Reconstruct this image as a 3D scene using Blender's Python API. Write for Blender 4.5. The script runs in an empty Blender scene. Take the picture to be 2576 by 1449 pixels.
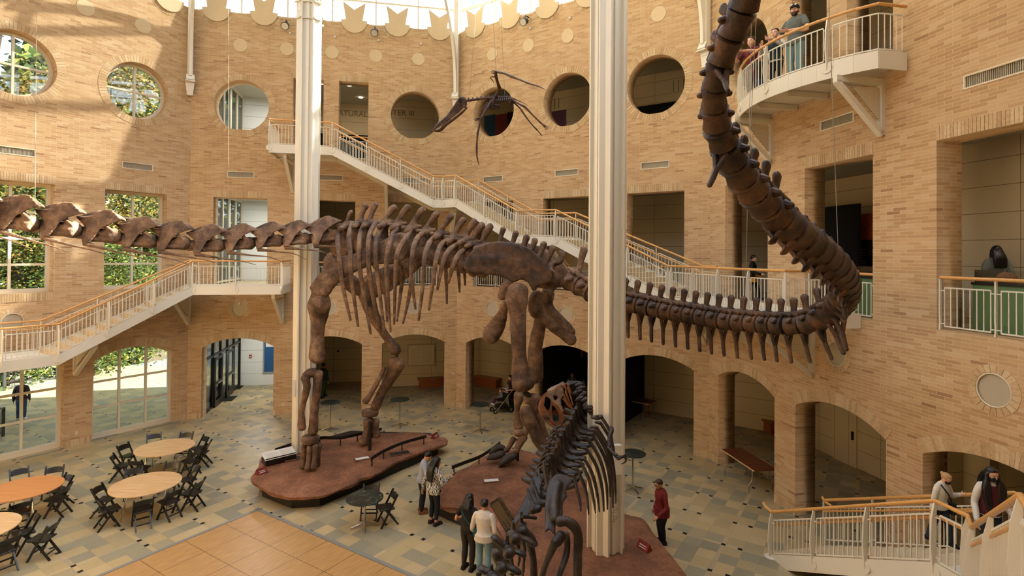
import bpy, bmesh, math, random
import numpy as np
from mathutils import Vector, Matrix, Euler
from math import sin, cos, pi, sqrt, radians, atan2

rng = random.Random(7)
C = bpy.context.scene.collection

# ---------------------------------------------------------------- camera model
F_PX, C_Y, PITCH, ROLL = 1379.40, 628.26, 0.01010296, 0.00768252
EYE = 7.0
TH2, SIDE = 0.199616755, 11.307
C12 = (-13.6065, 23.1166)

def ray(u, v):
    x = (u - 1288) / F_PX; y = -(v - C_Y) / F_PX
    cr, sr = cos(ROLL), sin(ROLL)
    x, y = x * cr - y * sr, x * sr + y * cr
    return Vector((x, cos(PITCH) - y * sin(PITCH), sin(PITCH) + y * cos(PITCH)))
def at(u, v, Y):
    r = ray(u, v); r = r * (Y / r.y)
    return Vector((r.x, r.y, EYE + r.z))
def gnd(u, v, z=0.0):
    r = ray(u, v); r = r * ((z - EYE) / r.z)
    return Vector((r.x, r.y, z))

cam_d = bpy.data.cameras.new('camera'); cam = bpy.data.objects.new('camera', cam_d); C.objects.link(cam)
cam_d.sensor_width = 36; cam_d.lens = F_PX / 2576 * 36
cam_d.shift_y = -(724.5 - C_Y) / 2576; cam_d.clip_start = 0.05; cam_d.clip_end = 400
_cr, _sr = cos(ROLL), sin(ROLL)
_X = Vector((1, 0, 0)); _U = Vector((0, -sin(PITCH), cos(PITCH))); _Fw = Vector((0, cos(PITCH), sin(PITCH)))
_R = _X * _cr + _U * _sr; _Up = _U * _cr - _X * _sr
cam.matrix_world = Matrix(((_R.x, _Up.x, -_Fw.x, 0), (_R.y, _Up.y, -_Fw.y, 0), (_R.z, _Up.z, -_Fw.z, EYE), (0, 0, 0, 1)))
bpy.context.scene.camera = cam

# ---------------------------------------------------------------- octagon frames
FAC = {}
def _rot(a): return Vector((cos(a), sin(a), 0))
_c = Vector((C12[0], C12[1], 0)) - _rot(TH2 + pi / 4) * SIDE
for _k in range(1, 9):
    _d = _rot(TH2 - (_k - 2) * pi / 4)
    FAC[_k] = (_c.copy(), _d); _c = _c + _d * SIDE
CEN = FAC[2][0] + FAC[2][1] * SIDE / 2 + Vector((FAC[2][1].y, -FAC[2][1].x, 0)) * SIDE * 1.20711
def fn(k): d = FAC[k][1]; return Vector((d.y, -d.x, 0))
def fw(k, s, D=0.0, z=0.0):
    return FAC[k][0] + FAC[k][1] * s + fn(k) * D + Vector((0, 0, z))
def fmat(k, s=0.0, D=0.0, z=0.0):
    o = fw(k, s, D, z); d = FAC[k][1]; n = fn(k)
    return Matrix(((d.x, 0, n.x, o.x), (d.y, 0, n.y, o.y), (0, 1, 0, o.z), (0, 0, 0, 1)))   # x along, y up, z inward
def frot(k):   # angle of a thing whose local x runs along the wall, local -y faces the room... local y points inward-negative
    d = FAC[k][1]; return atan2(d.y, d.x)
def wallpt(k, u, v, D=0.0):
    A = FAC[k][0] + fn(k) * D; n = fn(k); r = ray(u, v)
    t = A.dot(n) / (r.x * n.x + r.y * n.y); P = r * t
    return (P - A).dot(FAC[k][1]), EYE + P.z
BAY = (1.98, 5.655, 9.33)

# ---------------------------------------------------------------- materials
def lin(h):
    h = h.lstrip('#'); c = [int(h[i:i + 2], 16) / 255 for i in (0, 2, 4)]
    return tuple(x / 12.92 if x <= .04045 else ((x + .055) / 1.055) ** 2.4 for x in c) + (1,)
class NT:
    def __init__(s, name):
        s.m = bpy.data.materials.new(name); s.m.use_nodes = True; s.t = s.m.node_tree
        s.t.nodes.clear(); s.out = s.n('ShaderNodeOutputMaterial')
    def n(s, typ, **kw):
        nd = s.t.nodes.new(typ)
        for k, v in kw.items(): setattr(nd, k, v)
        return nd
    def l(s, a, b): s.t.links.new(a, b)
    def bsdf(s, rough=.6, metal=0, spec=.4):
        b = s.n('ShaderNodeBsdfPrincipled'); b.inputs['Roughness'].default_value = rough
        b.inputs['Metallic'].default_value = metal; b.inputs['Specular IOR Level'].default_value = spec
        s.l(b.outputs[0], s.out.inputs[0]); return b
    def ramp(s, fac, stops):
        r = s.n('ShaderNodeValToRGB'); e = r.color_ramp.elements
        while len(e) < len(stops): e.new(.5)
        for i, (p, c) in enumerate(stops): e[i].position = p; e[i].color = c
        s.l(fac, r.inputs[0]); return r.outputs[0]
    def noise(s, vec, scale, detail=3, rough=.55):
        q = s.n('ShaderNodeTexNoise'); q.inputs['Scale'].default_value = scale; q.inputs['Detail'].default_value = detail
        q.inputs['Roughness'].default_value = rough
        if vec: s.l(vec, q.inputs['Vector'])
        return q.outputs[0]
    def math(s, op, a, b=None):
        q = s.n('ShaderNodeMath', operation=op)
        for i, v in enumerate((a, b)):
            if v is None: continue
            if isinstance(v, (int, float)): q.inputs[i].default_value = v
            else: s.l(v, q.inputs[i])
        return q.outputs[0]
    def mix(s, fac, a, b, typ='MIX'):
        q = s.n('ShaderNodeMix', data_type='RGBA', blend_type=typ)
        for i, v in ((0, fac), (6, a), (7, b)):
            if isinstance(v, (int, float)): q.inputs[i].default_value = v
            elif isinstance(v, tuple): q.inputs[i].default_value = v
            else: s.l(v, q.inputs[i])
        return q.outputs[2]
    def bump(s, b, h, strength=.4, dist=.02):
        q = s.n('ShaderNodeBump'); q.inputs['Strength'].default_value = strength; q.inputs['Distance'].default_value = dist
        s.l(h, q.inputs['Height']); s.l(q.outputs[0], b.inputs['Normal'])
    def obj(s): return s.n('ShaderNodeTexCoord').outputs['Object']

def plain(name, hexc, rough=.55, metal=0, spec=.4, var=.0, scale=6):
    q = NT(name); b = q.bsdf(rough, metal, spec); c = lin(hexc)
    if var:
        o = q.obj(); f = q.noise(o, scale)
        d = tuple(max(0, x * (1 - var)) for x in c[:3]) + (1,); e = tuple(min(1, x * (1 + var)) for x in c[:3]) + (1,)
        q.l(q.ramp(f, [(.3, d), (.7, e)]), b.inputs['Base Color'])
    else: b.inputs['Base Color'].default_value = c
    return q.m

def brick_mat(name='brick_wall'):
    q = NT(name); b = q.bsdf(.85, 0, .2); o = q.obj()
    geo = q.n('ShaderNodeNewGeometry'); vt = q.n('ShaderNodeVectorTransform', vector_type='NORMAL', convert_from='WORLD', convert_to='OBJECT')
    q.l(geo.outputs['True Normal'], vt.inputs[0])
    sn = q.n('ShaderNodeSeparateXYZ'); q.l(vt.outputs[0], sn.inputs[0]); sp = q.n('ShaderNodeSeparateXYZ'); q.l(o, sp.inputs[0])
    horiz = q.math('GREATER_THAN', q.math('ABSOLUTE', sn.outputs[1]), .6)
    u = q.math('ADD', sp.outputs[0], q.math('MULTIPLY', sp.outputs[2], q.math('SUBTRACT', 1, horiz)))
    vv = q.n('ShaderNodeMix', data_type='FLOAT'); q.l(horiz, vv.inputs[0]); q.l(sp.outputs[1], vv.inputs[2]); q.l(sp.outputs[2], vv.inputs[3])
    cm = q.n('ShaderNodeCombineXYZ'); q.l(u, cm.inputs[0]); q.l(vv.outputs[0], cm.inputs[1])
    bt = q.n('ShaderNodeTexBrick'); q.l(cm.outputs[0], bt.inputs['Vector'])
    bt.inputs['Color1'].default_value = (0, 0, 0, 1); bt.inputs['Color2'].default_value = (1, 1, 1, 1)
    bt.inputs['Scale'].default_value = 1; bt.inputs['Mortar Size'].default_value = .0055; bt.inputs['Mortar Smooth'].default_value = .3
    bt.inputs['Brick Width'].default_value = .33; bt.inputs['Row Height'].default_value = .075
    col = q.ramp(bt.outputs['Color'], [(0, lin('#9a7450')), (.04, lin('#b08c62')), (.3, lin('#b8966b')), (.55, lin('#bf9d72')), (.8, lin('#c4a479')), (1, lin('#c9ac86'))])
    spots = q.noise(cm.outputs[0], 14, 2)
    col = q.mix(q.ramp(spots, [(.66, (0, 0, 0, 1)), (.74, (.4, .4, .4, 1))]), col, lin('#8f7150'))
    big = q.noise(o, .35, 3)
    col = q.mix(.10, col, q.ramp(big, [(.3, lin('#8f7350')), (.7, lin('#d8c09c'))]))
    col = q.mix(bt.outputs['Fac'], col, lin('#cdb899'))
    q.l(col, b.inputs['Base Color'])
    h = q.math('SUBTRACT', q.math('MULTIPLY', q.noise(cm.outputs[0], 30, 2), .35), bt.outputs['Fac'])
    q.bump(b, h, .5, .012)
    return q.m
def island_mat(name, stops, rough=.85, bump=.3):
    q = NT(name); b = q.bsdf(rough, 0, .2); geo = q.n('ShaderNodeNewGeometry')
    c = q.ramp(geo.outputs['Random Per Island'], stops); n = q.noise(q.obj(), 18, 3)
    c = q.mix(.25, c, q.ramp(n, [(.35, (.3, .3, .3, 1)), (.65, (.7, .7, .7, 1))]), 'OVERLAY')
    q.l(c, b.inputs['Base Color']); q.bump(b, n, bump, .01); return q.m
def joint_mat(name, base, line, h=.62, w=2.4, smear=.06):
    # pale panel wall with thin recessed joints
    q = NT(name); b = q.bsdf(.75, 0, .25); o = q.obj()
    bt = q.n('ShaderNodeTexBrick'); q.l(o, bt.inputs['Vector']); bt.offset = 0
    bt.inputs['Scale'].default_value = 1; bt.inputs['Mortar Size'].default_value = .008; bt.inputs['Brick Width'].default_value = w; bt.inputs['Row Height'].default_value = h
    bt.inputs['Color1'].default_value = lin(base); bt.inputs['Color2'].default_value = lin(base); bt.inputs['Mortar'].default_value = lin(line)
    q.l(bt.outputs['Color'], b.inputs['Base Color']); return q.m
def bone_mat(name, stops, rough=.55, scale=3.2, bump=.5, ck=.45):
    q = NT(name); b = q.bsdf(rough, 0, .35); o = q.obj()
    n1 = q.noise(o, scale, 6, .65); n2 = q.noise(o, scale * .35, 3)
    f = q.math('ADD', q.math('MULTIPLY', n1, .65), q.math('MULTIPLY', n2, .35))
    c = q.ramp(f, stops)
    fine = q.noise(o, scale * 7, 4, .7)
    vo = q.n('ShaderNodeTexVoronoi', feature='DISTANCE_TO_EDGE'); vo.inputs['Scale'].default_value = scale * 1.3
    wv = q.n('ShaderNodeVectorMath', operation='ADD'); q.l(o, wv.inputs[0]); nz = q.n('ShaderNodeTexNoise'); nz.inputs['Scale'].default_value = scale * 2; q.l(o, nz.inputs['Vector']); q.l(nz.outputs[1], wv.inputs[1]); q.l(wv.outputs[0], vo.inputs['Vector'])
    crack = q.ramp(vo.outputs['Distance'], [(.0, (0, 0, 0, 1)), (.035, (1, 1, 1, 1))])
    c = q.mix(ck, c, q.mix(1, c, crack, 'MULTIPLY'))
    c = q.mix(.4, c, q.ramp(fine, [(.35, (.25, .25, .25, 1)), (.65, (.75, .75, .75, 1))]), 'OVERLAY')
    q.l(c, b.inputs['Base Color']); q.bump(b, q.math('ADD', q.math('ADD', fine, n1), q.math('MULTIPLY', crack, ck * .8)), bump, .03)
    return q.m
def glass_mat(name, tint=(.8, .85, .85), refl=.06):
    q = NT(name); t = q.n('ShaderNodeBsdfTransparent'); t.inputs[0].default_value = tint + (1,)
    g = q.n('ShaderNodeBsdfGlossy'); g.inputs['Roughness'].default_value = .02
    fr = q.n('ShaderNodeFresnel'); fr.inputs[0].default_value = 1.45
    mx = q.n('ShaderNodeMixShader'); q.l(q.math('MULTIPLY', fr.outputs[0], .9), mx.inputs[0]); q.l(t.outputs[0], mx.inputs[1]); q.l(g.outputs[0], mx.inputs[2])
    q.l(mx.outputs[0], q.out.inputs[0]); return q.m
def wood_mat(name, a, bcol, rough=.35, scale=(1, 14, 14), gr=2.2):
    q = NT(name); b = q.bsdf(rough, 0, .45); o = q.obj()
    mp = q.n('ShaderNodeMapping'); mp.inputs['Scale'].default_value = scale; q.l(o, mp.inputs[0])
    n = q.noise(mp.outputs[0], gr, 4, .6)
    q.l(q.ramp(n, [(.3, lin(a)), (.7, lin(bcol))]), b.inputs['Base Color']); return q.m
def emit_mat(name, hexc, st):
    q = NT(name); e = q.n('ShaderNodeEmission'); e.inputs[0].default_value = lin(hexc); e.inputs[1].default_value = st
    q.l(e.outputs[0], q.out.inputs[0]); return q.m
def floor_mat():
    q = NT('slate_tile'); b = q.bsdf(.42, 0, .4)
    tc = q.n('ShaderNodeTexCoord'); mp = q.n('ShaderNodeMapping')
    ang = TH2 - pi / 4
    mp.vector_type = 'TEXTURE'; mp.inputs['Rotation'].default_value = (0, 0, ang); mp.inputs['Location'].default_value = (-12.73, 22.11, 0)
    q.l(tc.outputs['Object'], mp.inputs[0]); sp = q.n('ShaderNodeSeparateXYZ'); q.l(mp.outputs[0], sp.inputs[0])
    MOD = 1.313; st = .10 / MOD
    def axis(c):
        f = q.math('FLOORED_MODULO', q.math('DIVIDE', c, MOD), 1.0); cell = q.math('FLOOR', q.math('DIVIDE', c, MOD))
        strip = q.math('LESS_THAN', f, st)
        r = q.math('MULTIPLY', q.math('SUBTRACT', f, st), 3 / (1 - st)); sub = q.math('FLOOR', r)
        fr = q.math('FRACT', r); edge = q.math('ADD', q.math('LESS_THAN', fr, .012), q.math('GREATER_THAN', fr, .988))
        idx = q.math('ADD', q.math('MULTIPLY', cell, 4), q.math('ADD', sub, 1))
        return f, strip, sub, edge, idx
    fx, sx, subx, ex, ix = axis(sp.outputs[0]); fy, sy, suby, ey, iy = axis(sp.outputs[1])
    cm = q.n('ShaderNodeCombineXYZ'); q.l(ix, cm.inputs[0]); q.l(iy, cm.inputs[1])
    wn = q.n('ShaderNodeTexWhiteNoise', noise_dimensions='2D'); q.l(cm.outputs[0], wn.inputs['Vector'])
    n = q.noise(mp.outputs[0], 3.5, 5, .65)
    f = q.math('ADD', q.math('MULTIPLY', wn.outputs[0], .8), q.math('MULTIPLY', n, .2))
    c = q.ramp(f, [(.12, lin('#8b846c')), (.35, lin('#988f73')), (.5, lin('#a5946d')), (.68, lin('#b19c70')), (.9, lin('#baa67b'))])
    strip = q.math('MAXIMUM', sx, sy)
    c = q.mix(q.math('MULTIPLY', strip, .55), c, lin('#b7a27c'))
    # small dark inserts where the strips meet
    nearx = q.math('LESS_THAN', q.math('ABSOLUTE', q.math('SUBTRACT', fx, .33)), .04)
    dark = q.math('MAXIMUM', q.math('MULTIPLY', sx, sy), q.math('MULTIPLY', nearx, sy))
    edge = q.math('MINIMUM', q.math('ADD', q.math('MULTIPLY', ex, q.math('SUBTRACT', 1, sx)), q.math('MULTIPLY', ey, q.math('SUBTRACT', 1, sy))), 1)
    c = q.mix(q.math('MULTIPLY', edge, .35), c, lin('#7a6f58'))
    c = q.mix(dark, c, lin('#17150f'))
    fine = q.noise(mp.outputs[0], 25, 4, .7)
    c = q.mix(.22, c, q.ramp(fine, [(.35, (.3, .3, .3, 1)), (.65, (.7, .7, .7, 1))]), 'OVERLAY')
    q.l(c, b.inputs['Base Color'])
    q.l(q.math('ADD', q.math('MULTIPLY', fine, .25), .3), b.inputs['Roughness'])
    return q.m

M = {}
M['brick'] = brick_mat()
M['soldier'] = island_mat('soldier_brick', [(0, lin('#b39670')), (.3, lin('#bfa37b')), (.7, lin('#c5aa83')), (1, lin('#ccb48f'))])
M['cream'] = plain('cream_paint', '#dcd0b4', .6, var=.03)
M['crown'] = plain('crown_paint', '#ccb68f', .65, var=.03)
M['white'] = plain('white_steel', '#ddd6c3', .4, spec=.5)
M['white2'] = plain('column_paint', '#d8d0ba', .45, spec=.5)
M['oak'] = wood_mat('oak_handrail', '#c98f4c', '#d9a763', .35)
M['floor'] = floor_mat()
M['panelwall'] = joint_mat('limestone_panel', '#d2c3a2', '#85775b', .62, 2.6)
M['panelcool'] = joint_mat('pale_panel', '#d9d9d2', '#8f9291', .62, 3.2)
M['ceil'] = plain('ceiling_paint', '#b9b6a8', .8)
M['slab'] = plain('slab_plaster', '#b5a687', .8)
M['frame'] = plain('window_frame_paint', '#d8cdb2', .45)
M['glass'] = glass_mat('window_glass', (.62, .66, .66))
M['skyglass'] = glass_mat('skylight_glass', (.93, .95, .97))
M['caseglass'] = glass_mat('case_glass', (.9, .92, .92))
M['grille'] = plain('grille_metal', '#b5ab94', .5, .2)
M['perf'] = None
M['black'] = plain('black_resin', '#14130f', .35, spec=.5)
M['blackmetal'] = plain('black_metal', '#1a1814', .45)
M['chrome'] = plain('chrome', '#b9b7ae', .22, 1)
M['steel'] = plain('dark_door_metal', '#33302a', .4, .5)
M['bone'] = bone_mat('sauropod_bone', [(.30, lin('#241a13')), (.42, lin('#533c2a')), (.52, lin('#75583f')), (.60, lin('#8d6c50')), (.72, lin('#ad947c'))], .5, 3.2, .8, .35)
M['bonedark'] = bone_mat('theropod_bone', [(.30, lin('#120e0c')), (.45, lin('#271e18')), (.58, lin('#3f3127')), (.72, lin('#6e5c4d'))], .34, 4, .3, .2)
M['boneorange'] = bone_mat('skull_bone', [(.30, lin('#3a2216')), (.46, lin('#6f4327')), (.60, lin('#935c39')), (.75, lin('#b0957c'))], .5, 5, .5, .15)
M['bonetail'] = bone_mat('tail_bone', [(.30, lin('#14100d')), (.43, lin('#31241a')), (.54, lin('#4f3724')), (.64, lin('#6b4a2f')), (.76, lin('#85705d'))], .5, 4, .4, .35)
M['bonepale'] = bone_mat('pale_skull_bone', [(.30, lin('#3b2e25')), (.46, lin('#6d5a49')), (.60, lin('#94806c')), (.75, lin('#b5a38f'))], .5, 5, .5, .2)
M['claw'] = bone_mat('claw_bone', [(.3, lin('#1d1a17')), (.5, lin('#38322b')), (.7, lin('#544a3e'))], .5, 5)
M['rock'] = bone_mat('red_rock', [(.30, lin('#53341f')), (.45, lin('#774e35')), (.58, lin('#8f6042')), (.72, lin('#a87b5c'))], .75, 1.5, 1.0, .06)
M['skirt'] = plain('black_plinth', '#1d1a15', .6)
M['marble'] = bone_mat('green_marble', [(.4, lin('#151a17')), (.55, lin('#27302b')), (.68, lin('#5d6a60'))], .25, 9, .0)
M['ply'] = wood_mat('plywood_top', '#c39a66', '#dab88a', .32, (1.2, 9, 1), 2)
M['plyred'] = wood_mat('laminate_top', '#c07f48', '#cf9258', .35, (1, 10, 1), 2)
M['mahog'] = wood_mat('mahogany_top', '#4a2416', '#6d3620', .3, (1, 10, 1), 2)
M['bench'] = wood_mat('bench_wood', '#8a4a22', '#a35c2c', .35, (1, 8, 8), 2)
M['sign_orange'] = wood_mat('sign_wood', '#a8521f', '#bb6228', .35, (1, 8, 8), 2)
M['mat'] = plain('rubber_mat', '#15160f', .9)
M['green'] = plain('green_cabinet', '#5f7d52', .5)
M['concrete'] = plain('concrete_paving', '#7d827f', .85, var=.08, scale=2)
M['leaf'] = island_mat('leaf', [(0, lin('#2c331a')), (.3, lin('#4c5226')), (.55, lin('#7a6a2c')), (.8, lin('#8e6c2c')), (1, lin('#7d5127'))], .7, .0)
M['leafgreen'] = island_mat('leaf_green', [(0, lin('#27341a')), (.5, lin('#485a27')), (.8, lin('#6d7330')), (1, lin('#94833a'))], .7, .0)
M['bark'] = plain('bark', '#4a3c2e', .9, var=.3)

# ---------------------------------------------------------------- mesh building
class MB:
    def __init__(s): s.v = []; s.f = []; s.mi = []; s.cur = 0
    def add(s, vs, fs):
        o = len(s.v); s.v += [tuple(x) for x in vs]; s.f += [tuple(i + o for i in f) for f in fs]; s.mi += [s.cur] * len(fs)
        return s
    def box(s, c, size, rot=None, m=None):
        hx, hy, hz = size[0] / 2, size[1] / 2, size[2] / 2
        vs = [Vector((x, y, z)) for z in (-hz, hz) for y in (-hy, hy) for x in (-hx, hx)]
        if rot is not None:
            R = rot if isinstance(rot, Matrix) else Euler(rot).to_matrix()
            vs = [R @ v for v in vs]
        vs = [v + Vector(c) for v in vs]
        if m is not None: vs = [m @ v for v in vs]
        return s.add(vs, [(0, 2, 3, 1), (4, 5, 7, 6), (0, 1, 5, 4), (2, 6, 7, 3), (0, 4, 6, 2), (1, 3, 7, 5)])
    def beam(s, a, b, w, h, up=(0, 0, 1)):
        a = Vector(a); b = Vector(b); d = (b - a); L = d.length
        if L < 1e-6: return s
        d.normalize(); u = Vector(up); r = d.cross(u)
        if r.length < 1e-4: r = d.cross(Vector((1, 0, 0)))
        r.normalize(); u = r.cross(d)
        R = Matrix((d, r, u)).transposed()
        return s.box((a + b) / 2, (L, w, h), R)
    def tube(s, pts, rad, n=8, cap=True, flat=None, twist=None):
        # pts: list of Vector; rad: number/list; flat: (vector, factor) squeezes the section along a direction
        pts = [Vector(p) for p in pts]; m = len(pts)
        if not hasattr(rad, '__len__'): rad = [rad] * m
        T = []
        for i in range(m):
            d = pts[min(i + 1, m - 1)] - pts[max(i - 1, 0)]
            T.append(d.normalized() if d.length > 1e-9 else Vector((0, 0, 1)))
        u = Vector((0, 0, 1)) if abs(T[0].z) < .9 else Vector((1, 0, 0))
        u = (u - T[0] * u.dot(T[0])).normalized(); vs = []
        for i in range(m):
            u = (u - T[i] * u.dot(T[i]))
            u = u.normalized() if u.length > 1e-6 else T[i].orthogonal().normalized()
            w = T[i].cross(u)
            for j in range(n):
                a = 2 * pi * j / n; o = (u * cos(a) + w * sin(a)) * rad[i]
                if flat is not None:
                    fv, ff = flat; fv = Vector(fv); o = o - fv * (o.dot(fv) * (1 - ff))
                vs.append(pts[i] + o)
        fs = [(i * n + j, i * n + (j + 1) % n, (i + 1) * n + (j + 1) % n, (i + 1) * n + j) for i in range(m - 1) for j in range(n)]
        if cap:
            fs.append(tuple(range(n))[::-1]); fs.append(tuple(range((m - 1) * n, m * n)))
        return s.add(vs, fs)
    def bone(s, pts, rad, n=10, sub=4, flat=None):
        # smooth tapered limb: catmull-rom through the points with rounded ends
        P = [Vector(p) for p in pts]; R = list(rad); Q = []; W = []
        if len(P) == 2: P = [P[0], (P[0] + P[1]) / 2, P[1]]; R = [R[0], (R[0] + R[1]) / 2, R[1]]
        m = len(P)
        for i in range(m - 1):
            p0 = P[max(i - 1, 0)]; p1 = P[i]; p2 = P[i + 1]; p3 = P[min(i + 2, m - 1)]
            r0 = R[max(i - 1, 0)]; r1 = R[i]; r2 = R[i + 1]; r3 = R[min(i + 2, m - 1)]
            for k in range(sub):
                t = k / sub
                f = lambda a, b, c, d: .5 * ((2 * b) + (c - a) * t + (2 * a - 5 * b + 4 * c - d) * t * t + (3 * b - a - 3 * c + d) * t ** 3)
                Q.append(Vector([f(p0[j], p1[j], p2[j], p3[j]) for j in range(3)])); W.append(max(.002, f(r0, r1, r2, r3)))
        Q.append(P[-1]); W.append(R[-1])
        d0 = (Q[0] - Q[1]).normalized(); d1 = (Q[-1] - Q[-2]).normalized()
        pre = [(Q[0] + d0 * W[0] * .6, W[0] * .35), (Q[0] + d0 * W[0] * .38, W[0] * .75)]
        post = [(Q[-1] + d1 * W[-1] * .38, W[-1] * .75), (Q[-1] + d1 * W[-1] * .6, W[-1] * .35)]
        Q = [a for a, b in pre] + Q + [a for a, b in post]; W = [b for a, b in pre] + W + [b for a, b in post]
        return s.tube(Q, W, n, True, flat)
    def ell(s, c, r, rot=None, n=12, m=8):
        if not hasattr(r, '__len__'): r = (r, r, r)
        vs = []; fs = []
        for i in range(m + 1):
            th = pi * i / m
            for j in range(n):
                a = 2 * pi * j / n; v = Vector((r[0] * sin(th) * cos(a), r[1] * sin(th) * sin(a), r[2] * cos(th)))
                if rot is not None: v = (rot if isinstance(rot, Matrix) else Euler(rot).to_matrix()) @ v
                vs.append(v + Vector(c))
        for i in range(m):
            for j in range(n):
                fs.append((i * n + j, (i + 1) * n + j, (i + 1) * n + (j + 1) % n, i * n + (j + 1) % n))
        return s.add(vs, fs)
    def lathe(s, prof, c=(0, 0, 0), n=24, m=None):
        vs = []; k = len(prof)
        for r, z in prof:
            for j in range(n):
                a = 2 * pi * j / n; v = Vector((c[0] + r * cos(a), c[1] + r * sin(a), c[2] + z)); vs.append(m @ v if m is not None else v)
        fs = [(i * n + j, i * n + (j + 1) % n, (i + 1) * n + (j + 1) % n, (i + 1) * n + j) for i in range(k - 1) for j in range(n)]
        fs.append(tuple(range(n))[::-1]); fs.append(tuple(range((k - 1) * n, k * n)))
        return s.add(vs, fs)
    def prism(s, outline, h0, h1, m=None):
        # outline: 2D (x,y) simple polygon, extruded along z from h0 to h1 then transformed
        n = len(outline); vs = [Vector((x, y, h0)) for x, y in outline] + [Vector((x, y, h1)) for x, y in outline]
        if m is not None: vs = [m @ v for v in vs]
        fs = [(i, (i + 1) % n, n + (i + 1) % n, n + i) for i in range(n)]
        fs.append(tuple(range(n))[::-1]); fs.append(tuple(range(n, 2 * n)))
        return s.add(vs, fs)
    def loft(s, rings, cap=True):
        n = len(rings[0]); vs = [v for r in rings for v in r]
        fs = [(i * n + j, i * n + (j + 1) % n, (i + 1) * n + (j + 1) % n, (i + 1) * n + j) for i in range(len(rings) - 1) for j in range(n)]
        if cap: fs.append(tuple(range(n))[::-1]); fs.append(tuple(range((len(rings) - 1) * n, len(rings) * n)))
        return s.add(vs, fs)
    def mesh(s, name):
        me = bpy.data.meshes.new(name); me.from_pydata(s.v, [], s.f)
        bm = bmesh.new(); bm.from_mesh(me); bmesh.ops.recalc_face_normals(bm, faces=bm.faces); bm.to_mesh(me); bm.free()
        return me
    def build(s, name, mat, parent=None, smooth=False, m=None):
        me = s.mesh(name)
        if isinstance(mat, (list, tuple)):
            for x in mat: me.materials.append(x)
            for p, i in zip(me.polygons, s.mi): p.material_index = i
        else: me.materials.append(mat)
        if smooth: shade(me)
        o = bpy.data.objects.new(name, me); C.objects.link(o)
        if m is not None: o.matrix_world = m
        if parent is not None: put(o, parent)
        return o
def shade(me, ang=40):
    me.polygons.foreach_set('use_smooth', [True] * len(me.polygons))
    try: me.set_sharp_from_angle(angle=radians(ang))
    except Exception: pass
def wmat(o):
    m = o.matrix_basis.copy()
    while o.parent is not None:
        m = o.parent.matrix_basis @ o.matrix_parent_inverse @ m if False else (o.parent.matrix_basis @ m); o = o.parent
    return m
def put(o, parent):
    """parent o keeping the place its mesh already has in the world"""
    w = o.matrix_basis.copy(); o.parent = parent; o.matrix_basis = wmat(parent).inverted() @ w
def tag(o, label=None, cat=None, group=None, kind=None):
    if label: o['label'] = label
    if cat: o['category'] = cat
    if group: o['group'] = group
    if kind: o['kind'] = kind
    return o
def empty(name, loc=(0, 0, 0), rz=0.0, label=None, cat=None, group=None):
    o = bpy.data.objects.new(name, None); C.objects.link(o); o.empty_display_size = .1
    o.matrix_basis = Matrix.Translation(Vector(loc)) @ Matrix.Rotation(rz, 4, 'Z')
    return tag(o, label, cat, group)
def copy_tree(o, parent=None):
    c = o.copy(); C.objects.link(c); c.parent = parent
    if parent is not None: c.matrix_basis = o.matrix_basis.copy()
    for ch in list(o.children): copy_tree(ch, c)
    return c
def place(o, loc, rz=0.0, scale=1.0):
    o.matrix_basis = Matrix.Translation(Vector(loc)) @ Matrix.Rotation(rz, 4, 'Z') @ Matrix.Scale(scale, 4)
TMP = bpy.data.scenes.new('scratch')
def bake(ob):
    TMP.collection.objects.link(ob); vl = TMP.view_layers[0]; vl.update(); dg = vl.depsgraph
    me = bpy.data.meshes.new_from_object(ob.evaluated_get(dg)); TMP.collection.objects.unlink(ob); return me
def panel_mesh(name, loops, z0, z1):
    """flat sheet with holes (even-odd), extruded from z0 to z1"""
    cu = bpy.data.curves.new(name, 'CURVE'); cu.dimensions = '2D'; cu.fill_mode = 'BOTH'; cu.extrude = (z1 - z0) / 2
    for lp in loops:
        sp = cu.splines.new('POLY'); sp.points.add(len(lp) - 1); sp.use_cyclic_u = True
        for p, (x, y) in zip(sp.points, lp): p.co = (x, y, 0, 1)
    ob = bpy.data.objects.new(name, cu); me = bake(ob)
    bpy.data.objects.remove(ob); bpy.data.curves.remove(cu)
    me.transform(Matrix.Translation((0, 0, (z0 + z1) / 2)))
    bm = bmesh.new(); bm.from_mesh(me); bmesh.ops.remove_doubles(bm, verts=bm.verts, dist=1e-4); bmesh.ops.recalc_face_normals(bm, faces=bm.faces)
    bm.to_mesh(me); bm.free(); me.name = name
    return me
def mesh_obj(name, me, mat, parent=None, m=None, smooth=False):
    me.materials.clear(); me.materials.append(mat)
    if smooth: shade(me)
    o = bpy.data.objects.new(name, me); C.objects.link(o)
    if m is not None: o.matrix_basis = m
    if parent is not None: put(o, parent)
    return o
def text_mesh(name, s, size, depth=.01, align='CENTER', spacing=1.0):
    cu = bpy.data.curves.new(name, 'FONT'); cu.body = s; cu.size = size; cu.extrude = depth; cu.align_x = align; cu.space_character = spacing
    ob = bpy.data.objects.new(name, cu); me = bake(ob)
    bpy.data.objects.remove(ob); bpy.data.curves.remove(cu); return me
def struct(o): o['kind'] = 'structure'; return o
def circ(cx, cy, r, n=40): return [(cx + r * cos(2 * pi * i / n), cy + r * sin(2 * pi * i / n)) for i in range(n)]
def rect(x0, y0, x1, y1): return [(x0, y0), (x1, y0), (x1, y1), (x0, y1)]
def arch(x0, x1, y0, ys, yc, n=14):
    w = (x1 - x0) / 2; h = yc - ys; R = (w * w + h * h) / (2 * h); cy = yc - R; cx = (x0 + x1) / 2; a = math.asin(w / R)
    return [(x0, y0), (x1, y0)] + [(cx + R * sin(a - 2 * a * i / n), cy + R * cos(a - 2 * a * i / n)) for i in range(n + 1)]
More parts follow.
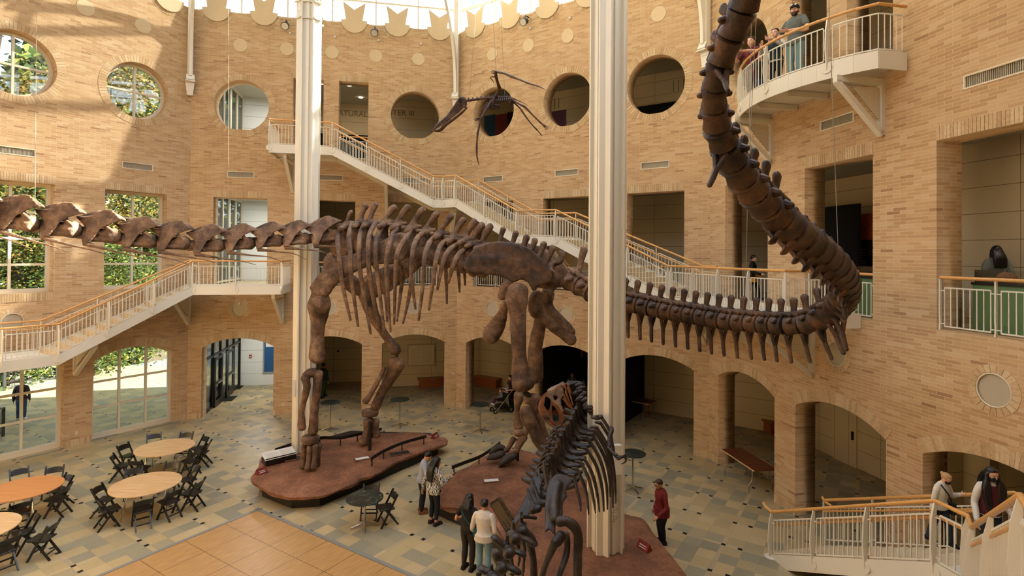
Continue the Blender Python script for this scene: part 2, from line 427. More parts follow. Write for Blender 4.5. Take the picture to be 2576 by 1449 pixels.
ORD = ['first', 'second', 'third', 'fourth', 'fifth', 'sixth', 'seventh', 'eighth', 'ninth', 'tenth', 'eleventh', 'twelfth']
# ================================================================ THE SETTING
L2, L3, WT, WTOP = 5.56, 11.25, 0.62, 17.3
WALLN = {1: 'left', 2: 'back_left', 3: 'back_right', 4: 'right', 5: 'near_right', 6: 'front', 7: 'near_left', 8: 'far_left'}
WPH = {1: 'sunlit left wall', 2: 'left back wall', 3: 'right back wall', 4: 'right-hand wall'}
ARCH = [(.54, 3.39), (4.24, 7.08), (7.95, 10.77)]
OPEN = [(.91, 3.07), (4.57, 6.73), (8.25, 10.41)]
ZC, RC = 13.35, 1.09
DOORS3 = [(4.06, 5.33), (5.98, 7.25)]
def has_doors(k): return k in (2, 4, 6, 8)
trim_i = [0]
def trim(mb_or_me, mat, m=None, parent=None):
    trim_i[0] += 1; nm = 'trim_%d' % trim_i[0]
    if isinstance(mb_or_me, MB): o = mb_or_me.build(nm, mat, parent, m=m)
    else: o = mesh_obj(nm, mb_or_me, mat, parent, m)
    return struct(o)

def wedge_ring(mb, cx, cy, r0, r1, a0, a1, n, z0, z1, gap=.004):
    for i in range(n):
        t0 = a0 + (a1 - a0) * i / n + gap / r0; t1 = a0 + (a1 - a0) * (i + 1) / n - gap / r0
        mb.prism([(cx + r0 * cos(t0), cy + r0 * sin(t0)), (cx + r1 * cos(t0), cy + r1 * sin(t0)), (cx + r1 * cos(t1), cy + r1 * sin(t1)), (cx + r0 * cos(t1), cy + r0 * sin(t1))], z0, z1)
for k in range(1, 9):
    loops = [rect(0, -.3, SIDE, WTOP)]
    for i in range(3):
        loops.append(arch(ARCH[i][0], ARCH[i][1], -.05, 2.98, 3.36)); 
        loops.append(rect(OPEN[i][0], L2 + .02, OPEN[i][1], 9.37))
        if not (i == 1 and has_doors(k)): loops.append(circ(BAY[i], ZC, RC, 48))
        loops.append(circ(BAY[i], 4.62, .30, 24))
        loops.append(rect(BAY[i] - .54, 10.24, BAY[i] + .54, 10.51))
    if k == 8: loops = loops[:1]  # unseen wall left without openings to shut out sky light
    elif has_doors(k):
        for a, b in DOORS3: loops.append(rect(a, L3 + .02, b, 14.69))
    w = struct(mesh_obj('wall_' + WALLN[k], panel_mesh('wall', loops, -WT, 0), M['brick'], m=fmat(k)))
    if k > 4: continue
    for i in range(3):
        if not (i == 1 and has_doors(k)):
            mb = MB(); wedge_ring(mb, BAY[i], ZC, RC + .004, RC + .27, 0, 2 * pi, 76, -.02, .012); trim(mb, M['soldier'], fmat(k))
        mb = MB(); wedge_ring(mb, BAY[i], 4.62, .32, .46, 0, 2 * pi, 22, -.02, .010); trim(mb, M['soldier'], fmat(k))
        x0, x1 = ARCH[i]; ww = (x1 - x0) / 2; h = .38; R = (ww * ww + h * h) / (2 * h); cy = 3.36 - R; a = math.asin(ww / R)
        mb = MB(); wedge_ring(mb, (x0 + x1) / 2, cy, R + .004, R + .30, pi / 2 + a * 1.0, pi / 2 - a * 1.0, 38, -.02, .012); trim(mb, M['soldier'], fmat(k))
        x0, x1 = OPEN[i]
        mb = MB(); n = 30
        for j in range(n):
            xa = x0 - .0 + (x1 - x0) * j / n; mb.prism(rect(xa + .004, 9.375, xa + (x1 - x0) / n - .004, 9.66), -.02, .012)
        trim(mb, M['soldier'], fmat(k))
        if k == 1:
            mb = MB()
            for j in range(n):
                xa = x0 + (x1 - x0) * j / n; mb.prism(rect(xa + .004, L2 - .27, xa + (x1 - x0) / n - .004, L2 + .015), -.02, .012)
            trim(mb, M['soldier'], fmat(k))
    if has_doors(k):
        for a, b in DOORS3:
            mb = MB(); n = 18
            for j in range(n):
                xa = a + (b - a) * j / n; mb.prism(rect(xa + .004, 14.695, xa + (b - a) / n - .004, 14.97), -.02, .012)
            trim(mb, M['soldier'], fmat(k))
    # soldier course along the foot of each pier
    mb = MB(); edges = [0.0] + [e for ab in ARCH for e in ab] + [SIDE]
    for a, b in zip(edges[0::2], edges[1::2]):
        n = max(2, int((b - a) / .078))
        for j in range(n):
            xa = a + (b - a) * j / n; mb.prism(rect(xa + .003, 0.0, xa + (b - a) / n - .003, .24), -.02, .010)
    trim(mb, M['soldier'], fmat(k))

# ---- floor and galleries
def ringpt(k, D): return fw(k, D * math.tan(pi / 8) if D >= 0 else D * math.tan(pi / 8), D)
mb = MB(); mb.box((-5.3, 10.9, -.15), (46, 46, .30)); 
fl = struct(mb.build('floor', M['floor']))
mb = MB()
GD = {2: -5.9, 3: -4.4, 4: -4.4, 5: -4.4, 6: -4.4, 7: -4.4}
def ring_slab(mb, z0, z1, ks, din=-.05, dout=-7.2):
    for k in ks:
        t = math.tan(pi / 8)
        a = [fw(k, din * t, din), fw(k, SIDE - din * t, din), fw(k, SIDE - dout * t, dout), fw(k, dout * t, dout)]
        if k == 2: a[0] = fw(k, .0, din); a[3] = fw(k, .0, dout)
        n = len(a); vs = [v + Vector((0, 0, z0)) for v in a] + [v + Vector((0, 0, z1)) for v in a]
        mb.add(vs, [(0, 1, 2, 3), (7, 6, 5, 4), (0, 4, 5, 1), (1, 5, 6, 2), (2, 6, 7, 3), (3, 7, 4, 0)])
for nm, z0, z1 in (('floor_2', 4.95, L2), ('floor_3', 10.62, L3)):
    mb = MB(); ring_slab(mb, z0, z1, (2, 3, 4, 5, 6, 7)); struct(mb.build(nm, M['slab']))
mb = MB(); ring_slab(mb, 16.2, 16.6, (2, 3, 4, 5, 6, 7)); struct(mb.build('ceiling', M['ceil']))
for nm, z0, z1, mat in (('ceiling_2', 4.0, 4.06, 'ceil'), ('ceiling_3', 9.75, 9.8, 'ceil'), ('ceiling_4', 15.25, 15.3, 'ceil')):
    mb = MB(); ring_slab(mb, z0, z1, (2, 3, 4, 5, 6, 7), din=-WT + .01); struct(mb.build(nm, M[mat]))
# ---- gallery back walls (pale limestone panels)
gw = [0]
def gal_wall(k, s0, s1, D, z0, z1, mat='panelwall', holes=(), th=.2):
    gw[0] += 1
    me = panel_mesh('w', [rect(s0, z0, s1, z1)] + list(holes), -th, 0)
    return struct(mesh_obj('wall_gallery_%d' % gw[0], me, M[mat], m=fmat(k, 0, D, 0)))
t8 = math.tan(pi / 8)
g2 = gal_wall(2, .45, 3.75, -5.9, 0, 16.5, 'panelcool')
gal_wall(2, 3.75, 7.6, -5.9, 0, 16.5)
gal_wall(2, 7.6, SIDE + 4.4 * t8, -4.4, 0, 16.5)
for k in (3, 4, 5, 6, 7):
    s0, s1 = -4.4 * t8, SIDE + 4.4 * t8
    if k == 3: gal_wall(3, s0, 4.0, -4.4, 0, 16.5); gal_wall(3, 7.3, s1, -4.4, 0, 16.5); gal_wall(3, 4.0, 7.3, -4.4, 4.3, 16.5)
    else: gal_wall(k, s0, s1, -4.4, 0, 16.5)
# return wall in the bay behind the back wall, and dividing walls beside the gallery rooms
def cross_wall(k, s, D0, D1, z0, z1, mat='panelwall', th=.18):
    gw[0] += 1
    o = fw(k, s, 0); m = Matrix.Translation(o) @ Matrix(((-fn(k).x, 0, FAC[k][1].x, 0), (-fn(k).y, 0, FAC[k][1].y, 0), (0, 1, 0, 0), (0, 0, 0, 1)))
    me = panel_mesh('w', [rect(-D0, z0, -D1, z1)], -th, 0)
    return struct(mesh_obj('wall_gallery_%d' % gw[0], me, M[mat], m=m))
cross_wall(2, 3.78, -WT - .2, -5.9, 0, 16.3, 'panelcool')
cross_wall(2, 7.6, -4.4, -5.9, 0, 16.3)
cross_wall(4, 7.45, -2.6, -4.4, 0, 4.0); cross_wall(4, 5.2, -3.2, -4.4, 0, 4.0)

# ---- exterior glazed wall closing the gallery beside the first bay of the back-left wall
def glazed(k, s, D0, D1, z0, z1, cols, rows, nm, dark=False):
    o = fw(k, s, 0); n = -fn(k)
    e = struct(empty(nm, fw(k, s, D0, z0))); fr = MB(); L = D0 - D1
    for i in range(cols + 1):
        p = o + n * (-D0 + L * i / cols); fr.beam(p + Vector((0, 0, z0)), p + Vector((0, 0, z1)), .07, .12, up=FAC[k][1])
    for z in rows:
        fr.beam(o + n * -D0 + Vector((0, 0, z)), o + n * -D1 + Vector((0, 0, z)), .12, .08)
    fr.build('window_frame', M['steel'] if dark else M['frame'], e)
    g = MB(); mid = o + n * (-(D0 + D1) / 2) + Vector((0, 0, (z0 + z1) / 2))
    g.beam(o + n * (-D0) + Vector((0, 0, (z0 + z1) / 2)), o + n * (-D1) + Vector((0, 0, (z0 + z1) / 2)), .012, z1 - z0); g.build('pane', M['glass'], e)
    return e
M['greyframe'] = plain('grey_window_frame', '#8d9492', .5)
for nm, z0, z1, rows in (('window_7', 0, 4.0, (.05, 2.35, 3.95)), ('window_8', L2, 9.75, (L2 + .1, 8.1, 9.7)), ('window_9', L3, 15.25, (L3 + .1, 13.0, 15.2))):
    glazed(2, .45, -WT, -5.9, z0, z1, 5, rows, nm, dark=(z0 == 0))

# ---- windows of the left wall
def grid_window(nm, k, outline, xs, zs, D, box, sill=None):
    e = struct(empty(nm, fw(k, (box[0] + box[2]) / 2, D, box[1])))
    x0, z0, x1, z1 = box; fw_ = .10
    fr = panel_mesh('window_frame', outline, -.06, .06); mesh_obj('window_frame', fr, M['frame'], e, fmat(k, 0, D, 0))
    mb = MB()
    for x, a, b in xs: mb.box((x, (a + b) / 2, 0), (.075, b - a, .10))
    for z, a, b in zs: mb.box(((a + b) / 2, z, 0), (b - a, .075, .09))
    mb.build('mullion', M['frame'], e, m=fmat(k, 0, D, 0))
    g = panel_mesh('pane', [outline[0]], -.008, .008); mesh_obj('pane', g, M['glass'], e, fmat(k, 0, D, 0))
    return e
wi = 0
for i in range(3):
    wi += 1; x0, x1 = OPEN[i]; c = (x0 + x1) / 2
    grid_window('window_%d' % (wi + 9), 1, [rect(x0, L2 + .02, x1, 9.37), rect(x0 + .11, L2 + .16, x1 - .11, 9.26)],
                [(c, L2 + .1, 9.3)], [(z, x0 + .05, x1 - .05) for z in (6.55, 7.45, 8.36)], -.42, (x0, L2, x1, 9.37))
    wi += 1; cx = BAY[i]; r = RC
    grid_window('window_%d' % (wi + 9), 1, [circ(cx, ZC, r, 48), circ(cx, ZC, r - .10, 48)], [(cx, ZC - r + .05, ZC + r - .05)], [(ZC, cx - r + .05, cx + r - .05)], -.42, (cx - r, ZC - r, cx + r, ZC + r))
    wi += 1; x0, x1 = ARCH[i]; a, b = x0 + (x1 - x0) * .34, x0 + (x1 - x0) * .67
    if i == 1: a, b = x0 + (x1 - x0) * .36, x0 + (x1 - x0) * .62
    grid_window('window_%d' % (wi + 9), 1, [arch(x0, x1, 0, 2.98, 3.36), arch(x0 + .11, x1 - .11, .20, 2.90, 3.27)],
                [(a, .1, 3.25), (b, .1, 3.25)], [(z, x0 + .05, x1 - .05) for z in (1.16, 2.12)], -.30, (x0, 0, x1, 3.36))

# ---- clerestory, roof steel and roof glass
mb = MB()
def top(k, s, D, z): return fw(k, s, D, z)
ZR, ZA = 19.35, 24.5
for k in range(1, 9):
    t = t8
    for z, w, h in ((17.34, .16, .10), (18.42, .09, .07), (19.30, .22, .22)):
        mb.beam(top(k, 0, -.2, z), top(k, SIDE, -.2, z), w, h)
    for j in range(7):
        s = SIDE * j / 6; mb.beam(top(k, s, -.2, 17.3), top(k, s, -.2, 19.3), .06, .08, up=fn(k))
struct(mb.build('window_1', M['frame']))
mb = MB()
for k in range(1, 9): mb.beam(top(k, 0, -.22, 18.3), top(k, SIDE, -.22, 18.3), .01, 1.95)
mb.build('pane', M['skyglass'], bpy.data.objects['window_1'])
APEX = CEN + Vector((0, 0, ZA))
def roofpt(k, s, f):
    """f = 0 eaves .. 1 crown ring"""
    p = top(k, s, -.2, ZR); q = CEN + (p - CEN) * .22; q.z = ZA - .6
    return p + (q - p) * f
rb = struct(empty('roof_truss', CEN + Vector((0, 0, ZR))))
for k in range(1, 9):
    mb = MB(); mb.beam(roofpt(k, 0, 0), roofpt(k, 0, 1), .34, .55)
    mb.tube([roofpt(k, 0, f) - Vector((0, 0, .75 + .5 * sin(pi * f))) for f in np.linspace(.06, .95, 9)], .13, 6)
    for f in np.linspace(.1, .9, 7): mb.beam(roofpt(k, 0, f), roofpt(k, 0, min(.95, f + .06)) - Vector((0, 0, .75 + .5 * sin(pi * f))), .11, .11)
    mb.build('rafter', M['white'], rb)
    mb = MB()
    for s in (SIDE / 3, 2 * SIDE / 3): mb.beam(roofpt(k, s, 0), roofpt(k, s, 1), .16, .26)
    for f in (.26, .52, .78, 1.0): mb.beam(roofpt(k, 0, f), roofpt(k, SIDE, f), .24, .32)
    mb.build('purlin', M['white'], rb)
mb = MB(); rd = MB(); up2 = Vector((0, 0, .3))
for k in range(1, 9):
    f0 = .60
    q_ = [roofpt(k, 0, f0), roofpt(k, SIDE, f0), roofpt(k, SIDE, 1), roofpt(k, 0, 1)]
    rd.add([v + up2 for v in q_] + [v + up2 * 1.6 for v in q_], [(0, 1, 2, 3), (7, 6, 5, 4), (0, 4, 5, 1), (1, 5, 6, 2), (2, 6, 7, 3), (3, 7, 4, 0)])
    mb.add([v + up2 for v in (roofpt(k, 0, 0), roofpt(k, SIDE, 0), roofpt(k, SIDE, f0), roofpt(k, 0, f0))], [(0, 1, 2, 3)])
    mb.add([roofpt(k, 0, 1) + up2, roofpt(k, SIDE, 1) + up2, APEX + up2], [(0, 1, 2)])
for k in (): rd.beam(top(k, 0, -.34, 18.35), top(k, SIDE, -.34, 18.35), .12, 2.3)
struct(rd.build('ceiling_light_block', M['cream']))  # unseen opaque upper roof, added to block skylight and darken the room below
me = mb.mesh('roof_glass'); go = mesh_obj('ceiling_glass', me, M['skyglass']); struct(go)
sm = go.modifiers.new('thickness', 'SOLIDIFY'); sm.thickness = .012

# ---- crown-shaped cream panels standing on the wall head
crown_i = 0
for k in (1, 2, 3, 4, 5, 8):
    for j in range(6):
        c = .95 + 1.885 * j + .0; r = .56; zc = 17.43
        half = [(c + r * cos(a), zc + r * sin(a)) for a in np.linspace(pi, 2 * pi, 25)]
        out = half + [(c + .36, zc + .02), (c + .49, 18.24), (c, 17.90), (c - .49, 18.24), (c - .36, zc + .02)]
        o = mesh_obj('crown_panel', panel_mesh('crown_panel', [out], .015, .075), M['crown'], m=fmat(k))
        ph = WPH.get(k, 'wall beside the camera')
        tag(o, 'cream crown-shaped panel, %s from the left along the top of the %s' % (ORD[j], ph), 'wall panel', 'crown panels round the skylight')
        if k in (1, 2, 3, 4):
            mb = MB(); wedge_ring(mb, c, zc, r + .004, r + .15, pi * 1.04, 2 * pi * .98, 24, -.02, .010); trim(mb, M['soldier'], fmat(k))
    for j in range(5):
        c = 1.9 + 1.885 * j
        if k > 4: continue
        o = MB().lathe([(.285, 0), (.285, .02), (.27, .025)], n=32).build('wall_medallion', M['crown'], m=fmat(k, c, .0, 15.94))
        tag(o, 'small round cream disc in the brick, %s from the left on the %s' % (ORD[j], WPH[k]), 'wall disc', 'small cream discs under the skylight')
        if 0 < j < 5 and k in (2, 3):
            o = MB().ell((0, 0, .06), .055, n=10, m=8).tube([(0, 0, 0), (0, 0, .06)], .02).build('sprinkler_head', M['white'], m=fmat(k, c + .12, 0, 16.62), smooth=True)
            tag(o, 'tiny white sensor knob above the %s small cream disc of the %s' % (ORD[j], WPH[k]), 'sensor', 'sensor knobs high on the walls')

# ---- wall vents and round grilles
def slat_grille(x0, y0, x1, y1, z):
    mb = MB(); mb.box(((x0 + x1) / 2, (y0 + y1) / 2, z - .02), (x1 - x0, y1 - y0, .01)); n = int((x1 - x0) / .035)
    for i in range(n): mb.box((x0 + (i + .5) * (x1 - x0) / n, (y0 + y1) / 2, z), (.014, y1 - y0, .02))
    return mb
BN = ['left', 'middle', 'right']
for k in (1, 2, 3, 4):
    for i in range(3):
        c = BAY[i]
        e = empty('air_vent', fw(k, c, 0, 10.375), frot(k), 'long narrow cream air vent in the %s bay of the %s' % (BN[i], WPH[k]), 'vent', 'slot vents between the upper storeys')
        x0, x1, y0, y1 = c - .54, c + .54, 10.24, 10.51
        fr = panel_mesh('frame', [rect(x0, y0, x1, y1), rect(x0 + .03, y0 + .03, x1 - .03, y1 - .03)], -.06, .012); mesh_obj('frame', fr, M['frame'], e, fmat(k))
        slat_grille(x0 + .03, y0 + .03, x1 - .03, y1 - .03, -.045).build('grille', M['grille'], e, m=fmat(k))
        ph = {1: 'mirror'}
        e = empty('round_grille', fw(k, c, 0, 4.62), frot(k), 'round pale grille set in brick above the %s arch of the %s' % (BN[i], WPH[k]), 'grille', 'round grilles above the arches')
        mb = MB(); mb.tube([Vector((.30 * cos(a) + c, 4.62 + .30 * sin(a), .0)) for a in np.linspace(0, 2 * pi, 33)], .014, 6, cap=False); mb.build('rim', M['frame'], e, m=fmat(k))
        mb = MB(); mb.lathe([(.295, -.06), (.295, -.03)], (0, 0, 0), 32)
        mb.build('grille', M['grille'], e, m=fmat(k, c, 0, 4.62))
        if k == 2 and i == 0:
            MB().ell((0, 0, 0), (.07, .07, .03), n=16).build('bulb', M['cream'], e, m=fmat(k, c, -.01, 4.62 + .22), smooth=True)
# ---- oak rails across the round openings and the gallery openings
for k in (2, 3):
    for i in ((0, 2) if k == 2 else (0, 1, 2)):
        o = MB().tube([fw(k, BAY[i] - .55, -.45, ZC - .98), fw(k, BAY[i] + .55, -.45, ZC - .98)], .035, 10).build('guard_rail', M['oak'], smooth=True)
        tag(o, 'oak rail across the foot of the %s round opening of the %s' % (BN[i], WPH[k]), 'rail', 'oak rails in the round openings')
# ---- ceiling lights in the galleries
M['lamp'] = emit_mat('downlight', '#ffe3b0', 6)
for k, s, D, z in ((2, 2.0, -3.0, 15.24), (2, 4.9, -2.4, 15.24), (2, 6.2, -2.4, 15.24), (3, 9.2, -2.5, 15.24), (2, 6.6, -4.4, 15.24)):
    o = MB().lathe([(.001, 0), (.10, 0), (.10, -.02), (.07, -.03), (.001, -.03)], n=20).build('ceiling_light', M['lamp'], m=Matrix.Translation(fw(k, s, D, z)))
    tag(o, 'small round downlight in the upper gallery ceiling behind the brick openings', 'ceiling light', 'upper gallery downlights')
# ================================================================ STAIRS, BALCONIES, COLUMNS
M['perf'] = None
def perf_mat():
    q = NT('perforated_panel'); b = q.bsdf(.5, 0, .3); o = q.obj(); v = q.n('ShaderNodeTexVoronoi'); v.inputs['Scale'].default_value = 26; v.inputs['Randomness'].default_value = 0
    q.l(o, v.inputs['Vector'])
    q.l(q.ramp(v.outputs['Distance'], [(.30, lin('#5b4a30')), (.38, lin('#d5cab0'))]), b.inputs['Base Color']); return q.m
M['perf'] = perf_mat()
UPZ = Vector((0, 0, 1))
def dens(pts, step=.25):
    out = [pts[0]]
    for a, b in zip(pts[:-1], pts[1:]):
        n = max(1, int((b - a).length / step)); out += [a + (b - a) * ((i + 1) / n) for i in range(n)]
    return out
def railing(root, pts, hand=True, lower=False, fin=.10, post_step=1.45, post_end=(True, True), plate_side=None, H=1.03, base=-.20, frame=True, panel_name='baluster_panel', bar=.13, smooth_curve=False, disc=None):
    """pts: floor level points along the rail"""
    h = [p + UPZ * H for p in pts]
    if hand: MB().tube(h, .034, 10).build('handrail', M['oak'], root, smooth=True)
    if lower: MB().tube([p + UPZ * (H - .27) + (lower if isinstance(lower, Vector) else Vector((0, 0, 0))) for p in pts], .024, 8).build('lower_handrail', M['oak'], root, smooth=True)
    # post positions along the run
    segs = list(zip(pts[:-1], pts[1:]))
    if smooth_curve:
        L = sum((b - a).length for a, b in segs); n = max(1, round(L / post_step)); marks = [L * i / n for i in range(n + 1)]
        def along(d):
            for a, b in segs:
                l = (b - a).length
                if d <= l + 1e-6: return a + (b - a) * (d / l), (b - a).normalized()
                d -= l
            return segs[-1][1], (segs[-1][1] - segs[-1][0]).normalized()
        runs = [[along(marks[i] + (marks[i + 1] - marks[i]) * j / 5)[0] for j in range(6)] for i in range(n)]
        P = [along(d) for d in marks]
    else:
        runs = []; P = []
        for q, (a, b) in enumerate(segs):
            n = max(1, round((b - a).length / post_step))
            for i in range(n):
                runs.append([a + (b - a) * (i / n), a + (b - a) * ((i + 1) / n)]); P.append((a + (b - a) * (i / n), (b - a).normalized()))
        P.append((pts[-1], (pts[-1] - pts[-2]).normalized()))
    for i, (p, t) in enumerate(P):
        if (i == 0 and not post_end[0]) or (i == len(P) - 1 and not post_end[1]): continue
        t2 = Vector((t.x, t.y, 0)).normalized(); o = Vector((-t2.y, t2.x, 0))
        if plate_side is not None and o.dot(plate_side(p)) < 0: o = -o
        mb = MB(); prof = [(base, .045), (base + .12, fin * .62), (.35, fin), (.75, fin * .8), (H - .03, .03)]
        # fin blade leaning outwards, plate lies across the rail line
        inner = [(-.01, z) for w_, z in [(0, base), (0, H - .03)]]
        outl = [(-.02, base), (.03, base)] + [(w_, z) for z, w_ in prof[1:-1]] + [(.025, H - .03), (-.02, H - .03)]
        m = Matrix(((o.x, 0, t2.x, p.x), (o.y, 0, t2.y, p.y), (0, 1, 0, p.z), (0, 0, 0, 1)))
        mb.prism(outl, -.014, .014, m)
        if disc: 
            md = Matrix(((t2.x, 0, o.x, p.x + o.x * .0), (t2.y, 0, o.y, p.y + o.y * .0), (0, 1, 0, p.z + base + .10), (0, 0, 0, 1)))
            mb.prism(circ(0, 0, .115, 20), -.004, .045, md)
        mb.build('post', M['white'], root)
    for run in runs:
        mb = MB(); a, b = run[0], run[-1]; L = (b - a).length
        if L < .25: continue
        def par(f):
            x = f * (len(run) - 1); i = min(int(x), len(run) - 2); return run[i] + (run[i + 1] - run[i]) * (x - i)
        f0, f1 = .09 / L, 1 - .09 / L; n = max(1, round((L - .18) / bar))
        zt, zb = H - .20, .075
        fs = [f0 + (f1 - f0) * i / n for i in range(n + 1)]
        line = [par(f) for f in fs]
        for z in (zt, zb):
            for u, v in zip(line[:-1], line[1:]): mb.beam(u + UPZ * z, v + UPZ * z, .026, .026)
        for p in line: mb.beam(p + UPZ * zb, p + UPZ * zt, .017, .017, up=(b - a))
        for f, g in ((0.0, f0), (f1, 1.0)):
            for z in (zt - .06, zb + .05): mb.beam(par(f) + UPZ * z, par(g) + UPZ * z, .018, .018)
        mb.build(panel_name, M['white'], root)

def bracket(root, k, s, z, D=1.8, drop=1.35, up=0.0, name='bracket'):
    """triangular steel bracket square to the wall, hanging under a deck whose underside is z"""
    o = fw(k, s, 0, z); n = fn(k); m = Matrix(((n.x, 0, FAC[k][1].x, o.x), (n.y, 0, FAC[k][1].y, o.y), (0, 1, 0, o.z), (0, 0, 0, 1)))
    mb = MB()
    mb.prism([(0, -.0), (D, -.0), (D, -.20), (D - .04, -.24), (.12, -drop), (0, -drop)], -.0, .0001, m) if False else None
    for a, b, w in (((.0, -.07), (D, -.07), .14), ((D - .03, -.12), (.05, -drop), .10), ((.05, -.10), (.05, -drop), .10)):
        pa, pb = m @ Vector((a[0], a[1], 0)), m @ Vector((b[0], b[1], 0)); mb.beam(pa, pb, .13, w, up=FAC[k][1].cross(pb - pa))
    br = mb.build(name, M['white'], root)
    g = MB(); g.prism([(.12, -.20), (D - .42, -.20), (.12, -drop + .32)], -.012, .012)
    g.build('perforated_panel', M['perf'], br, m=m)
    return br
def sblock(mb, k, s0, s1, D0, D1, z0, z1): 
    p = [fw(k, s0, D0), fw(k, s1, D0), fw(k, s1, D1), fw(k, s0, D1)]
    mb.add([v + UPZ * z0 for v in p] + [v + UPZ * z1 for v in p], [(3, 2, 1, 0), (4, 5, 6, 7), (0, 1, 5, 4), (1, 2, 6, 5), (2, 3, 7, 6), (3, 0, 4, 7)])
M['tread'] = plain('stair_tread', '#cdbb98', .6, var=.08)
DO, DI = 2.0, .38
def stair(label, nodes, brks, wall_rail_nodes=None, end_walls=()):
    """nodes: list of (k, s, z) on the room side; level or sloping between neighbours; s=None is the corner between k and k+1"""
    def P(nd, D):
        k, s, z = nd
        if s is None: return fw(k, SIDE - D * t8, D, z)
        return fw(k, s, D, z)
    root = empty('staircase', P(nodes[0], 1.2), 0, label, 'staircase')
    outer = [P(n, DO) for n in nodes]; inner = [P(n, DI) for n in nodes]
    for nm, line in (('stringer', outer), ('wall_stringer', inner)):
        mb = MB()
        for i, (a, b) in enumerate(zip(line[:-1], line[1:])):
            t = (b - a).normalized(); th = .02
            o = Vector((-(b - a).y, (b - a).x, 0)).normalized() * th
            mb.add([a - o + UPZ * -.30, b - o + UPZ * -.30, b - o + UPZ * .04, a - o + UPZ * .04, a + o + UPZ * -.30, b + o + UPZ * -.30, b + o + UPZ * .04, a + o + UPZ * .04],
                   [(0, 1, 2, 3), (7, 6, 5, 4), (0, 4, 5, 1), (1, 5, 6, 2), (2, 6, 7, 3), (3, 7, 4, 0)])
        mb.build(nm, M['white'], root)
    for n0, n1 in zip(nodes[:-1], nodes[1:]):
        a0, b0, a1, b1 = P(n0, DO - .03), P(n1, DO - .03), P(n0, DI + .02), P(n1, DI + .02)
        dz = n1[2] - n0[2]
        if abs(dz) < .02:
            if abs((b0 - a0).length) > .02:
                f = a1 + a1 * 0
                A1, B1 = a1, b1
                if n0[0] != n1[0] or True:
                    lev = MB(); lev.add([v + UPZ * -.20 for v in (a0, b0, B1, A1)] + [v + UPZ * -.06 for v in (a0, b0, B1, A1)], [(3, 2, 1, 0), (4, 5, 6, 7), (0, 1, 5, 4), (1, 2, 6, 5), (2, 3, 7, 6), (3, 0, 4, 7)]); lev.build('landing', M['white'], root)
        else:
            n = max(2, round(abs(dz) / .170)); zl = min(n0[2], n1[2])
            for i in range(n):
                # tread i counted from the n0 end
                fa, fb = i / n, (i + 1) / n
                z = n0[2] + dz * ((i + 1) / n if dz > 0 else i / n)
                z = n0[2] + dz * (i + .5) / n + abs(dz) / n * .5 - .06
                mb = MB(); q = [a0.lerp(b0, fa), a0.lerp(b0, fb), a1.lerp(b1, fb), a1.lerp(b1, fa)]
                for v in q: v.z = 0
                mb.add([v + UPZ * (z - .05) for v in q] + [v + UPZ * z for v in q], [(3, 2, 1, 0), (4, 5, 6, 7), (0, 1, 5, 4), (1, 2, 6, 5), (2, 3, 7, 6), (3, 0, 4, 7)])
                e0, e1 = (q[1], q[2]) if dz < 0 else (q[0], q[3])
                zz = z - abs(dz) / n
                t = (e1 - e0).normalized(); o2 = Vector((-t.y, t.x, 0)) * .012
                mb.add([e0 - o2 + UPZ * zz, e1 - o2 + UPZ * zz, e1 + o2 + UPZ * zz, e0 + o2 + UPZ * zz, e0 - o2 + UPZ * (z - .05), e1 - o2 + UPZ * (z - .05), e1 + o2 + UPZ * (z - .05), e0 + o2 + UPZ * (z - .05)], [(3, 2, 1, 0), (4, 5, 6, 7), (0, 1, 5, 4), (1, 2, 6, 5), (2, 3, 7, 6), (3, 0, 4, 7)])
                mb.build('step', M['tread'], root)
    side = lambda p: (Vector((p.x, p.y, 0)) - Vector((CEN.x, CEN.y, 0))) * -1
    pts = list(outer)
    if end_walls and end_walls[0]: pts = [P((nodes[0][0], nodes[0][1], nodes[0][2]), .08)] + pts
    if end_walls and end_walls[1]: pts = pts + [P((nodes[-1][0], nodes[-1][1], nodes[-1][2]), .08)]
    # the room-side rail
    railing(root, pts, lower=False, plate_side=side, disc=True, post_step=1.5, post_end=(not (end_walls and end_walls[0]), not (end_walls and end_walls[1])))
    if wall_rail_nodes:
        wr = [P(n, DI) for n in wall_rail_nodes]; off = Vector((0, 0, 0))
        railing(root, wr, lower=True, plate_side=lambda p: -side(p), fin=.05, post_step=1.6)
    # end fascia
    for i, nd in ((0, nodes[0]), (-1, nodes[-1])):
        if end_walls and end_walls[i]:
            a, b = P(nd, DO), P(nd, .02); mb = MB(); mb.beam(a - UPZ * .13, b - UPZ * .13, .04, .34); mb.build('stringer', M['white'], root)
    for k, s, z, drop in brks: bracket(root, k, s, z, drop=drop)
    return root
st_left = stair('white steel staircase climbing the sunlit left wall to a balcony, oak handrails',
      [(1, -2.0, 3.62), (1, 6.30, 3.62), (1, None, 5.66), (2, .72, 5.66), (2, 4.05, 5.66)],
      [(1, 7.4, 3.62 + .25, 1.3), (2, .02, 5.34, 1.35), (2, 3.72, 5.34, 1.35)],
      [(1, -2.0, 3.62), (1, 6.30, 3.62), (1, None, 5.66), (2, .5, 5.66)], (False, True))
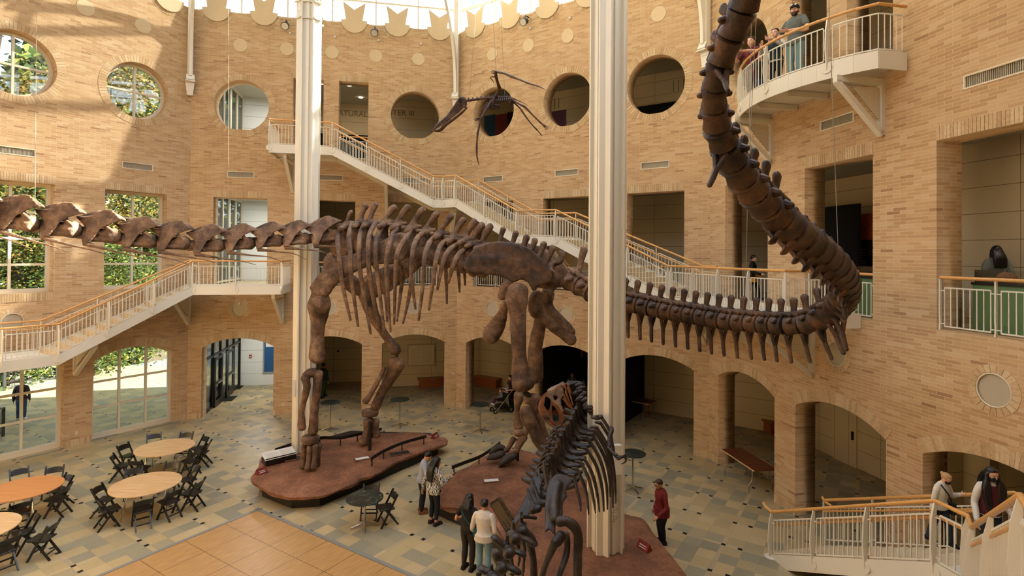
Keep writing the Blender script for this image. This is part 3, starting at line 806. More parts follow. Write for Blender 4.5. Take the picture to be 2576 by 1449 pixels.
st_right = stair('long white steel staircase descending from the upper doors across the angled back wall',
      [(2, 3.55, 11.33), (2, 5.95, 11.33), (2, 10.05, 9.29), (2, None, 9.29), (3, 1.5, 9.29), (3, 4.58, 7.69), (3, 6.28, 7.66), (3, None, 5.66), (4, 1.05, 5.66), (4, 6.4, 5.66)],
      [(2, 4.1, 11.02, 1.35), (2, 8.1, 10.0, 1.3), (2, 11.0, 8.98, 1.3), (3, 6.1, 7.35, 1.3), (3, 11.15, 5.33, 1.35), (4, 4.9, 5.33, 1.4)],
      [(2, 5.98, 11.33), (2, 10.05, 9.29), (2, None, 9.29), (3, 1.5, 9.29), (3, 4.58, 7.69), (3, 6.28, 7.66), (3, None, 5.66), (4, 1.05, 5.66)], (True, True))
st_low = stair('white steel staircase rising from the floor at the lower right, two masked visitors on it',
      [(4, 5.95, .02), (4, 9.95, 2.03), (4, None, 2.03), (5, 1.25, 2.03), (5, 4.5, 3.66), (5, 6.2, 3.66), (5, None, 5.6)],
      [], [(4, 5.7, .05), (4, 9.95, 2.03), (4, None, 2.03), (5, 1.25, 2.03), (5, 4.5, 3.66), (5, 6.2, 3.66)])
# the lower stair has handrail returns, extra low oak rails and foot plates at its bottom
for D in (DO, DI):
    a = fw(4, 5.95, D, .02); b = fw(4, 9.95, D, 2.03); t = (b - a).normalized()
    o = fn(4) * (-.07 if D == DO else .07)
    MB().tube([a + UPZ * 1.03, a - FAC[4][1] * .22 + UPZ * 1.05, a - FAC[4][1] * .30 + UPZ * 1.12], .034, 10).build('handrail', M['oak'], st_low, smooth=True)
    MB().tube([a + o - FAC[4][1] * .16 + UPZ * .66, a + o + UPZ * .72, b + o + UPZ * .76] + [fw(4, SIDE - (D) * t8, D, 2.03) + o + UPZ * .76, fw(5, 1.25, D, 2.03) + UPZ * .76, fw(5, 4.5, D, 3.66) + UPZ * .76], .026, 8).build('lower_handrail', M['oak'], st_low, smooth=True)
    MB().lathe([(.15, 0), (.15, .015), (.13, .022)], tuple(fw(4, 5.95, D, .004)), 24).build('foot_plate', M['white'], st_low)

# ---- curved balcony high on the right wall
bal = empty('balcony', fw(4, 5.0, 0, 11.3), 0, 'curved white steel balcony with oak handrail high on the right-hand wall', 'balcony')
bz = 11.33
def bpt(s, D): return fw(4, s, D, bz)
arc = []
S1, S0 = 7.62, 2.45
arc = [(S1, .05), (S1, .75)] + [(x, .78 + .78 * (1 - ((x - 5.2) / 2.45) ** 2) ** 1.0 if x > 2.75 else .78) for x in np.linspace(7.25, 2.75, 14)] + [(2.5, .5), (2.35, .06)]
arcp = [bpt(a, b) for a, b in arc]
mb = MB(); inner = [fw(4, S0, .02, bz), fw(4, S1, .02, bz)]
poly = [(a, b) for a, b in arc]
dm = Matrix(((FAC[4][1].x, fn(4).x, 0, fw(4, 0, 0).x), (FAC[4][1].y, fn(4).y, 0, fw(4, 0, 0).y), (0, 0, 1, bz), (0, 0, 0, 1)))
mb.prism(poly, -.18, -.06, dm); mb.build('deck', M['white'], bal)
mb = MB()
for a, b in zip(arcp[:-1], arcp[1:]): mb.beam(a - UPZ * .15, b - UPZ * .15, .04, .38)
mb.build('fascia', M['white'], bal)
for x in (3.2, 4.3, 5.4, 6.4): MB().beam(fw(4, x, .05, bz - .26), fw(4, x, 1.2, bz - .26), .10, .14).build('joist', M['white'], bal)
railing(bal, arcp, plate_side=lambda p: fn(4), post_step=1.5, smooth_curve=True, disc=True, fin=.11, post_end=(False, False))
bracket(bal, 4, 7.0, bz - .33, D=1.25, drop=1.25); bracket(bal, 4, 3.25, bz - .33, D=1.25, drop=1.25)

# ---- balustrades in the gallery openings
def balustrade(k, i, z, s0, s1, D, where, H=1.04):
    root = empty('balustrade', fw(k, (s0 + s1) / 2, D, z), 0, 'white balustrade with oak top rail in %s' % where, 'balustrade', 'balustrades in the gallery openings')
    railing(root, [fw(k, s0, D, z), fw(k, s1, D, z)], fin=.03, base=0.0, post_step=1.1, plate_side=lambda p: fn(k), H=H, bar=.125)
balustrade(4, 1, L2 + .02, 4.62, 6.68, -.10, 'the gallery opening behind the tail bend')
balustrade(4, 2, L2 + .02, 8.28, 10.38, -.06, 'the right edge opening before the green case')
balustrade(3, 0, L2 + .02, .95, 3.03, -.25, 'the left opening of the right back wall')
balustrade(3, 1, L2 + .02, 4.61, 6.69, -.25, 'the centre opening of the right back wall')
balustrade(3, 2, L2 + .02, 8.29, 10.37, -.35, 'the opening just right of the right column')
balustrade(2, 1, L2 + .02, 4.61, 6.69, -.25, 'the centre opening of the left back wall')
balustrade(2, 2, L2 + .02, 8.29, 10.37, -.25, 'the right opening of the left back wall')
balustrade(2, 0, L3 + .02, 6.0, 7.22, -.40, 'the upper doorway beside the left column')

# ---- the two white columns
def column(cx, cy, rz, label, nm='column', h=18.6, w=.37, flare=True, ztop=16.3):
    root = empty(nm, (cx, cy, 0), rz, label, 'column')
    # ribbed cruciform shaft
    a = w; out = []
    prof = [(-.20, a), (-.14, a), (-.14, a - .08), (.14, a - .08), (.14, a), (.20, a)]
    q = [(.20, a), (.16, a), (.16, .25), (.07, .25), (.07, .29), (-.07, .29), (-.07, .25), (-.16, .25), (-.16, a), (-.20, a)]
    full = []
    for r in range(4):
        c, s_ = cos(pi / 2 * r), sin(pi / 2 * r)
        pts = [(.20, a), (.155, a), (.155, a - .09), (.05, a - .09), (.05, a - .05), (-.05, a - .05), (-.05, a - .09), (-.155, a - .09), (-.155, a), (-.20, a), (-.25, .25)]
        full += [(x * c - y * s_, x * s_ + y * c) for x, y in pts]
    full = full
    mb = MB(); mb.prism(full, 0, ztop); mb.build('shaft', M['white2'], root, m=root.matrix_basis)
    if flare:
        mb = MB()
        for z in (ztop - .55, ztop): mb.prism([(x * 1.18, y * 1.18) for x, y in full], z - .02, z + .02)
        mb.build('collar', M['white2'], root, m=root.matrix_basis)
        for r in range(4):
            c, s_ = cos(pi / 2 * r + pi / 4), sin(pi / 2 * r + pi / 4); v = Vector((c, s_, 0)); b0 = Vector((cx, cy, 0)); R = Matrix.Rotation(rz, 3, 'Z'); v = R @ v
            pts = [b0 + v * (.26 + .02 * t + 2.6 * t ** 2.4) + UPZ * (ztop - .3 + 3.6 * t) for t in np.linspace(0, 1, 10)]
            mb = MB()
            for p, q2 in zip(pts[:-1], pts[1:]): mb.beam(p, q2, .12, .24, up=UPZ if False else v)
            mb.build('branch', M['white2'], root)
            p = b0 + v * .48 + UPZ * (ztop + .22); MB().box((0, 0, 0), (.26, .30, .05), m=Matrix.Translation(p) @ Matrix.Rotation(atan2(v.y, v.x), 4, 'Z') @ Matrix.Rotation(radians(-58), 4, 'Y')).build('gusset', M['white2'], root)
        mb = MB(); mb.prism([(x * .62, y * .62) for x, y in full], ztop, ztop + 5.2); mb.build('core', M['white2'], root, m=root.matrix_basis)
    return root
A2, A4 = pi + TH2 - pi / 2, TH2
colp = [(CEN.x + 7.66 * cos(a), CEN.y + 7.66 * sin(a), a) for a in (TH2 + pi / 2, TH2, TH2 - pi / 2, TH2 + pi)]
c1 = column(colp[0][0], colp[0][1], TH2, 'left white fluted steel column rising from the round-footed red platform', ztop=15.35)
c2 = column(colp[1][0], colp[1][1], TH2 + .25, 'right white fluted steel column rising behind the dark predator skeleton', ztop=15.35)
# speaker cut-outs and white boxes on the columns
def col_disc(root, pos, nrm, r=.07, nm='speaker_grille'):
    z = Vector(nrm).normalized(); x = UPZ.cross(z).normalized(); m = Matrix(((x.x, 0, z.x, pos[0]), (x.y, 0, z.y, pos[1]), (0, 1, 0, pos[2]), (0, 0, 0, 1)))
    mb = MB(); mb.prism(circ(0, 0, r, 24), -.01, .006, m); mb.build(nm, M['grillehole'], root)
M['grillehole'] = perf_mat(); 
for z in (1.25, 1.44, 1.63, 1.82): 
    p = wallpt
    t = TH2 + .25 - pi / 2 - .0
    v = Vector((cos(t), sin(t), 0)); x = Vector((-v.y, v.x, 0))
    col_disc(c2, Vector((colp[1][0], colp[1][1], z)) + v * .325 - x * .0, v, .075)
# ---- corner posts with curved steel arms
def corner_arm(k, label):
    a = fw(k, 0, .18); n = (Vector((CEN.x, CEN.y, 0)) - Vector((a.x, a.y, 0))).normalized()
    root = empty('roof_bracket', a + UPZ * 13.7, 0, label, 'bracket', 'curved steel arms in the wall corners')
    mb = MB(); mb.beam(a + UPZ * 14.0, a + UPZ * 19.3, .20, .24, up=n); mb.build('post', M['white'], root)
    pts = [a + n * (.12 + 3.2 * t ** 2.1) + UPZ * (14.4 + 4.9 * t ** .85) for t in np.linspace(0, 1, 14)]
    mb = MB()
    for p, q in zip(pts[:-1], pts[1:]): mb.beam(p, q, .12, .26, up=n)
    mb.build('arm', M['white'], root)
    mb = MB(); x = Vector((-n.y, n.x, 0)); m = Matrix(((x.x, 0, n.x, a.x), (x.y, 0, n.y, a.y), (0, 1, 0, 13.6), (0, 0, 0, 1)))
    mb.prism([(-.10, 0), (.10, 0), (.17, .55), (-.17, .55)], -.08, .10, m); mb.box((0, .56, .12), (.36, .04, .36), m=m); mb.box((0, .72, .22), (.30, .26, .04), (-.5, 0, 0), m=m); mb.build('shoe', M['white'], root)
corner_arm(2, 'curved white steel roof arm in the corner beside the sunlit wall')
corner_arm(3, 'curved white steel roof arm in the corner above the flying reptile skeleton')
corner_arm(4, 'curved white steel roof arm in the corner beside the raised tail')
corner_arm(1, 'curved white steel roof arm in the corner beyond the left frame edge')
corner_arm(5, 'curved white steel roof arm in the corner beyond the right frame edge')
# ---- stage lights under the skylight
def spotlight(u, v, k, label, aim):
    s, z = wallpt(k, u, v, .3); p = fw(k, s, .38, z); root = empty('stage_light', p, 0, label, 'spotlight', 'stage lights under the skylight')
    d = Vector(aim).normalized(); x = d.orthogonal().normalized()
    mb = MB(); mb.tube([p - d * .20, p - d * .16, p + d * .02, p + d * .10], [.07, .13, .15, .17], 16); mb.build('housing', M['blackmetal'], root, smooth=True)
    MB().tube([p + d * .085, p + d * .105], [.145, .145], 16).build('lens', M['lens'], root)
    mb = MB(); mb.tube([p + UPZ * .05 + fn(k) * .0, p + UPZ * .30 - fn(k) * .12, fw(k, s, .02, z + .30)], .025, 6); mb.build('yoke', M['blackmetal'], root)
M['lens'] = plain('spot_lens', '#b8b5a8', .15, spec=.7)
spotlight(719, 67, 2, 'black stage light under the skylight, left of the left column', (.1, -.9, -.5))
spotlight(943, 83, 2, 'black stage light under the skylight, right of the left column', (.0, -.8, -.7))
spotlight(1321, 56, 3, 'black stage light under the skylight on the angled back wall', (-.5, -.7, -.5))
# ================================================================ SKELETONS
from mathutils import noise as mnoise
from mathutils.geometry import tessellate_polygon
def organic(mb, name, mat, parent, voxel=.03, it=4, amp=.0, fac=.5):
    me = mb.mesh('tmp'); ob = bpy.data.objects.new('tmp', me)
    r = ob.modifiers.new('r', 'REMESH'); r.mode = 'VOXEL'; r.voxel_size = voxel
    s = ob.modifiers.new('s', 'SMOOTH'); s.factor = fac; s.iterations = it
    m2 = bake(ob)
    bpy.data.objects.remove(ob); bpy.data.meshes.remove(me)
    if amp > .008:
        for v in m2.vertices: v.co += v.normal * mnoise.noise(v.co * 3.7) * amp * 1.3
    m2.name = name
    return mesh_obj(name, m2, mat, parent, smooth=True) if True else None
def ppx(l): return l
def pbone(mb, chain, n=10, flat=None, sub=4, dY=0.0):
    """chain of (px, py, depth, radius in px)"""
    pts = [at(u, v, Y + dY) for u, v, Y, r in chain]; rad = [r / F_PX * (Y + dY) for u, v, Y, r in chain]
    mb.bone(pts, rad, n, sub, flat)
def slab(mb, outline, Yf, th):
    """flat bone from its outline; Yf(u,v) gives the depth of its middle, th its thickness (number or function)"""
    pts = []
    for (a, b) in zip(outline, outline[1:] + outline[:1]):
        n = max(1, int(math.hypot(b[0] - a[0], b[1] - a[1]) / 14)); pts += [(a[0] + (b[0] - a[0]) * i / n, a[1] + (b[1] - a[1]) * i / n) for i in range(n)]
    t = th
    n = len(pts); F = [at(u, v, Yf(u, v) - t / 2) for u, v in pts]; B = [at(u, v, Yf(u, v) + t / 2) for u, v in pts]
    tri = tessellate_polygon([[Vector((u, -v, 0)) for u, v in pts]])
    mb.add(F + B, [tuple(x) for x in tri] + [tuple(i + n for i in x[::-1]) for x in tri] + [(i, (i + 1) % n, n + (i + 1) % n, n + i) for i in range(n)])
def slab_h(mb, loops, Yf, t):
    L = []
    for outline in loops:
        pts = []
        for (a, b) in zip(outline, outline[1:] + outline[:1]):
            n = max(1, int(math.hypot(b[0] - a[0], b[1] - a[1]) / 4)); pts += [(a[0] + (b[0] - a[0]) * i / n, a[1] + (b[1] - a[1]) * i / n) for i in range(n)]
        L.append(pts)
    al = [p for l in L for p in l]; n = len(al); F = [at(u, v, Yf(u, v) - t / 2) for u, v in al]; B = [at(u, v, Yf(u, v) + t / 2) for u, v in al]
    tri = tessellate_polygon([[Vector((u, -v, 0)) for u, v in l] for l in L]); fs = [tuple(x) for x in tri] + [tuple(i + n for i in x[::-1]) for x in tri]; o = 0
    for l in L:
        m_ = len(l); fs += [(o + i, o + (i + 1) % m_, n + o + (i + 1) % m_, n + o + i) for i in range(m_)]; o += m_
    mb.add(F + B, fs)
def lerp_table(T, x):
    if x <= T[0][0]: return T[0][1]
    for (a, b), (c, d) in zip(T[:-1], T[1:]):
        if x <= c: return b + (d - b) * (x - a) / (c - a)
    return T[-1][1]
YB = lambda u: lerp_table([(-100, 14.7), (0, 15.1), (400, 16.4), (780, 17.25), (900, 17.5), (1100, 17.0), (1350, 16.3), (1420, 16.1)], u)
SQ = empty('sauropod_skeleton', (-2.0, 17.0, .5), 0, 'giant long-necked dinosaur skeleton, bronze brown, its tail looping up at right', 'dinosaur skeleton')
BO, BT = M['bone'], M['bonetail']
# ---- neck vertebrae
OUTL = [(1310, 525), (1380, 526), (1450, 514), (1500, 482), (1535, 463), (1590, 468), (1622, 502), (1655, 532), (1704, 545), (1650, 552), (1562, 580), (1500, 622), (1450, 690), (1420, 728), (1380, 722), (1395, 660), (1385, 612), (1350, 572), (1312, 538)]
peaks = [(-46, 470, 108, 4), (62, 488, 106, 4), (168, 507, 102, 2), (270, 526, 97, 2), (363, 543, 91, 0), (446, 553, 86, -2), (532, 562, 82, -4), (609, 561, 77, -6), (682, 557, 73, -7), (749, 553, 72, -8), (819, 543, 76, -12)]
for u0, v0, pitch, rot in peaks:
    k = pitch / 300; ca, sa = cos(radians(rot)), sin(radians(rot))
    def T(x, y):
        dx, dy = (x - 1550) * k, (y - 462) * k; return (u0 + dx * ca - dy * sa, v0 + dx * sa + dy * ca)
    ol = [T(*p) for p in OUTL]; yb = YB(u0); mb = MB(); hh = 265 * k
    offn = lambda u, v: yb - (.07 + .30 * max(0, min(1, (v - v0) / hh)))
    offf = lambda u, v: yb + (.07 + .30 * max(0, min(1, (v - v0) / hh)))
    slab(mb, ol, offn, .09); slab(mb, ol, offf, .09)
    # ridge and centrum
    pbone(mb, [T(1345, 535) + (yb, 14 * k), T(1540, 500) + (yb, 34 * k), T(1690, 545) + (yb, 12 * k)])
    pbone(mb, [T(1325, 650) + (yb, 52 * k), T(1420, 655) + (yb, 48 * k), T(1500, 665) + (yb, 52 * k), T(1612, 668) + (yb, 66 * k)], 12)
    pbone(mb, [T(1395, 640) + (yb - .1, 30 * k), T(1395, 720) + (yb - .33, 30 * k)]); pbone(mb, [T(1395, 640) + (yb + .1, 30 * k), T(1395, 720) + (yb + .33, 30 * k)])
    pbone(mb, [T(1500, 560) + (yb - .12, 22 * k), T(1600, 640) + (yb - .16, 14 * k)]); pbone(mb, [T(1440, 700) + (yb - .22, 20 * k), T(1600, 700) + (yb - .12, 24 * k)])
    vt = organic(mb, 'cervical_vertebra', BO, SQ, .026, 2, .0)
    for dY in (-.34, .34):
        mb = MB(); L = 1.0 if pitch > 75 else .8
        pbone(mb, [T(1385, 735) + (yb + dY, 22 * k), T(1430, 745) + (yb + dY, 17 * k), T(1600, 785) + (yb + dY, 8 * k), T(1600 + 180 * L, 822) + (yb + dY, 5 * k), T(1600 + 330 * L, 870 + (30 if rot < -5 else 0)) + (yb + dY * .9, 2.2 * k)], 8)
        mb.build('cervical_rib', BO, SQ, smooth=True)
# ---- back vertebrae
tips = [(884, 527, 870, 562, 6), (920, 513, 904, 556, 8), (945, 509, 928, 556, 8), (993, 517, 968, 556, 9), (1027, 515, 1000, 560, 9), (1064, 522, 1036, 568, 9), (1100, 532, 1072, 576, 9), (1135, 539, 1108, 584, 9), (1167, 546, 1143, 592, 9), (1195, 552, 1170, 598, 9), (1213, 560, 1188, 606, 9), (1234, 564, 1210, 612, 9)]
for tu, tv, bu, bv, r in tips:
    y = YB(bu); mb = MB()
    pbone(mb, [(tu + 1, tv + 5, y, r * 1.05), (tu * .7 + bu * .3, tv * .7 + bv * .3, y, r * 1.05), (bu + 3, bv - 6, y, r * .85), (bu - 2, bv + 8, y, r * 1.9)], 10, flat=None)
    pbone(mb, [(bu - 2, bv + 6, y, 11), (bu - 6, bv + 40, y, 16)])
    for s in (-1, 1):
        pbone(mb, [(bu, bv + 6, y, 9), (bu - 8, bv + 12, y + s * .40, 7), (bu - 14, bv + 14, y + s * .62, 8)])
        pbone(mb, [(bu + 2, bv + 4, y, 8), (bu + 22, bv + 2, y + s * .16, 5)]); pbone(mb, [(bu - 4, bv + 8, y, 7), (bu - 24, bv + 4, y + s * .16, 6)])
    pbone(mb, [(bu - 24, bv + 62, y, 24), (bu - 8, bv + 60, y, 20), (bu + 10, bv + 64, y, 25)], 14)
    organic(mb, 'dorsal_vertebra', BO, SQ, .035, 3, .015)
# ---- sacral spines
for tu, tv, bu, bv, r in ((1266, 572, 1250, 640, 10), (1298, 582, 1282, 650, 10), (1325, 592, 1308, 660, 11), (1346, 600, 1326, 668, 11), (1368, 609, 1348, 680, 11), (1390, 619, 1368, 690, 11), (1415, 634, 1384, 690, 12)):
    y = YB(bu); mb = MB(); pbone(mb, [(tu, tv + 4, y, r), (tu - 6, tv + 22, y, r * .8), (bu + 4, bv - 26, y, r * .9), (bu, bv, y, r * 1.5)], 10, flat=((1, 0, 0), .85))
    pbone(mb, [(bu, bv - 8, y - .5, 7), (bu, bv, y, 16), (bu, bv - 8, y + .5, 7)]); pbone(mb, [(bu - 14, bv + 10, y, 24), (bu + 12, bv + 14, y, 24)])
    organic(mb, 'sacral_vertebra', BO, SQ, .035, 3, .015)
# ---- ribs (crop coordinates -> pixels)
def cr(x, y): return (660 + x / 3.814, 480 + y / 3.814)
near = [[(745, 392), (722, 470), (735, 600), (765, 880), (845, 1240)], [(865, 312), (832, 420), (845, 620), (852, 820), (918, 1300)], [(980, 315), (938, 420), (930, 560), (942, 800), (1038, 1368)],
        [(1090, 302), (1034, 400), (1016, 520), (1024, 760), (1070, 1050), (1132, 1345)], [(1150, 338), (1104, 430), (1088, 540), (1097, 740), (1172, 1358)], [(1290, 362), (1250, 420), (1205, 560), (1190, 740), (1228, 1352)],
        [(1420, 378), (1385, 440), (1300, 580), (1280, 740), (1264, 1278)], [(1548, 402), (1482, 460), (1442, 580), (1430, 800), (1468, 1132)], [(1668, 432), (1602, 500), (1556, 640), (1545, 850), (1500, 1242)],
        [(1782, 468), (1712, 522), (1668, 660), (1640, 850), (1598, 1142)], [(1872, 512), (1792, 570), (1732, 690), (1680, 945)], [(1972, 552), (1892, 600), (1830, 720), (1782, 885)]]
far = [[(900, 420), (1000, 600), (1120, 800), (1180, 1000), (1196, 1255)], [(1150, 420), (1260, 600), (1345, 760), (1330, 950), (1292, 1252)], [(1300, 420), (1400, 600), (1430, 850), (1400, 1050), (1350, 1272)],
       [(1600, 520), (1720, 620), (1760, 780), (1770, 1082)], [(1750, 520), (1850, 620), (1880, 760), (1892, 972)], [(1880, 540), (1930, 700), (1945, 905)], [(1960, 560), (2040, 680), (2075, 820)]]
for side, L in ((-1, near), (1, far)):
    for c in L:
        pts = []; n = len(c)
        for i, (x, y) in enumerate(c):
            u, v = cr(x, y); t = i / (n - 1); b = [.30, .80, 1.15, 1.2, 1.0, .8][min(i, 5)] if n > 4 else [.35, .9, 1.1, .95][i]
            pts.append((u, v, YB(u) + side * b, [5.8, 6.2, 5.8, 5.2, 2.8][min(4, int(t * 4.01))] + (.5 if side < 0 else -.4)))
        mb = MB(); pbone(mb, pts, 8, flat=((0, 1, 0), .6)); mb.build('rib', BO, SQ, smooth=True)
# ---- shoulder blades
SC = [(640, 590), (680, 600), (690, 645), (900, 600), (1100, 512), (1230, 432), (1320, 396), (1380, 408), (1412, 470), (1400, 580), (1342, 680), (1240, 706), (1080, 702), (900, 770), (800, 832), (700, 882), (640, 932), (562, 1012), (490, 1042), (470, 962), (448, 930), (500, 850), (580, 762), (588, 650)]
def fill_bone(outline, Yf, th, core, nm, vox=.04, amp=.012, mat=None):
    mb = MB(); slab(mb, outline, Yf, th)
    for ch in core: pbone(mb, ch, 10, flat=((0, 1, 0), .5))
    return organic(mb, nm, mat or BO, SQ, vox, 5, amp)
ol = [cr(*p) for p in SC]; ys = 16.35
fill_bone(ol, lambda u, v: ys + .0006 * (u - 800), .20, [[cr(560, 960) + (ys, 24), cr(700, 790) + (ys, 24), cr(850, 720) + (ys, 20), cr(1050, 630) + (ys + .1, 20), cr(1280, 540) + (ys + .1, 26)], [cr(640, 640) + (ys, 9), cr(640, 720) + (ys, 12)]], 'scapula')
mb = MB(); yf = 18.9
pbone(mb, [cr(1560, 600) + (yf - .3, 16), cr(1320, 770) + (yf, 28), cr(1080, 900) + (yf, 34), cr(940, 930) + (yf, 24), cr(800, 860) + (yf - .2, 22)], 12, flat=((0, 1, 0), .35)); organic(mb, 'scapula', BO, SQ, .05, 4, .03)
# ---- front limbs
def limb(nm, chains, vox=.04, amp=.02, flat=None, mat=None, par=None):
    mb = MB()
    for c in chains: pbone(mb, c, 12, flat=flat)
    return organic(mb, nm, mat or BO, par or SQ, vox, 4, amp)
a = 16.55
limb('humerus', [[(806, 738, a - .1, 22), (803, 766, a - .1, 30), (802, 790, a, 26), (800, 822, a, 17.5), (799, 852, a, 17), (798, 880, a, 20), (798, 902, a, 22)]], flat=((0, 1, 0), .7))
limb('ulna', [[(801, 938, a, 14), (799, 961, a, 12), (795, 999, a, 10.5), (791, 1034, a, 10), (789, 1063, a, 12), (787, 1086, a, 14)]])
limb('radius', [[(766, 948, a - .2, 12), (772, 970, a - .2, 10.5), (767, 999, a - .15, 8), (760, 1034, a - .1, 7.3), (759, 1057, a - .1, 9), (760, 1077, a - .1, 11.5)], [(766, 946, a - .2, 10), (782, 936, a - .1, 12), (792, 938, a, 12)]])
mb = MB(); c = at(781, 1104, a); mb.lathe([(.10, -.10), (.24, -.12), (.27, -.04), (.27, .06), (.20, .12), (.08, .11)], tuple(c), 20); organic(mb, 'carpal', BO, SQ, .03, 3, .012)
for (u0, v0, u1, v1, dY) in ((766, 1120, 762, 1178, 0), (780, 1124, 775, 1183, -.22), (794, 1122, 789, 1181, -.2), (803, 1118, 797, 1172, .1), (784, 1120, 782, 1174, .3)):
    limb('metacarpal', [[(u0, v0, a + dY * .6, 9), (u0 * .5 + u1 * .5, v0 * .5 + v1 * .5, a + dY, 6.2), (u1, v1 - 4, a + dY * 1.2, 9.5)]], .03, .01)
MB().tube([at(798, 905, a), at(798, 935, a)], .05, 8).build('support_rod', M['blackmetal'], SQ)
b = 18.9
limb('humerus', [[(920, 742, b, 20), (930, 770, b, 18), (943, 800, b, 15), (972, 848, b, 10.5), (992, 872, b, 13), (995, 884, b, 15)]], mat=BO)
limb('ulna', [[(1000, 912, b, 23), (986, 945, b, 16), (962, 985, b, 12), (944, 1024, b, 14)]], flat=((0, 1, 0), .7))
limb('radius', [[(968, 925, b - .2, 6), (947, 964, b - .2, 7), (930, 996, b - .2, 7), (919, 1010, b - .2, 9)]])
mb = MB(); mb.lathe([(.10, -.10), (.27, -.10), (.30, 0), (.27, .10), (.10, .11)], tuple(at(931, 1038, b)), 20); organic(mb, 'carpal', BO, SQ, .03, 3, .012)
limb('metacarpal', [[(926, 1060, b - .2, 13), (922, 1085, b - .2, 9), (914, 1112, b - .2, 12)]], .03, .01); limb('metacarpal', [[(946, 1058, b, 9.5), (945, 1078, b, 8), (948, 1096, b, 10.5)]], .03, .01); limb('metacarpal', [[(930, 1056, b + .2, 11), (932, 1080, b + .2, 8), (930, 1098, b + .2, 10)]], .03, .01)
pf = gnd(930, 1132, .5); MB().tube([pf + UPZ * .0, Vector((pf.x, pf.y, at(930, 1060, pf.y).z))], .055, 8).build('support_rod', M['blackmetal'], SQ)
MB().tube([at(995, 884, b), at(1000, 902, b)], .045, 8).build('support_rod', M['blackmetal'], SQ)
# ---- pelvis
def c2(x, y): return (1130 + x / 3.622, 520 + y / 3.622)
IL = [(130, 530), (150, 470), (200, 410), (270, 352), (350, 326), (450, 315), (560, 320), (650, 345), (740, 386), (810, 440), (870, 500), (920, 570), (946, 622), (930, 680), (880, 712), (805, 722), (796, 762), (760, 772), (740, 722), (700, 672), (650, 660), (590, 692), (560, 682), (450, 632), (370, 616), (280, 616), (190, 606), (140, 572)]
yi = 15.35
fill_bone([c2(*p) for p in IL], lambda u, v: yi - .0005 * (u - 1300), .22, [[c2(260, 480) + (yi, 18), c2(500, 480) + (yi, 22), c2(720, 560) + (yi, 22), c2(850, 640) + (yi, 18)]], 'ilium', mat=M['bonetail'])
fill_bone([(u + 46, v + 4) for u, v in [c2(*p) for p in IL]], lambda u, v: 17.3, .22, [], 'ilium', .06)
limb('femur', [[(1303, 728, 15.2, 28), (1300, 752, 15.2, 29), (1302, 796, 15.2, 22), (1304, 851, 15.2, 20), (1307, 900, 15.2, 19), (1311, 940, 15.2, 25), (1317, 966, 15.2, 31)]], flat=((0, 1, 0), .75))
limb('pubis', [[(1282, 712, 15.6, 14), (1272, 728, 15.6, 18), (1262, 748, 15.6, 13)], [(1272, 762, 15.8, 9), (1264, 790, 16, 13), (1248, 822, 16.2, 22), (1233, 848, 16.2, 24)]], flat=((0, 1, 0), .6))
limb('ischium', [[(1351, 738, 15.7, 14), (1348, 776, 15.8, 21), (1378, 810, 15.9, 15), (1412, 836, 16, 14.5), (1440, 857, 16, 16)]], flat=((0, 1, 0), .6))
limb('ischium', [[(1380, 735, 17, 13), (1378, 768, 17, 13), (1405, 800, 16.9, 12), (1440, 838, 16.8, 12)]])
limb('femur', [[(1380, 735, 17.3, 17), (1358, 818, 17.3, 17), (1346, 876, 17.3, 18), (1347, 900, 17.3, 20), (1345, 950, 17.3, 23)]])
# lower hind legs and feet
limb('tibia', [[(1323, 1030, 15.0, 15), (1333, 1060, 15.0, 18), (1350, 1098, 15.0, 15), (1367, 1132, 15.0, 14), (1380, 1165, 15.0, 17)]], amp=.025)
limb('fibula', [[(1322, 1006, 15.3, 12), (1343, 1003, 15.3, 15), (1358, 1012, 15.3, 12)], [(1343, 1006, 15.3, 15), (1353, 1042, 15.3, 12), (1368, 1086, 15.3, 9.5), (1378, 1112, 15.3, 10)]], amp=.025)
limb('tibia', [[(1308, 995, 17.2, 16), (1302, 1020, 17.2, 9), (1300, 1048, 17.2, 9), (1305, 1074, 17.2, 14)]])
MB().tube([at(1318, 985, 15.2), at(1338, 1000, 15.25)], .07, 8).build('support_rod', M['blackmetal'], SQ)
limb('tarsal', [[(1296, 1087, 17.1, 9), (1312, 1089, 17.1, 12), (1326, 1086, 17.1, 8)]])
limb('metatarsal', [[(1318, 1098, 17.1, 11), (1306, 1119, 17.0, 9), (1298, 1134, 16.9, 10)]], .03); limb('metatarsal', [[(1292, 1103, 17.2, 7), (1281, 1124, 17.2, 6.5), (1273, 1134, 17.1, 8)]], .03)
limb('claw', [[(1296, 1145, 16.85, 10), (1277, 1153, 16.8, 11.5), (1262, 1166, 16.75, 8), (1257, 1176, 16.7, 2)]], .025, mat=M['claw']); limb('claw', [[(1268, 1140, 17.0, 8), (1248, 1146, 17.0, 9), (1234, 1150, 16.95, 7.5), (1223, 1157, 16.9, 2)]], .025, mat=M['claw']); limb('claw', [[(1268, 1128, 17.3, 6), (1254, 1126, 17.3, 9), (1240, 1133, 17.25, 7.5), (1231, 1142, 17.2, 2.5)]], .025, mat=M['claw'])
limb('tarsal', [[(1374, 1180, 15.0, 12), (1392, 1182, 15.0, 12)]]); limb('metatarsal', [[(1376, 1188, 15, 10), (1368, 1206, 14.9, 9), (1362, 1222, 14.8, 10)]], .03); limb('metatarsal', [[(1392, 1188, 15, 10), (1386, 1208, 14.9, 9), (1382, 1226, 14.8, 10)]], .03)
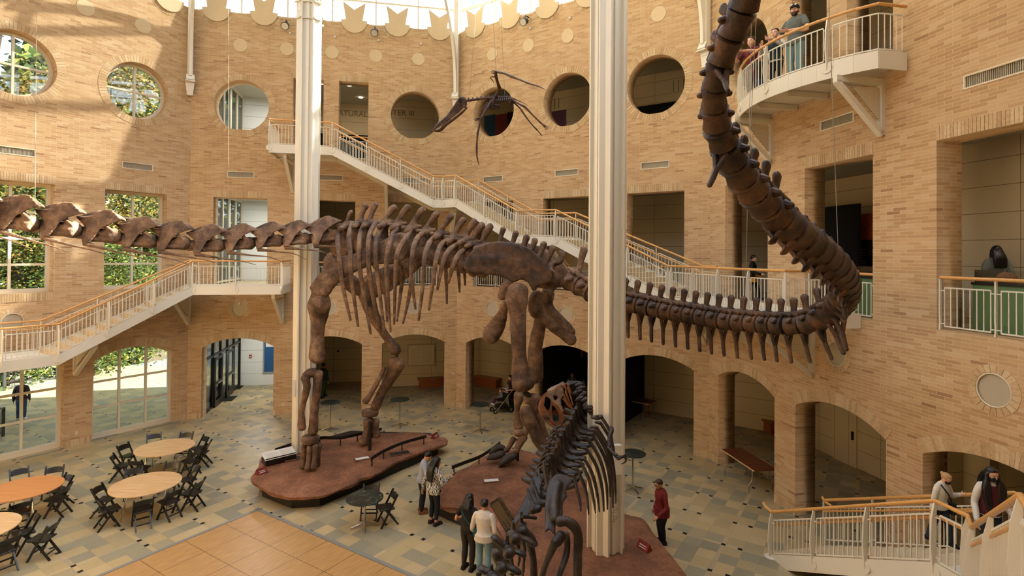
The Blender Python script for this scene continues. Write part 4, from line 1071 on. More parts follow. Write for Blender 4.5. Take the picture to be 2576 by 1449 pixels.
limb('claw', [[(1362, 1228, 14.8, 10), (1345, 1240, 14.7, 10), (1330, 1254, 14.6, 3)]], .025, mat=M['claw']); limb('claw', [[(1382, 1234, 14.8, 10), (1368, 1248, 14.7, 10), (1354, 1262, 14.6, 3)]], .025, mat=M['claw'])
p = gnd(1302, 1160, .5); MB().tube([p, Vector((p.x, p.y, 1.2))], .05, 8).build('support_rod', M['blackmetal'], SQ)
# ---- tail
TP = [(1425, 702, 16.1, 27), (1455, 716, 15.8, 26), (1490, 736, 15.4, 25), (1540, 756, 14.9, 24), (1590, 765, 14.4, 24), (1628, 772, 14.0, 24), (1685, 784, 13.4, 24), (1750, 795, 12.7, 24.5), (1826, 807, 11.9, 25), (1902, 814, 11.2, 25), (1978, 819, 10.5, 26), (2035, 814, 10.1, 28), (2072, 798, 9.8, 30), (2103, 777, 9.4, 32), (2121, 750, 8.9, 34), (2125, 722, 8.4, 36), (2114, 692, 7.9, 38),
      (2091, 661, 7.4, 40), (2057, 631, 7.0, 41), (2015, 597, 6.6, 41), (1974, 563, 6.3, 41), (1932, 525, 6.05, 41), (1894, 483, 5.85, 40), (1860, 437, 5.65, 39), (1831, 385, 5.45, 37), (1806, 331, 5.3, 35), (1797, 282, 5.15, 33), (1797, 240, 5.0, 33), (1801, 199, 4.9, 33), (1813, 156, 4.75, 34), (1830, 113, 4.65, 35), (1850, 66, 4.55, 37), (1870, 20, 4.45, 39), (1886, -22, 4.35, 40), (1905, -75, 4.25, 40)]
tw = [at(u, v, Y) for u, v, Y, r in TP]; tr = [r / F_PX * Y for u, v, Y, r in TP]
P2 = []; R2 = []
for i in range(len(tw) - 1):
    p0, p1, p2, p3 = tw[max(i - 1, 0)], tw[i], tw[i + 1], tw[min(i + 2, len(tw) - 1)]
    for j in range(8):
        t = j / 8; P2.append(.5 * ((2 * p1) + (p2 - p0) * t + (2 * p0 - 5 * p1 + 4 * p2 - p3) * t * t + (3 * p1 - p0 - 3 * p2 + p3) * t ** 3)); R2.append(tr[i] + (tr[i + 1] - tr[i]) * t)
P2.append(tw[-1]); R2.append(tr[-1])
cum = [0]
for a_, b_ in zip(P2[:-1], P2[1:]): cum.append(cum[-1] + (b_ - a_).length)
def tail_at(d):
    d = max(0, min(cum[-1] - 1e-4, d))
    import bisect
    i = max(0, bisect.bisect_right(cum, d) - 1); i = min(i, len(P2) - 2); f = (d - cum[i]) / max(1e-6, cum[i + 1] - cum[i])
    return P2[i].lerp(P2[i + 1], f), (P2[min(i + 2, len(P2) - 1)] - P2[max(i - 1, 0)]).normalized(), R2[i] + (R2[i + 1] - R2[i]) * f
d = .1; idx = 0
while d < cum[-1] - .1:
    p, t, r = tail_at(d); L = r * 1.55 if idx < 26 else r * 1.6
    L = min(.46, max(.23, L)); q, _, r2 = tail_at(d + L)
    ax = (q - p); Ln = ax.length; ax.normalize(); up = (UPZ - ax * ax.z).normalized(); sd = ax.cross(up); mid = (p + q) / 2
    late = p.x > 3.0 and p.y < 9.5
    mb = MB(); g = .90 if not late else .97
    fsq = None
    mb.tube([p + ax * Ln * f for f in (.0, .06, .2, .5, .8, .94, 1.0)], [r * x for x in ((.7, 1.0, .96, .84, .96, 1.02, .74) if not late else (.8, 1.0, 1.02, .97, 1.04, 1.06, .85))], 14)
    if late:
        mb.bone([mid + up * r * .75 - ax * Ln * .5, mid + up * r * 1.0, mid + up * r * 1.05 + ax * Ln * .55], [r * .30, r * .34, r * .2], 8)
        if idx < 36: mb.bone([mid + up * r * .8, mid + up * r * 1.35 + ax * Ln * .2], [r * .30, r * .22], 8)
    else:
        h = r * (2.35 if idx > 3 else 3.3); lean = .25 if idx > 3 else -.05
        mb.bone([mid + up * r * .75, mid + up * r * 1.35 + ax * r * lean * .4, mid + up * h + ax * r * lean], [r * .62, r * .32, r * .42], 10, flat=(tuple(sd), .55))
        for s in (-1, 1):
            mb.bone([mid + up * r * 1.0 + sd * r * s * .3, mid + up * r * 1.15 + sd * r * s * .38 - ax * Ln * .62], [r * .30, r * .17], 8)
            mb.bone([mid + up * r * 1.15 + sd * r * s * .2, mid + up * r * .9 + sd * r * s * .45 + ax * Ln * .45], [r * .28, r * .2], 8)
            mb.bone([mid + up * r * .45 + sd * r * s * .7, mid + up * r * .35 + sd * r * s * (1.5 if idx < 8 else 1.15)], [r * .34, r * .2], 8)
    o = mb.build('caudal_vertebra', BT if idx > 2 else BO, SQ, smooth=True)
    if idx >= 2 and (idx < 35 or idx in (39, 43)):
        mb = MB(); b0 = q - up * r * .85
        ln = r * (2.6 if not late else .95)
        e = b0 - up * ln + ax * (r * .15 if not late else -r * .55 * 0 + r * .5)
        for s in (-1, 1): mb.bone([b0 + sd * r * s * .38, b0 - up * ln * .42 + sd * r * s * .06], [r * .20, r * .17], 8)
        mb.bone([b0 - up * ln * .38, b0 - up * ln * .7 + ax * r * .05, e], [r * .2, r * .2, r * .17 if not late else r * .1], 8)
        mb.build('chevron', BT, SQ, smooth=True)
    d += Ln * (1.015 if not late else .99); idx += 1
print('tail vertebrae', idx)

# ---- the predator in the foreground
TR = empty('theropod_skeleton', (.9, 9.4, .5), 0, 'dark brown meat-eating dinosaur skeleton with orange skull, seen from behind', 'dinosaur skeleton')
BD = M['bonedark']
def tb(nm, chains, mat=BD, vox=.022, amp=.006, flat=None, n=10, par=None):
    mb = MB()
    for c in chains: pbone(mb, c, n, flat=flat)
    return organic(mb, nm, mat, par or TR, vox, 3, amp)
def k1(x, y): return (1340 + x / 7.246, 930 + y / 7.246)
def k2(x, y): return (1200 + x / 4.405, 1120 + y / 4.405)
YT = lambda v: lerp_table([(955, 13.2), (1010, 12.6), (1060, 11.9), (1122, 10.6), (1165, 9.8), (1290, 8.2), (1347, 7.4), (1422, 6.7), (1520, 6.0)], v)
dors = [k1(*p) for p in ((880, 500), (825, 585), (785, 685), (735, 765), (700, 860), (640, 955), (570, 1065), (510, 1165), (460, 1275), (420, 1390))] + [(1388, 1137), (1379, 1150)]
for i, (u, v) in enumerate(dors):
    Y = YT(v); px = F_PX / Y
    top = at(u, v, Y); ax = (at(*dors[min(i + 1, len(dors) - 1)], YT(dors[min(i + 1, len(dors) - 1)][1])) - at(*dors[max(i - 1, 0)], YT(dors[max(i - 1, 0)][1]))).normalized()
    up = (UPZ - ax * ax.z).normalized(); sd = ax.cross(up); sd = sd if sd.x > 0 else -sd
    base = top - up * .52; mb = MB()
    mb.add(*[( [top + sd * a_ * .045 + ax * b_ * .075 - up * c_ for c_ in (0, .10) for b_ in (-1, 1) for a_ in (-1, 1)], [(0, 2, 3, 1), (4, 5, 7, 6), (0, 1, 5, 4), (2, 6, 7, 3), (0, 4, 6, 2), (1, 3, 7, 5)])][0])
    mb.bone([top - up * .05, top - up * .25, base + up * .05, base - up * .10], [.050, .042, .055, .09], 8, flat=(tuple(sd), .55))
    for s in (-1, 1):
        dg_ = (sd * s + up).normalized()
        mb.bone([top - up * .08 + sd * s * .01, top - up * .30 + sd * s * .035, base + up * .09 + sd * s * .10, base + up * .02 + sd * s * .25, base + up * .05 + sd * s * .44, base + up * .08 + sd * s * .50], [.075, .085, .10, .095, .06, .045], 10, 4, flat=(tuple(dg_), .38))
        mb.bone([base, base - up * .02 + sd * s * .1 + ax * .14], [.05, .04], 8)
    mb.bone([base - up * .20 - ax * .13, base - up * .20, base - up * .20 + ax * .13], [.12, .095, .12], 12)
    organic(mb, 'dorsal_vertebra', BD, TR, .02, 3, .004)
# sacral spines and left hip plate
for (x, y, x2, y2) in ((790, 110, 830, 420), (735, 190, 780, 480), (650, 300, 740, 560), (610, 380, 700, 640), (555, 490, 640, 700)):
    u, v = k2(x, y); u2, v2 = k2(x2, y2); Y = YT(v); tb('sacral_vertebra', [[(u, v, Y, 6), (u * .5 + u2 * .5, v * .5 + v2 * .5, Y - .1, 6.5), (u2, v2, Y - .2, 9)], [(u2 - 10, v2 + 6, Y - .2, 10), (u2 + 12, v2, Y - .2, 10)]], flat=((1, 0, 0), .7))
# hip blades
ILR = [k2(*p) for p in ((870, 320), (930, 316), (1000, 330), (1042, 370), (1056, 412), (1003, 470), (985, 520), (1002, 572), (960, 620), (950, 680), (956, 760), (920, 830), (872, 872), (868, 1024), (800, 922), (745, 988), (755, 800), (750, 650), (766, 520), (800, 400))]
yil = lambda u, v: 9.15 - (v - 1192) / 160 * .95 + (u - 1400) * .002
mb = MB(); slab(mb, ILR, yil, .09); pbone(mb, [k2(900, 420) + (9.0, 11), k2(860, 560) + (8.8, 14), k2(850, 720) + (8.5, 13), k2(860, 830) + (8.35, 10)], 10); organic(mb, 'ilium', BD, TR, .022, 4, .008)
ILL = [k2(*p) for p in ((690, 250), (640, 300), (600, 400), (560, 520), (500, 640), (420, 800), (335, 985), (400, 930), (450, 850), (560, 800), (640, 690), (700, 560), (720, 400))]
mb = MB(); slab(mb, ILL, lambda u, v: 9.6 - (v - 1180) / 160 * 1.0, .08); organic(mb, 'ilium', BD, TR, .022, 4, .006)
# hind legs
tb('femur', [[k2(905, 850) + (8.2, 13), k2(985, 840) + (8.2, 12), k2(1080, 905) + (8.2, 14), k2(1125, 1010) + (8.2, 13), k2(1118, 1200) + (8.3, 12), k2(1108, 1449) + (8.5, 13), (1452, 1530, 8.7, 15)]], amp=.01)
tb('tibia', [[(1453, 1545, 8.7, 14), (1440, 1600, 8.3, 10), (1425, 1680, 7.9, 9), (1420, 1730, 7.7, 11)]])
tb('pubis', [[k2(870, 1060) + (8.1, 11), k2(830, 1160) + (8.2, 10), k2(770, 1300) + (8.4, 8), k2(725, 1449) + (8.6, 8), (1360, 1500, 8.7, 10)], [k2(940, 990) + (8.2, 14), k2(880, 1080) + (8.15, 13)]])
tb('ischium', [[k2(985, 985) + (8.3, 10), k2(1000, 1100) + (8.3, 9), k2(980, 1250) + (8.2, 9), k2(925, 1400) + (8.0, 7.5), k2(900, 1500) + (7.8, 7)]])
tb('femur', [[k2(560, 1000) + (8.6, 11), k2(600, 1150) + (8.7, 10), k2(625, 1300) + (8.8, 9.5), k2(630, 1500) + (8.9, 11)]])
tb('tibia', [[(1343, 1480, 8.9, 11), (1335, 1580, 8.7, 8), (1330, 1640, 8.6, 9)]])
tb('ischium', [[k2(500, 1000) + (8.0, 7), k2(530, 1150) + (8.0, 5), k2(515, 1320) + (8.0, 5), k2(500, 1500) + (7.9, 5)]])
for (x, y) in ((1.05, 7.6), (.35, 8.7)):
    limb('foot', [], par=TR) if False else None
    mb = MB(); 
    z0 = .52
    for q in (-.16, 0, .16): mb.bone([(x + q * .4, y, z0 + .50), (x + q * .8, y + .10, z0 + .18), (x + q * 1.5, y + .42, z0 + .06), (x + q * 1.9, y + .62, z0 + .01)], [.07, .055, .05, .02], 8)
    organic(mb, 'foot', BD, TR, .022, 3)
    MB().tube([(x, y - .05, z0 - .05), (x, y - .05, z0 + 1.2)], .03, 8).build('support_rod', M['blackmetal'], TR)
# right ribs and left ribs
RR = [[(1443, 1196), (1452, 1232), (1459, 1262), (1461, 1287)], [(1452, 1180), (1470, 1222), (1478, 1260), (1481, 1295)], [(1461, 1163), (1480, 1202), (1492, 1250), (1498, 1291)], [(1471, 1155), (1490, 1192), (1502, 1240), (1508, 1288)], [(1475, 1128), (1500, 1172), (1515, 1230), (1519, 1287)],
      [(1475, 1100), (1507, 1150), (1525, 1215), (1528, 1282)], [(1491, 1093), (1521, 1150), (1533, 1200), (1535, 1250)], [(1496, 1083), (1527, 1140), (1539, 1205), (1542, 1277)], [(1501, 1075), (1532, 1130), (1545, 1190), (1549, 1266)], [(1511, 1064), (1538, 1110), (1547, 1150)], [(1512, 1048), (1532, 1080), (1542, 1115)]]
for j, c in enumerate(RR):
    Y = [9.5, 9.8, 10.1, 10.3, 10.6, 10.9, 11.1, 11.3, 11.5, 11.7, 11.9][j] - .05
    tb('rib', [[(u, v, Y - .10 * i, [4.6, 5.0, 4.4, 2.6][i] if len(c) == 4 else [4.4, 4.4, 2.6][i]) for i, (u, v) in enumerate(c)], [(c[0][0] - 14, c[0][1] - 2, Y, 3.4), (c[0][0], c[0][1], Y, 5.2)]], vox=.016, n=8)
for j in range(8):
    Y = 9.9 + .3 * j; u = 1385 + j * 4.5; v = 1150 - j * 14
    tb('rib', [[(u - 6, v + 18, Y, 3.8), (u - 34 + j, v + 34, Y + .05, 4.2), (u - 40 + j, v + 70, Y + .1, 4), (u - 30 + j, v + 120, Y + .1, 2.6)]], vox=.02, n=8)
for (x, y, x2, y2) in ((405, 1090, 470, 1230), (345, 1210, 420, 1290), (290, 1330, 400, 1400), (235, 1400, 330, 1470)):
    tb('rib_head', [[k1(x, y) + (11.0 - (y - 1090) / 400, 4.2), k1(x2, y2) + (11.0 - (y - 1090) / 400, 3.4)]], vox=.018)
# shoulder girdle, arm and claws
tb('scapula', [[k1(1080, 860) + (12.0, 5), k1(1180, 880) + (11.9, 6), k1(1250, 850) + (11.8, 6)], [k1(1435, 1060) + (11.5, 6.5), k1(1430, 1130) + (11.4, 7), k1(1395, 1250) + (11.3, 5), k1(1400, 1420) + (11.2, 6)]])
tb('humerus', [[(1528, 1125, 11.2, 6), (1541, 1138, 11.1, 5), (1552, 1148, 11.0, 6)]]); tb('hand', [[(1552, 1150, 10.9, 5), (1562, 1150, 10.85, 4.5), (1570, 1147, 10.8, 3.5)]])
for c in ([(1568, 1148, 10.8, 3), (1575, 1155, 10.8, 3), (1572, 1163, 10.8, 2.2), (1560, 1168, 10.8, 1)], [(1570, 1144, 10.8, 2.6), (1577, 1146, 10.8, 2.2), (1577, 1156, 10.8, .8)], [(1562, 1152, 10.8, 3), (1556, 1156, 10.8, 2.4), (1549, 1155, 10.8, .8)]): tb('claw', [c], vox=.012, amp=0)
# tail vertebrae with broad side blades
cau = [((490, 735), (500, 930), (400, 985), (655, 1110)), ((400, 845), (420, 1010), (340, 960), (648, 1112)), ((335, 1000), (350, 1170), (170, 1015), (535, 1225)), ((240, 1185), (270, 1340), (185, 1175), (478, 1420)), ((160, 1320), (180, 1460), (25, 1355), (330, 1560)), ((110, 1440), (120, 1600), (-60, 1500), (270, 1720))]
for j, (tp, ce, le, ri) in enumerate(cau):
    Y = 8.05 - .36 * j; w = lambda p, r, dy=0: k2(*p) + (Y + dy, r)
    mb = MB(); pbone(mb, [w(tp, 6), w(((tp[0] + ce[0]) / 2 - 4, (tp[1] + ce[1]) / 2), 6.5), w(ce, 13)], 10, flat=((1, 0, 0), .8))
    r0 = 11 + j
    pbone(mb, [w((ce[0] + 20, ce[1] - 10), 10), w(((ce[0] + ri[0]) / 2 + 10, (ce[1] + ri[1]) / 2 - 20), r0), w((ri[0] - 20, ri[1] - 12), r0)], 10, flat=((0, 0, 1), .38))
    pbone(mb, [w((ce[0] - 20, ce[1] - 20), 10), w(((ce[0] + le[0]) / 2, (ce[1] + le[1]) / 2 - 10), r0), w((le[0] + 20, le[1] + 8), r0)], 10, flat=((0, 0, 1), .38))
    pbone(mb, [w((ce[0] + 4, ce[1] + 30), 15, -.12), w((ce[0] - 4, ce[1] + 26), 15, .12)], 12)
    for s in (-1, 1): pbone(mb, [w((ce[0] + s * 26, ce[1] - 40), 6), w((ce[0] + s * 34, ce[1] - 70), 4.5, .18)])
    organic(mb, 'caudal_vertebra', BD, TR, .018, 3, .005)
    if j: tb('chevron', [[w((ce[0] + 30, ce[1] + 90), 6), w((ce[0] + 50, ce[1] + 210), 5), w((ce[0] + 40, ce[1] + 330), 4)]])
MB().tube([at(*k2(500, 790), 8.0), at(*k2(650, 808), 8.5)], .025, 8).build('support_rod', M['blackmetal'], TR)
# neck
for j, (x, y, dx, dy) in enumerate(((650, 200, 10, 60), (712, 196, 30, 70), (780, 215, 60, 20), (840, 230, 40, 40), (880, 290, 40, 40), (800, 340, 60, 80), (930, 390, 20, 50), (850, 460, 30, 70), (960, 500, 30, 40), (980, 580, 30, 60), (1000, 640, 40, 40))):
    Y = 13.0 - .06 * j; u, v = k1(x, y); tb('cervical_vertebra', [[(u, v, Y, 3.2), k1(x + dx * .2, y + dy * .5) + (Y, 4.2), k1(x - 20, y + dy + 20) + (Y, 8)], [k1(x - 10, y + dy) + (Y, 5), k1(x + dx + 40, y + dy * .4 + 10) + (Y - .05, 3.8)], [k1(x, y + dy * .7) + (Y, 4), k1(x - 60, y + dy + 30) + (Y - .05, 4)]], vox=.016, mat=M['bonedark'])
for (x, y) in ((1090, 690), (1105, 745), (1150, 800)): tb('cervical_rib', [[k1(x - 150, y - 60) + (12.4, 4), k1(x - 70, y + 5) + (12.35, 4), k1(x, y) + (12.3, 3.2)]], vox=.016)
# skull
BOx = M['boneorange']; ys = 12.55
def skl(pts, r, dys=(0.0,), mb=None):
    for dY in dys: pbone(mb, [k1(x, y) + (ys + dY, rr) for (x, y), rr in zip(pts, r)], 10)
def k4(L): return [(1270 + x / 4.853, 936 + y / 4.853) for x, y in L]
face = [k4([(690, 150), (610, 200), (520, 235), (462, 280), (436, 340), (428, 430), (432, 500), (455, 535), (478, 525), (495, 556), (530, 545), (562, 592), (600, 642), (660, 672), (692, 655), (736, 562), (712, 505), (690, 430), (695, 330), (722, 270), (712, 190)]),
        k4([(500, 300), (540, 300), (562, 360), (546, 458), (520, 470), (480, 410), (488, 340)]), k4([(578, 400), (602, 420), (650, 482), (664, 560), (658, 600), (630, 624), (592, 590), (578, 500)]), k4([(592, 282), (640, 292), (645, 320), (620, 344), (596, 330)])]
for dY, nm in ((0, 'snout'), (.34, 'snout')):
    sk = MB(); slab_h(sk, face, lambda u, v: ys + dY + (.06 if dY == 0 else -.06) * max(0, (1380 - u) / 25), .05); organic(sk, nm, BOx, TR, .011, 2)
sk = MB(); slab_h(sk, [k4([(508, 262), (545, 228), (610, 205), (690, 192), (722, 235), (705, 300), (680, 335), (688, 400), (722, 482), (700, 484), (650, 420), (600, 380), (560, 330), (516, 305)]), face[3]], lambda u, v: ys - .05, .06)
skl([(330, 360), (430, 320), (560, 240)], [5, 5, 4], (.17,), sk); skl([(300, 400), (420, 350), (540, 300)], [7, 9, 9], (.08, .25), sk); organic(sk, 'skull_roof', M['bonepale'], TR, .011, 2)
sk = MB(); skl([(165, 560), (150, 700), (175, 820)], [5, 7, 5], (.1, .22), sk); organic(sk, 'snout_tip', BOx, TR, .012, 2)
sk = MB(); skl([(200, 880), (300, 960), (420, 1040), (520, 1050), (570, 1000)], [3, 5, 6, 7, 6], (.05, .36), sk); organic(sk, 'lower_jaw', BOx, TR, .016, 3, .004)
for dY in (0, .34):
    for j in range(9):
        x, y = 165 + j * 20, 838 + [0, 14, 26, 30, 26, 20, 14, 16, 20][j]; MB().bone([at(*k1(x, y - 10), 12.55 + dY), at(*k1(x - 2, y + 26), 12.55 + dY)], [.018, .004], 6).build('tooth', BOx, TR, smooth=True)
for c in ([(560, 440), (620, 570), (690, 680), (740, 722)], [(600, 400), (660, 560), (720, 690)], [(640, 330), (690, 480), (735, 640)], [(560, 520), (640, 640), (720, 715)], [(570, 260), (600, 330), (610, 410)], [(640, 260), (660, 330), (700, 430)]): tb('cervical_rib', [[k1(*p) + (12.5, [3.4, 2.6, 2.2, 1.8][i]) for i, p in enumerate(c)]], BOx, .012, 0, n=8)

# ---- flying reptile
PT = empty('pterosaur_skeleton', at(1245, 245, 8), 0, 'small flying reptile skeleton hanging on wires before the round openings', 'pterosaur skeleton')
YP = 8.0
def k3(x, y, dy=0): return at(1050 + x / 6.037, 180 + y / 6.037, YP + dy)
M['ptero'] = bone_mat('pterosaur_bone', [(.3, lin('#22150e')), (.45, lin('#452d20')), (.58, lin('#664836')), (.72, lin('#957c6a'))], .5, 9)
M['pterolight'] = bone_mat('pale_wing_bone', [(.3, lin('#6a5a4c')), (.5, lin('#a8998a')), (.7, lin('#cabfb2'))], .5, 9)
def q3(nm, lists, mat='ptero', par=None):
    mb = MB()
    for pts, r in lists: mb.bone([k3(*p) for p in pts], [1.2 * x / 6.037 / F_PX * YP for x in r], 8)
    return mb.build(nm, M[mat], par or PT, smooth=True)
mb = MB()
ol = [(232, 885), (262, 848), (330, 765), (440, 682), (520, 565), (600, 440), (650, 402), (695, 380), (730, 425), (738, 500), (728, 545), (690, 560), (640, 610), (480, 735), (330, 830), (240, 890)]
slab(mb, [(1050 + x / 6.037, 180 + y / 6.037) for x, y in ol], lambda u, v: YP - .03, .02); slab(mb, [(1050 + x / 6.037, 180 + y / 6.037) for x, y in ol], lambda u, v: YP + .05, .02)
for pts, r in ((((240, 880), (330, 790), (450, 690), (560, 540), (650, 410)), (12, 26, 24, 20, 22)), (((650, 400), (720, 410), (738, 500), (720, 550)), (18, 20, 16, 14))): mb.bone([k3(*p, .01) for p in pts], [x / 6.037 / F_PX * YP for x in r], 8)
organic(mb, 'skull', M['ptero'], PT, .007, 2)
for dx, r_ in ((0, 40),): MB().tube([k3(660 + 42 * cos(a_), 455 + 48 * sin(a_), -.055) for a_ in np.linspace(0, 2 * pi, 17)], .009, 6, cap=False).build('eye_ring', M['ptero'], PT, smooth=True)
MB().ell(k3(660, 455, -.035), (.022, .012, .026)).build('eye_socket', M['blackmetal'], PT, smooth=True)
q3('lower_jaw', [(((240, 900, 0), (340, 895, 0), (430, 805, -.02), (560, 715, -.03), (680, 620, -.04), (752, 548, -.05)), (10, 20, 24, 18, 16, 10)), (((430, 805, .03), (560, 715, .05), (680, 620, .06)), (18, 14, 12))])
for j in range(14):
    t = j / 13; x, y = 250 + 250 * t, 890 - 150 * t; q3('tooth', [(((x, y - 14, -.03), (x - 6, y + 20, -.035)), (6, 2))])
for j, (x, y) in enumerate(((765, 440), (830, 432), (895, 424), (955, 414), (1015, 405), (1075, 400), (1130, 398))): q3('cervical_vertebra', [(((x - 32, y + 4, 0), (x, y, 0), (x + 32, y - 2, 0)), (18, 14, 18)), (((x, y, 0), (x + 12, y - 30, 0), (x + 18, y - 44, 0)), (13, 9, 3))])
for j in range(9):
    x, y = 1170 + j * 29, 396 - j * .5; q3('dorsal_vertebra', [(((x - 14, y, 0), (x + 14, y, 0)), (16, 16)), (((x, y, 0), (x + 4, y - 24, 0)), (9, 6))])
    L = [70, 95, 100, 95, 88, 78, 66, 54, 44][j]
    for s in (-1, 1): q3('rib', [(((x, y + 6, s * .01), (x + 8, y + L * .5, s * .10), (x - 12, y + L, s * .05)), (6, 6, 3))])
q3('sternum', [(((1110, 550, -.06), (1170, 535, 0), (1250, 530, .03)), (26, 32, 16))]); q3('scapula', [(((1215, 375, -.05), (1180, 400, -.06), (1150, 480, -.06), (1130, 545, -.04)), (14, 24, 22, 20))]); q3('pelvis', [(((1390, 490, -.04), (1430, 430, 0), (1400, 400, 0)), (16, 26, 18)), (((1440, 500, .04), (1430, 430, 0)), (12, 20))])
q3('humerus', [(((1180, 395, -.05), (1215, 320, -.15), (1240, 262, -.2)), (24, 18, 24))]); q3('forearm', [(((1245, 255, -.2), (1215, 170, -.3), (1195, 85, -.35)), (20, 16, 18)), (((1262, 250, -.2), (1230, 165, -.3), (1208, 85, -.35)), (10, 8, 9))])
q3('wrist', [(((1195, 80, -.35), (1190, 40, -.37), (1196, 5, -.38)), (22, 18, 20))]); q3('finger_claw', [(((1180, 85, -.35), (1130, 78, -.34), (1108, 95, -.33), (1140, 130, -.32), (1162, 172, -.31)), (8, 7, 6, 5, 3)), (((1190, 10, -.38), (1150, 25, -.4), (1122, 18, -.4)), (9, 7, 3)), (((1190, 0, -.38), (1150, -10, -.4), (1125, 0, -.4)), (8, 6, 3))])
for nm, pts, r in (('wing_finger', ((1210, 2, -.38), (1320, 25, -.3), (1420, 70, -.2)), (20, 15, 20)), ('wing_finger', ((1425, 72, -.2), (1560, 125, -.1), (1690, 178, 0)), (20, 13, 16)), ('wing_finger', ((1695, 180, 0), (1850, 228, .1), (1945, 278, .15)), (15, 9, 3))): q3(nm, [(pts, r)], 'pterolight')
q3('humerus', [(((1130, 420, .05), (1110, 470, -.05), (1060, 560, -.12)), (20, 18, 20)), (((1070, 470, 0), (1030, 540, -.05), (980, 570, -.08)), (9, 8, 6))]); q3('forearm', [(((1055, 560, -.12), (1010, 630, -.16), (965, 715, -.2)), (18, 14, 16)), (((1040, 500, -.1), (980, 575, -.14)), (8, 6))])
q3('finger_claw', [(((960, 710, -.2), (900, 715, -.22), (858, 728, -.24)), (9, 7, 3)), (((960, 715, -.2), (905, 735, -.22), (870, 748, -.24)), (8, 6, 3)), (((965, 720, -.2), (945, 745, -.2), (925, 760, -.2)), (8, 6, 3))])
for pts, r in ((((960, 722, -.2), (935, 840, -.2), (913, 945, -.2)), (15, 11, 15)), (((912, 950, -.2), (905, 1050, -.18), (900, 1155, -.16)), (14, 10, 13)), (((900, 1158, -.16), (905, 1290, -.14), (932, 1418, -.12)), (12, 10, 3))): q3('wing_finger', [(pts, r)])
q3('femur', [(((1440, 430, -.03), (1540, 490, -.06), (1640, 540, -.1)), (14, 11, 14))]); q3('tibia', [(((1640, 545, -.1), (1760, 670, -.08), (1885, 790, -.05)), (14, 10, 11))]); q3('foot', [(((1885, 790, -.05), (1930 + j_ * 12, 850 - j_ * 6, -.05 + j_ * .01), (1955 + j_ * 14, 900 - j_ * 14, -.05 + j_ * .01)), (6, 4, 2)) for j_ in range(4)])
q3('femur', [(((1450, 460, .04), (1530, 530, .08), (1590, 600, .1)), (13, 9, 12))]); q3('tibia', [(((1590, 605, .1), (1710, 770, .1), (1820, 890, .08)), (12, 8, 10))], 'ptero'); q3('foot', [(((1820, 890, .08), (1860, 930 + j_ * 6, .08), (1890, 965 + j_ * 8, .08)), (5, 4, 2)) for j_ in range(3)])
q3('tail', [(((1430, 400, 0), (1560, 455, .02), (1680, 512, .04)), (10, 5, 2))])
# ---- hanging wires
def cable(a, b, label, r=.006):
    r = r * .7
    o = MB().tube([a, b], r, 6).build('suspension_cable', M['cable'], smooth=True); return tag(o, label, 'cable', 'suspension cables')
M['cable'] = plain('steel_cable', '#8d8676', .6)
def up_to(u0, v0, u1, v1, Y, label, r=.006):
    a_ = at(u0, v0, Y); b_ = at(u1, v1, Y); b_ = a_ + (b_ - a_) * ((19.0 - a_.z) / (b_.z - a_.z)); cable(a_, b_, label, r)
up_to(1248, 180, 1238, 0, 7.7, 'thin wire holding the raised wing of the flying reptile', .004)
up_to(1181, 240, 1200, 0, 8, 'thin wire above the neck of the flying reptile', .003); up_to(1270, 240, 1258, 0, 8, 'thin wire above the hips of the flying reptile', .003)
up_to(2108, 620, 2085, 0, 7.3, 'steel cable rising from the bend of the tail past the balcony', .007)
up_to(1880, 480, 1905, 0, 5.85, 'steel cable rising from the tail where it slopes, left of the balcony', .005)
up_to(1875, 760, 1880, 530, 11.5, 'thin steel cable from the lower tail past the woman in yellow', .008)
up_to(88, 560, 92, 0, 15.3, 'thin wire rising from the neck near the left frame edge', .006); up_to(575, 600, 575, 0, 16.8, 'thin wire rising from the neck past the glazed round opening', .006)
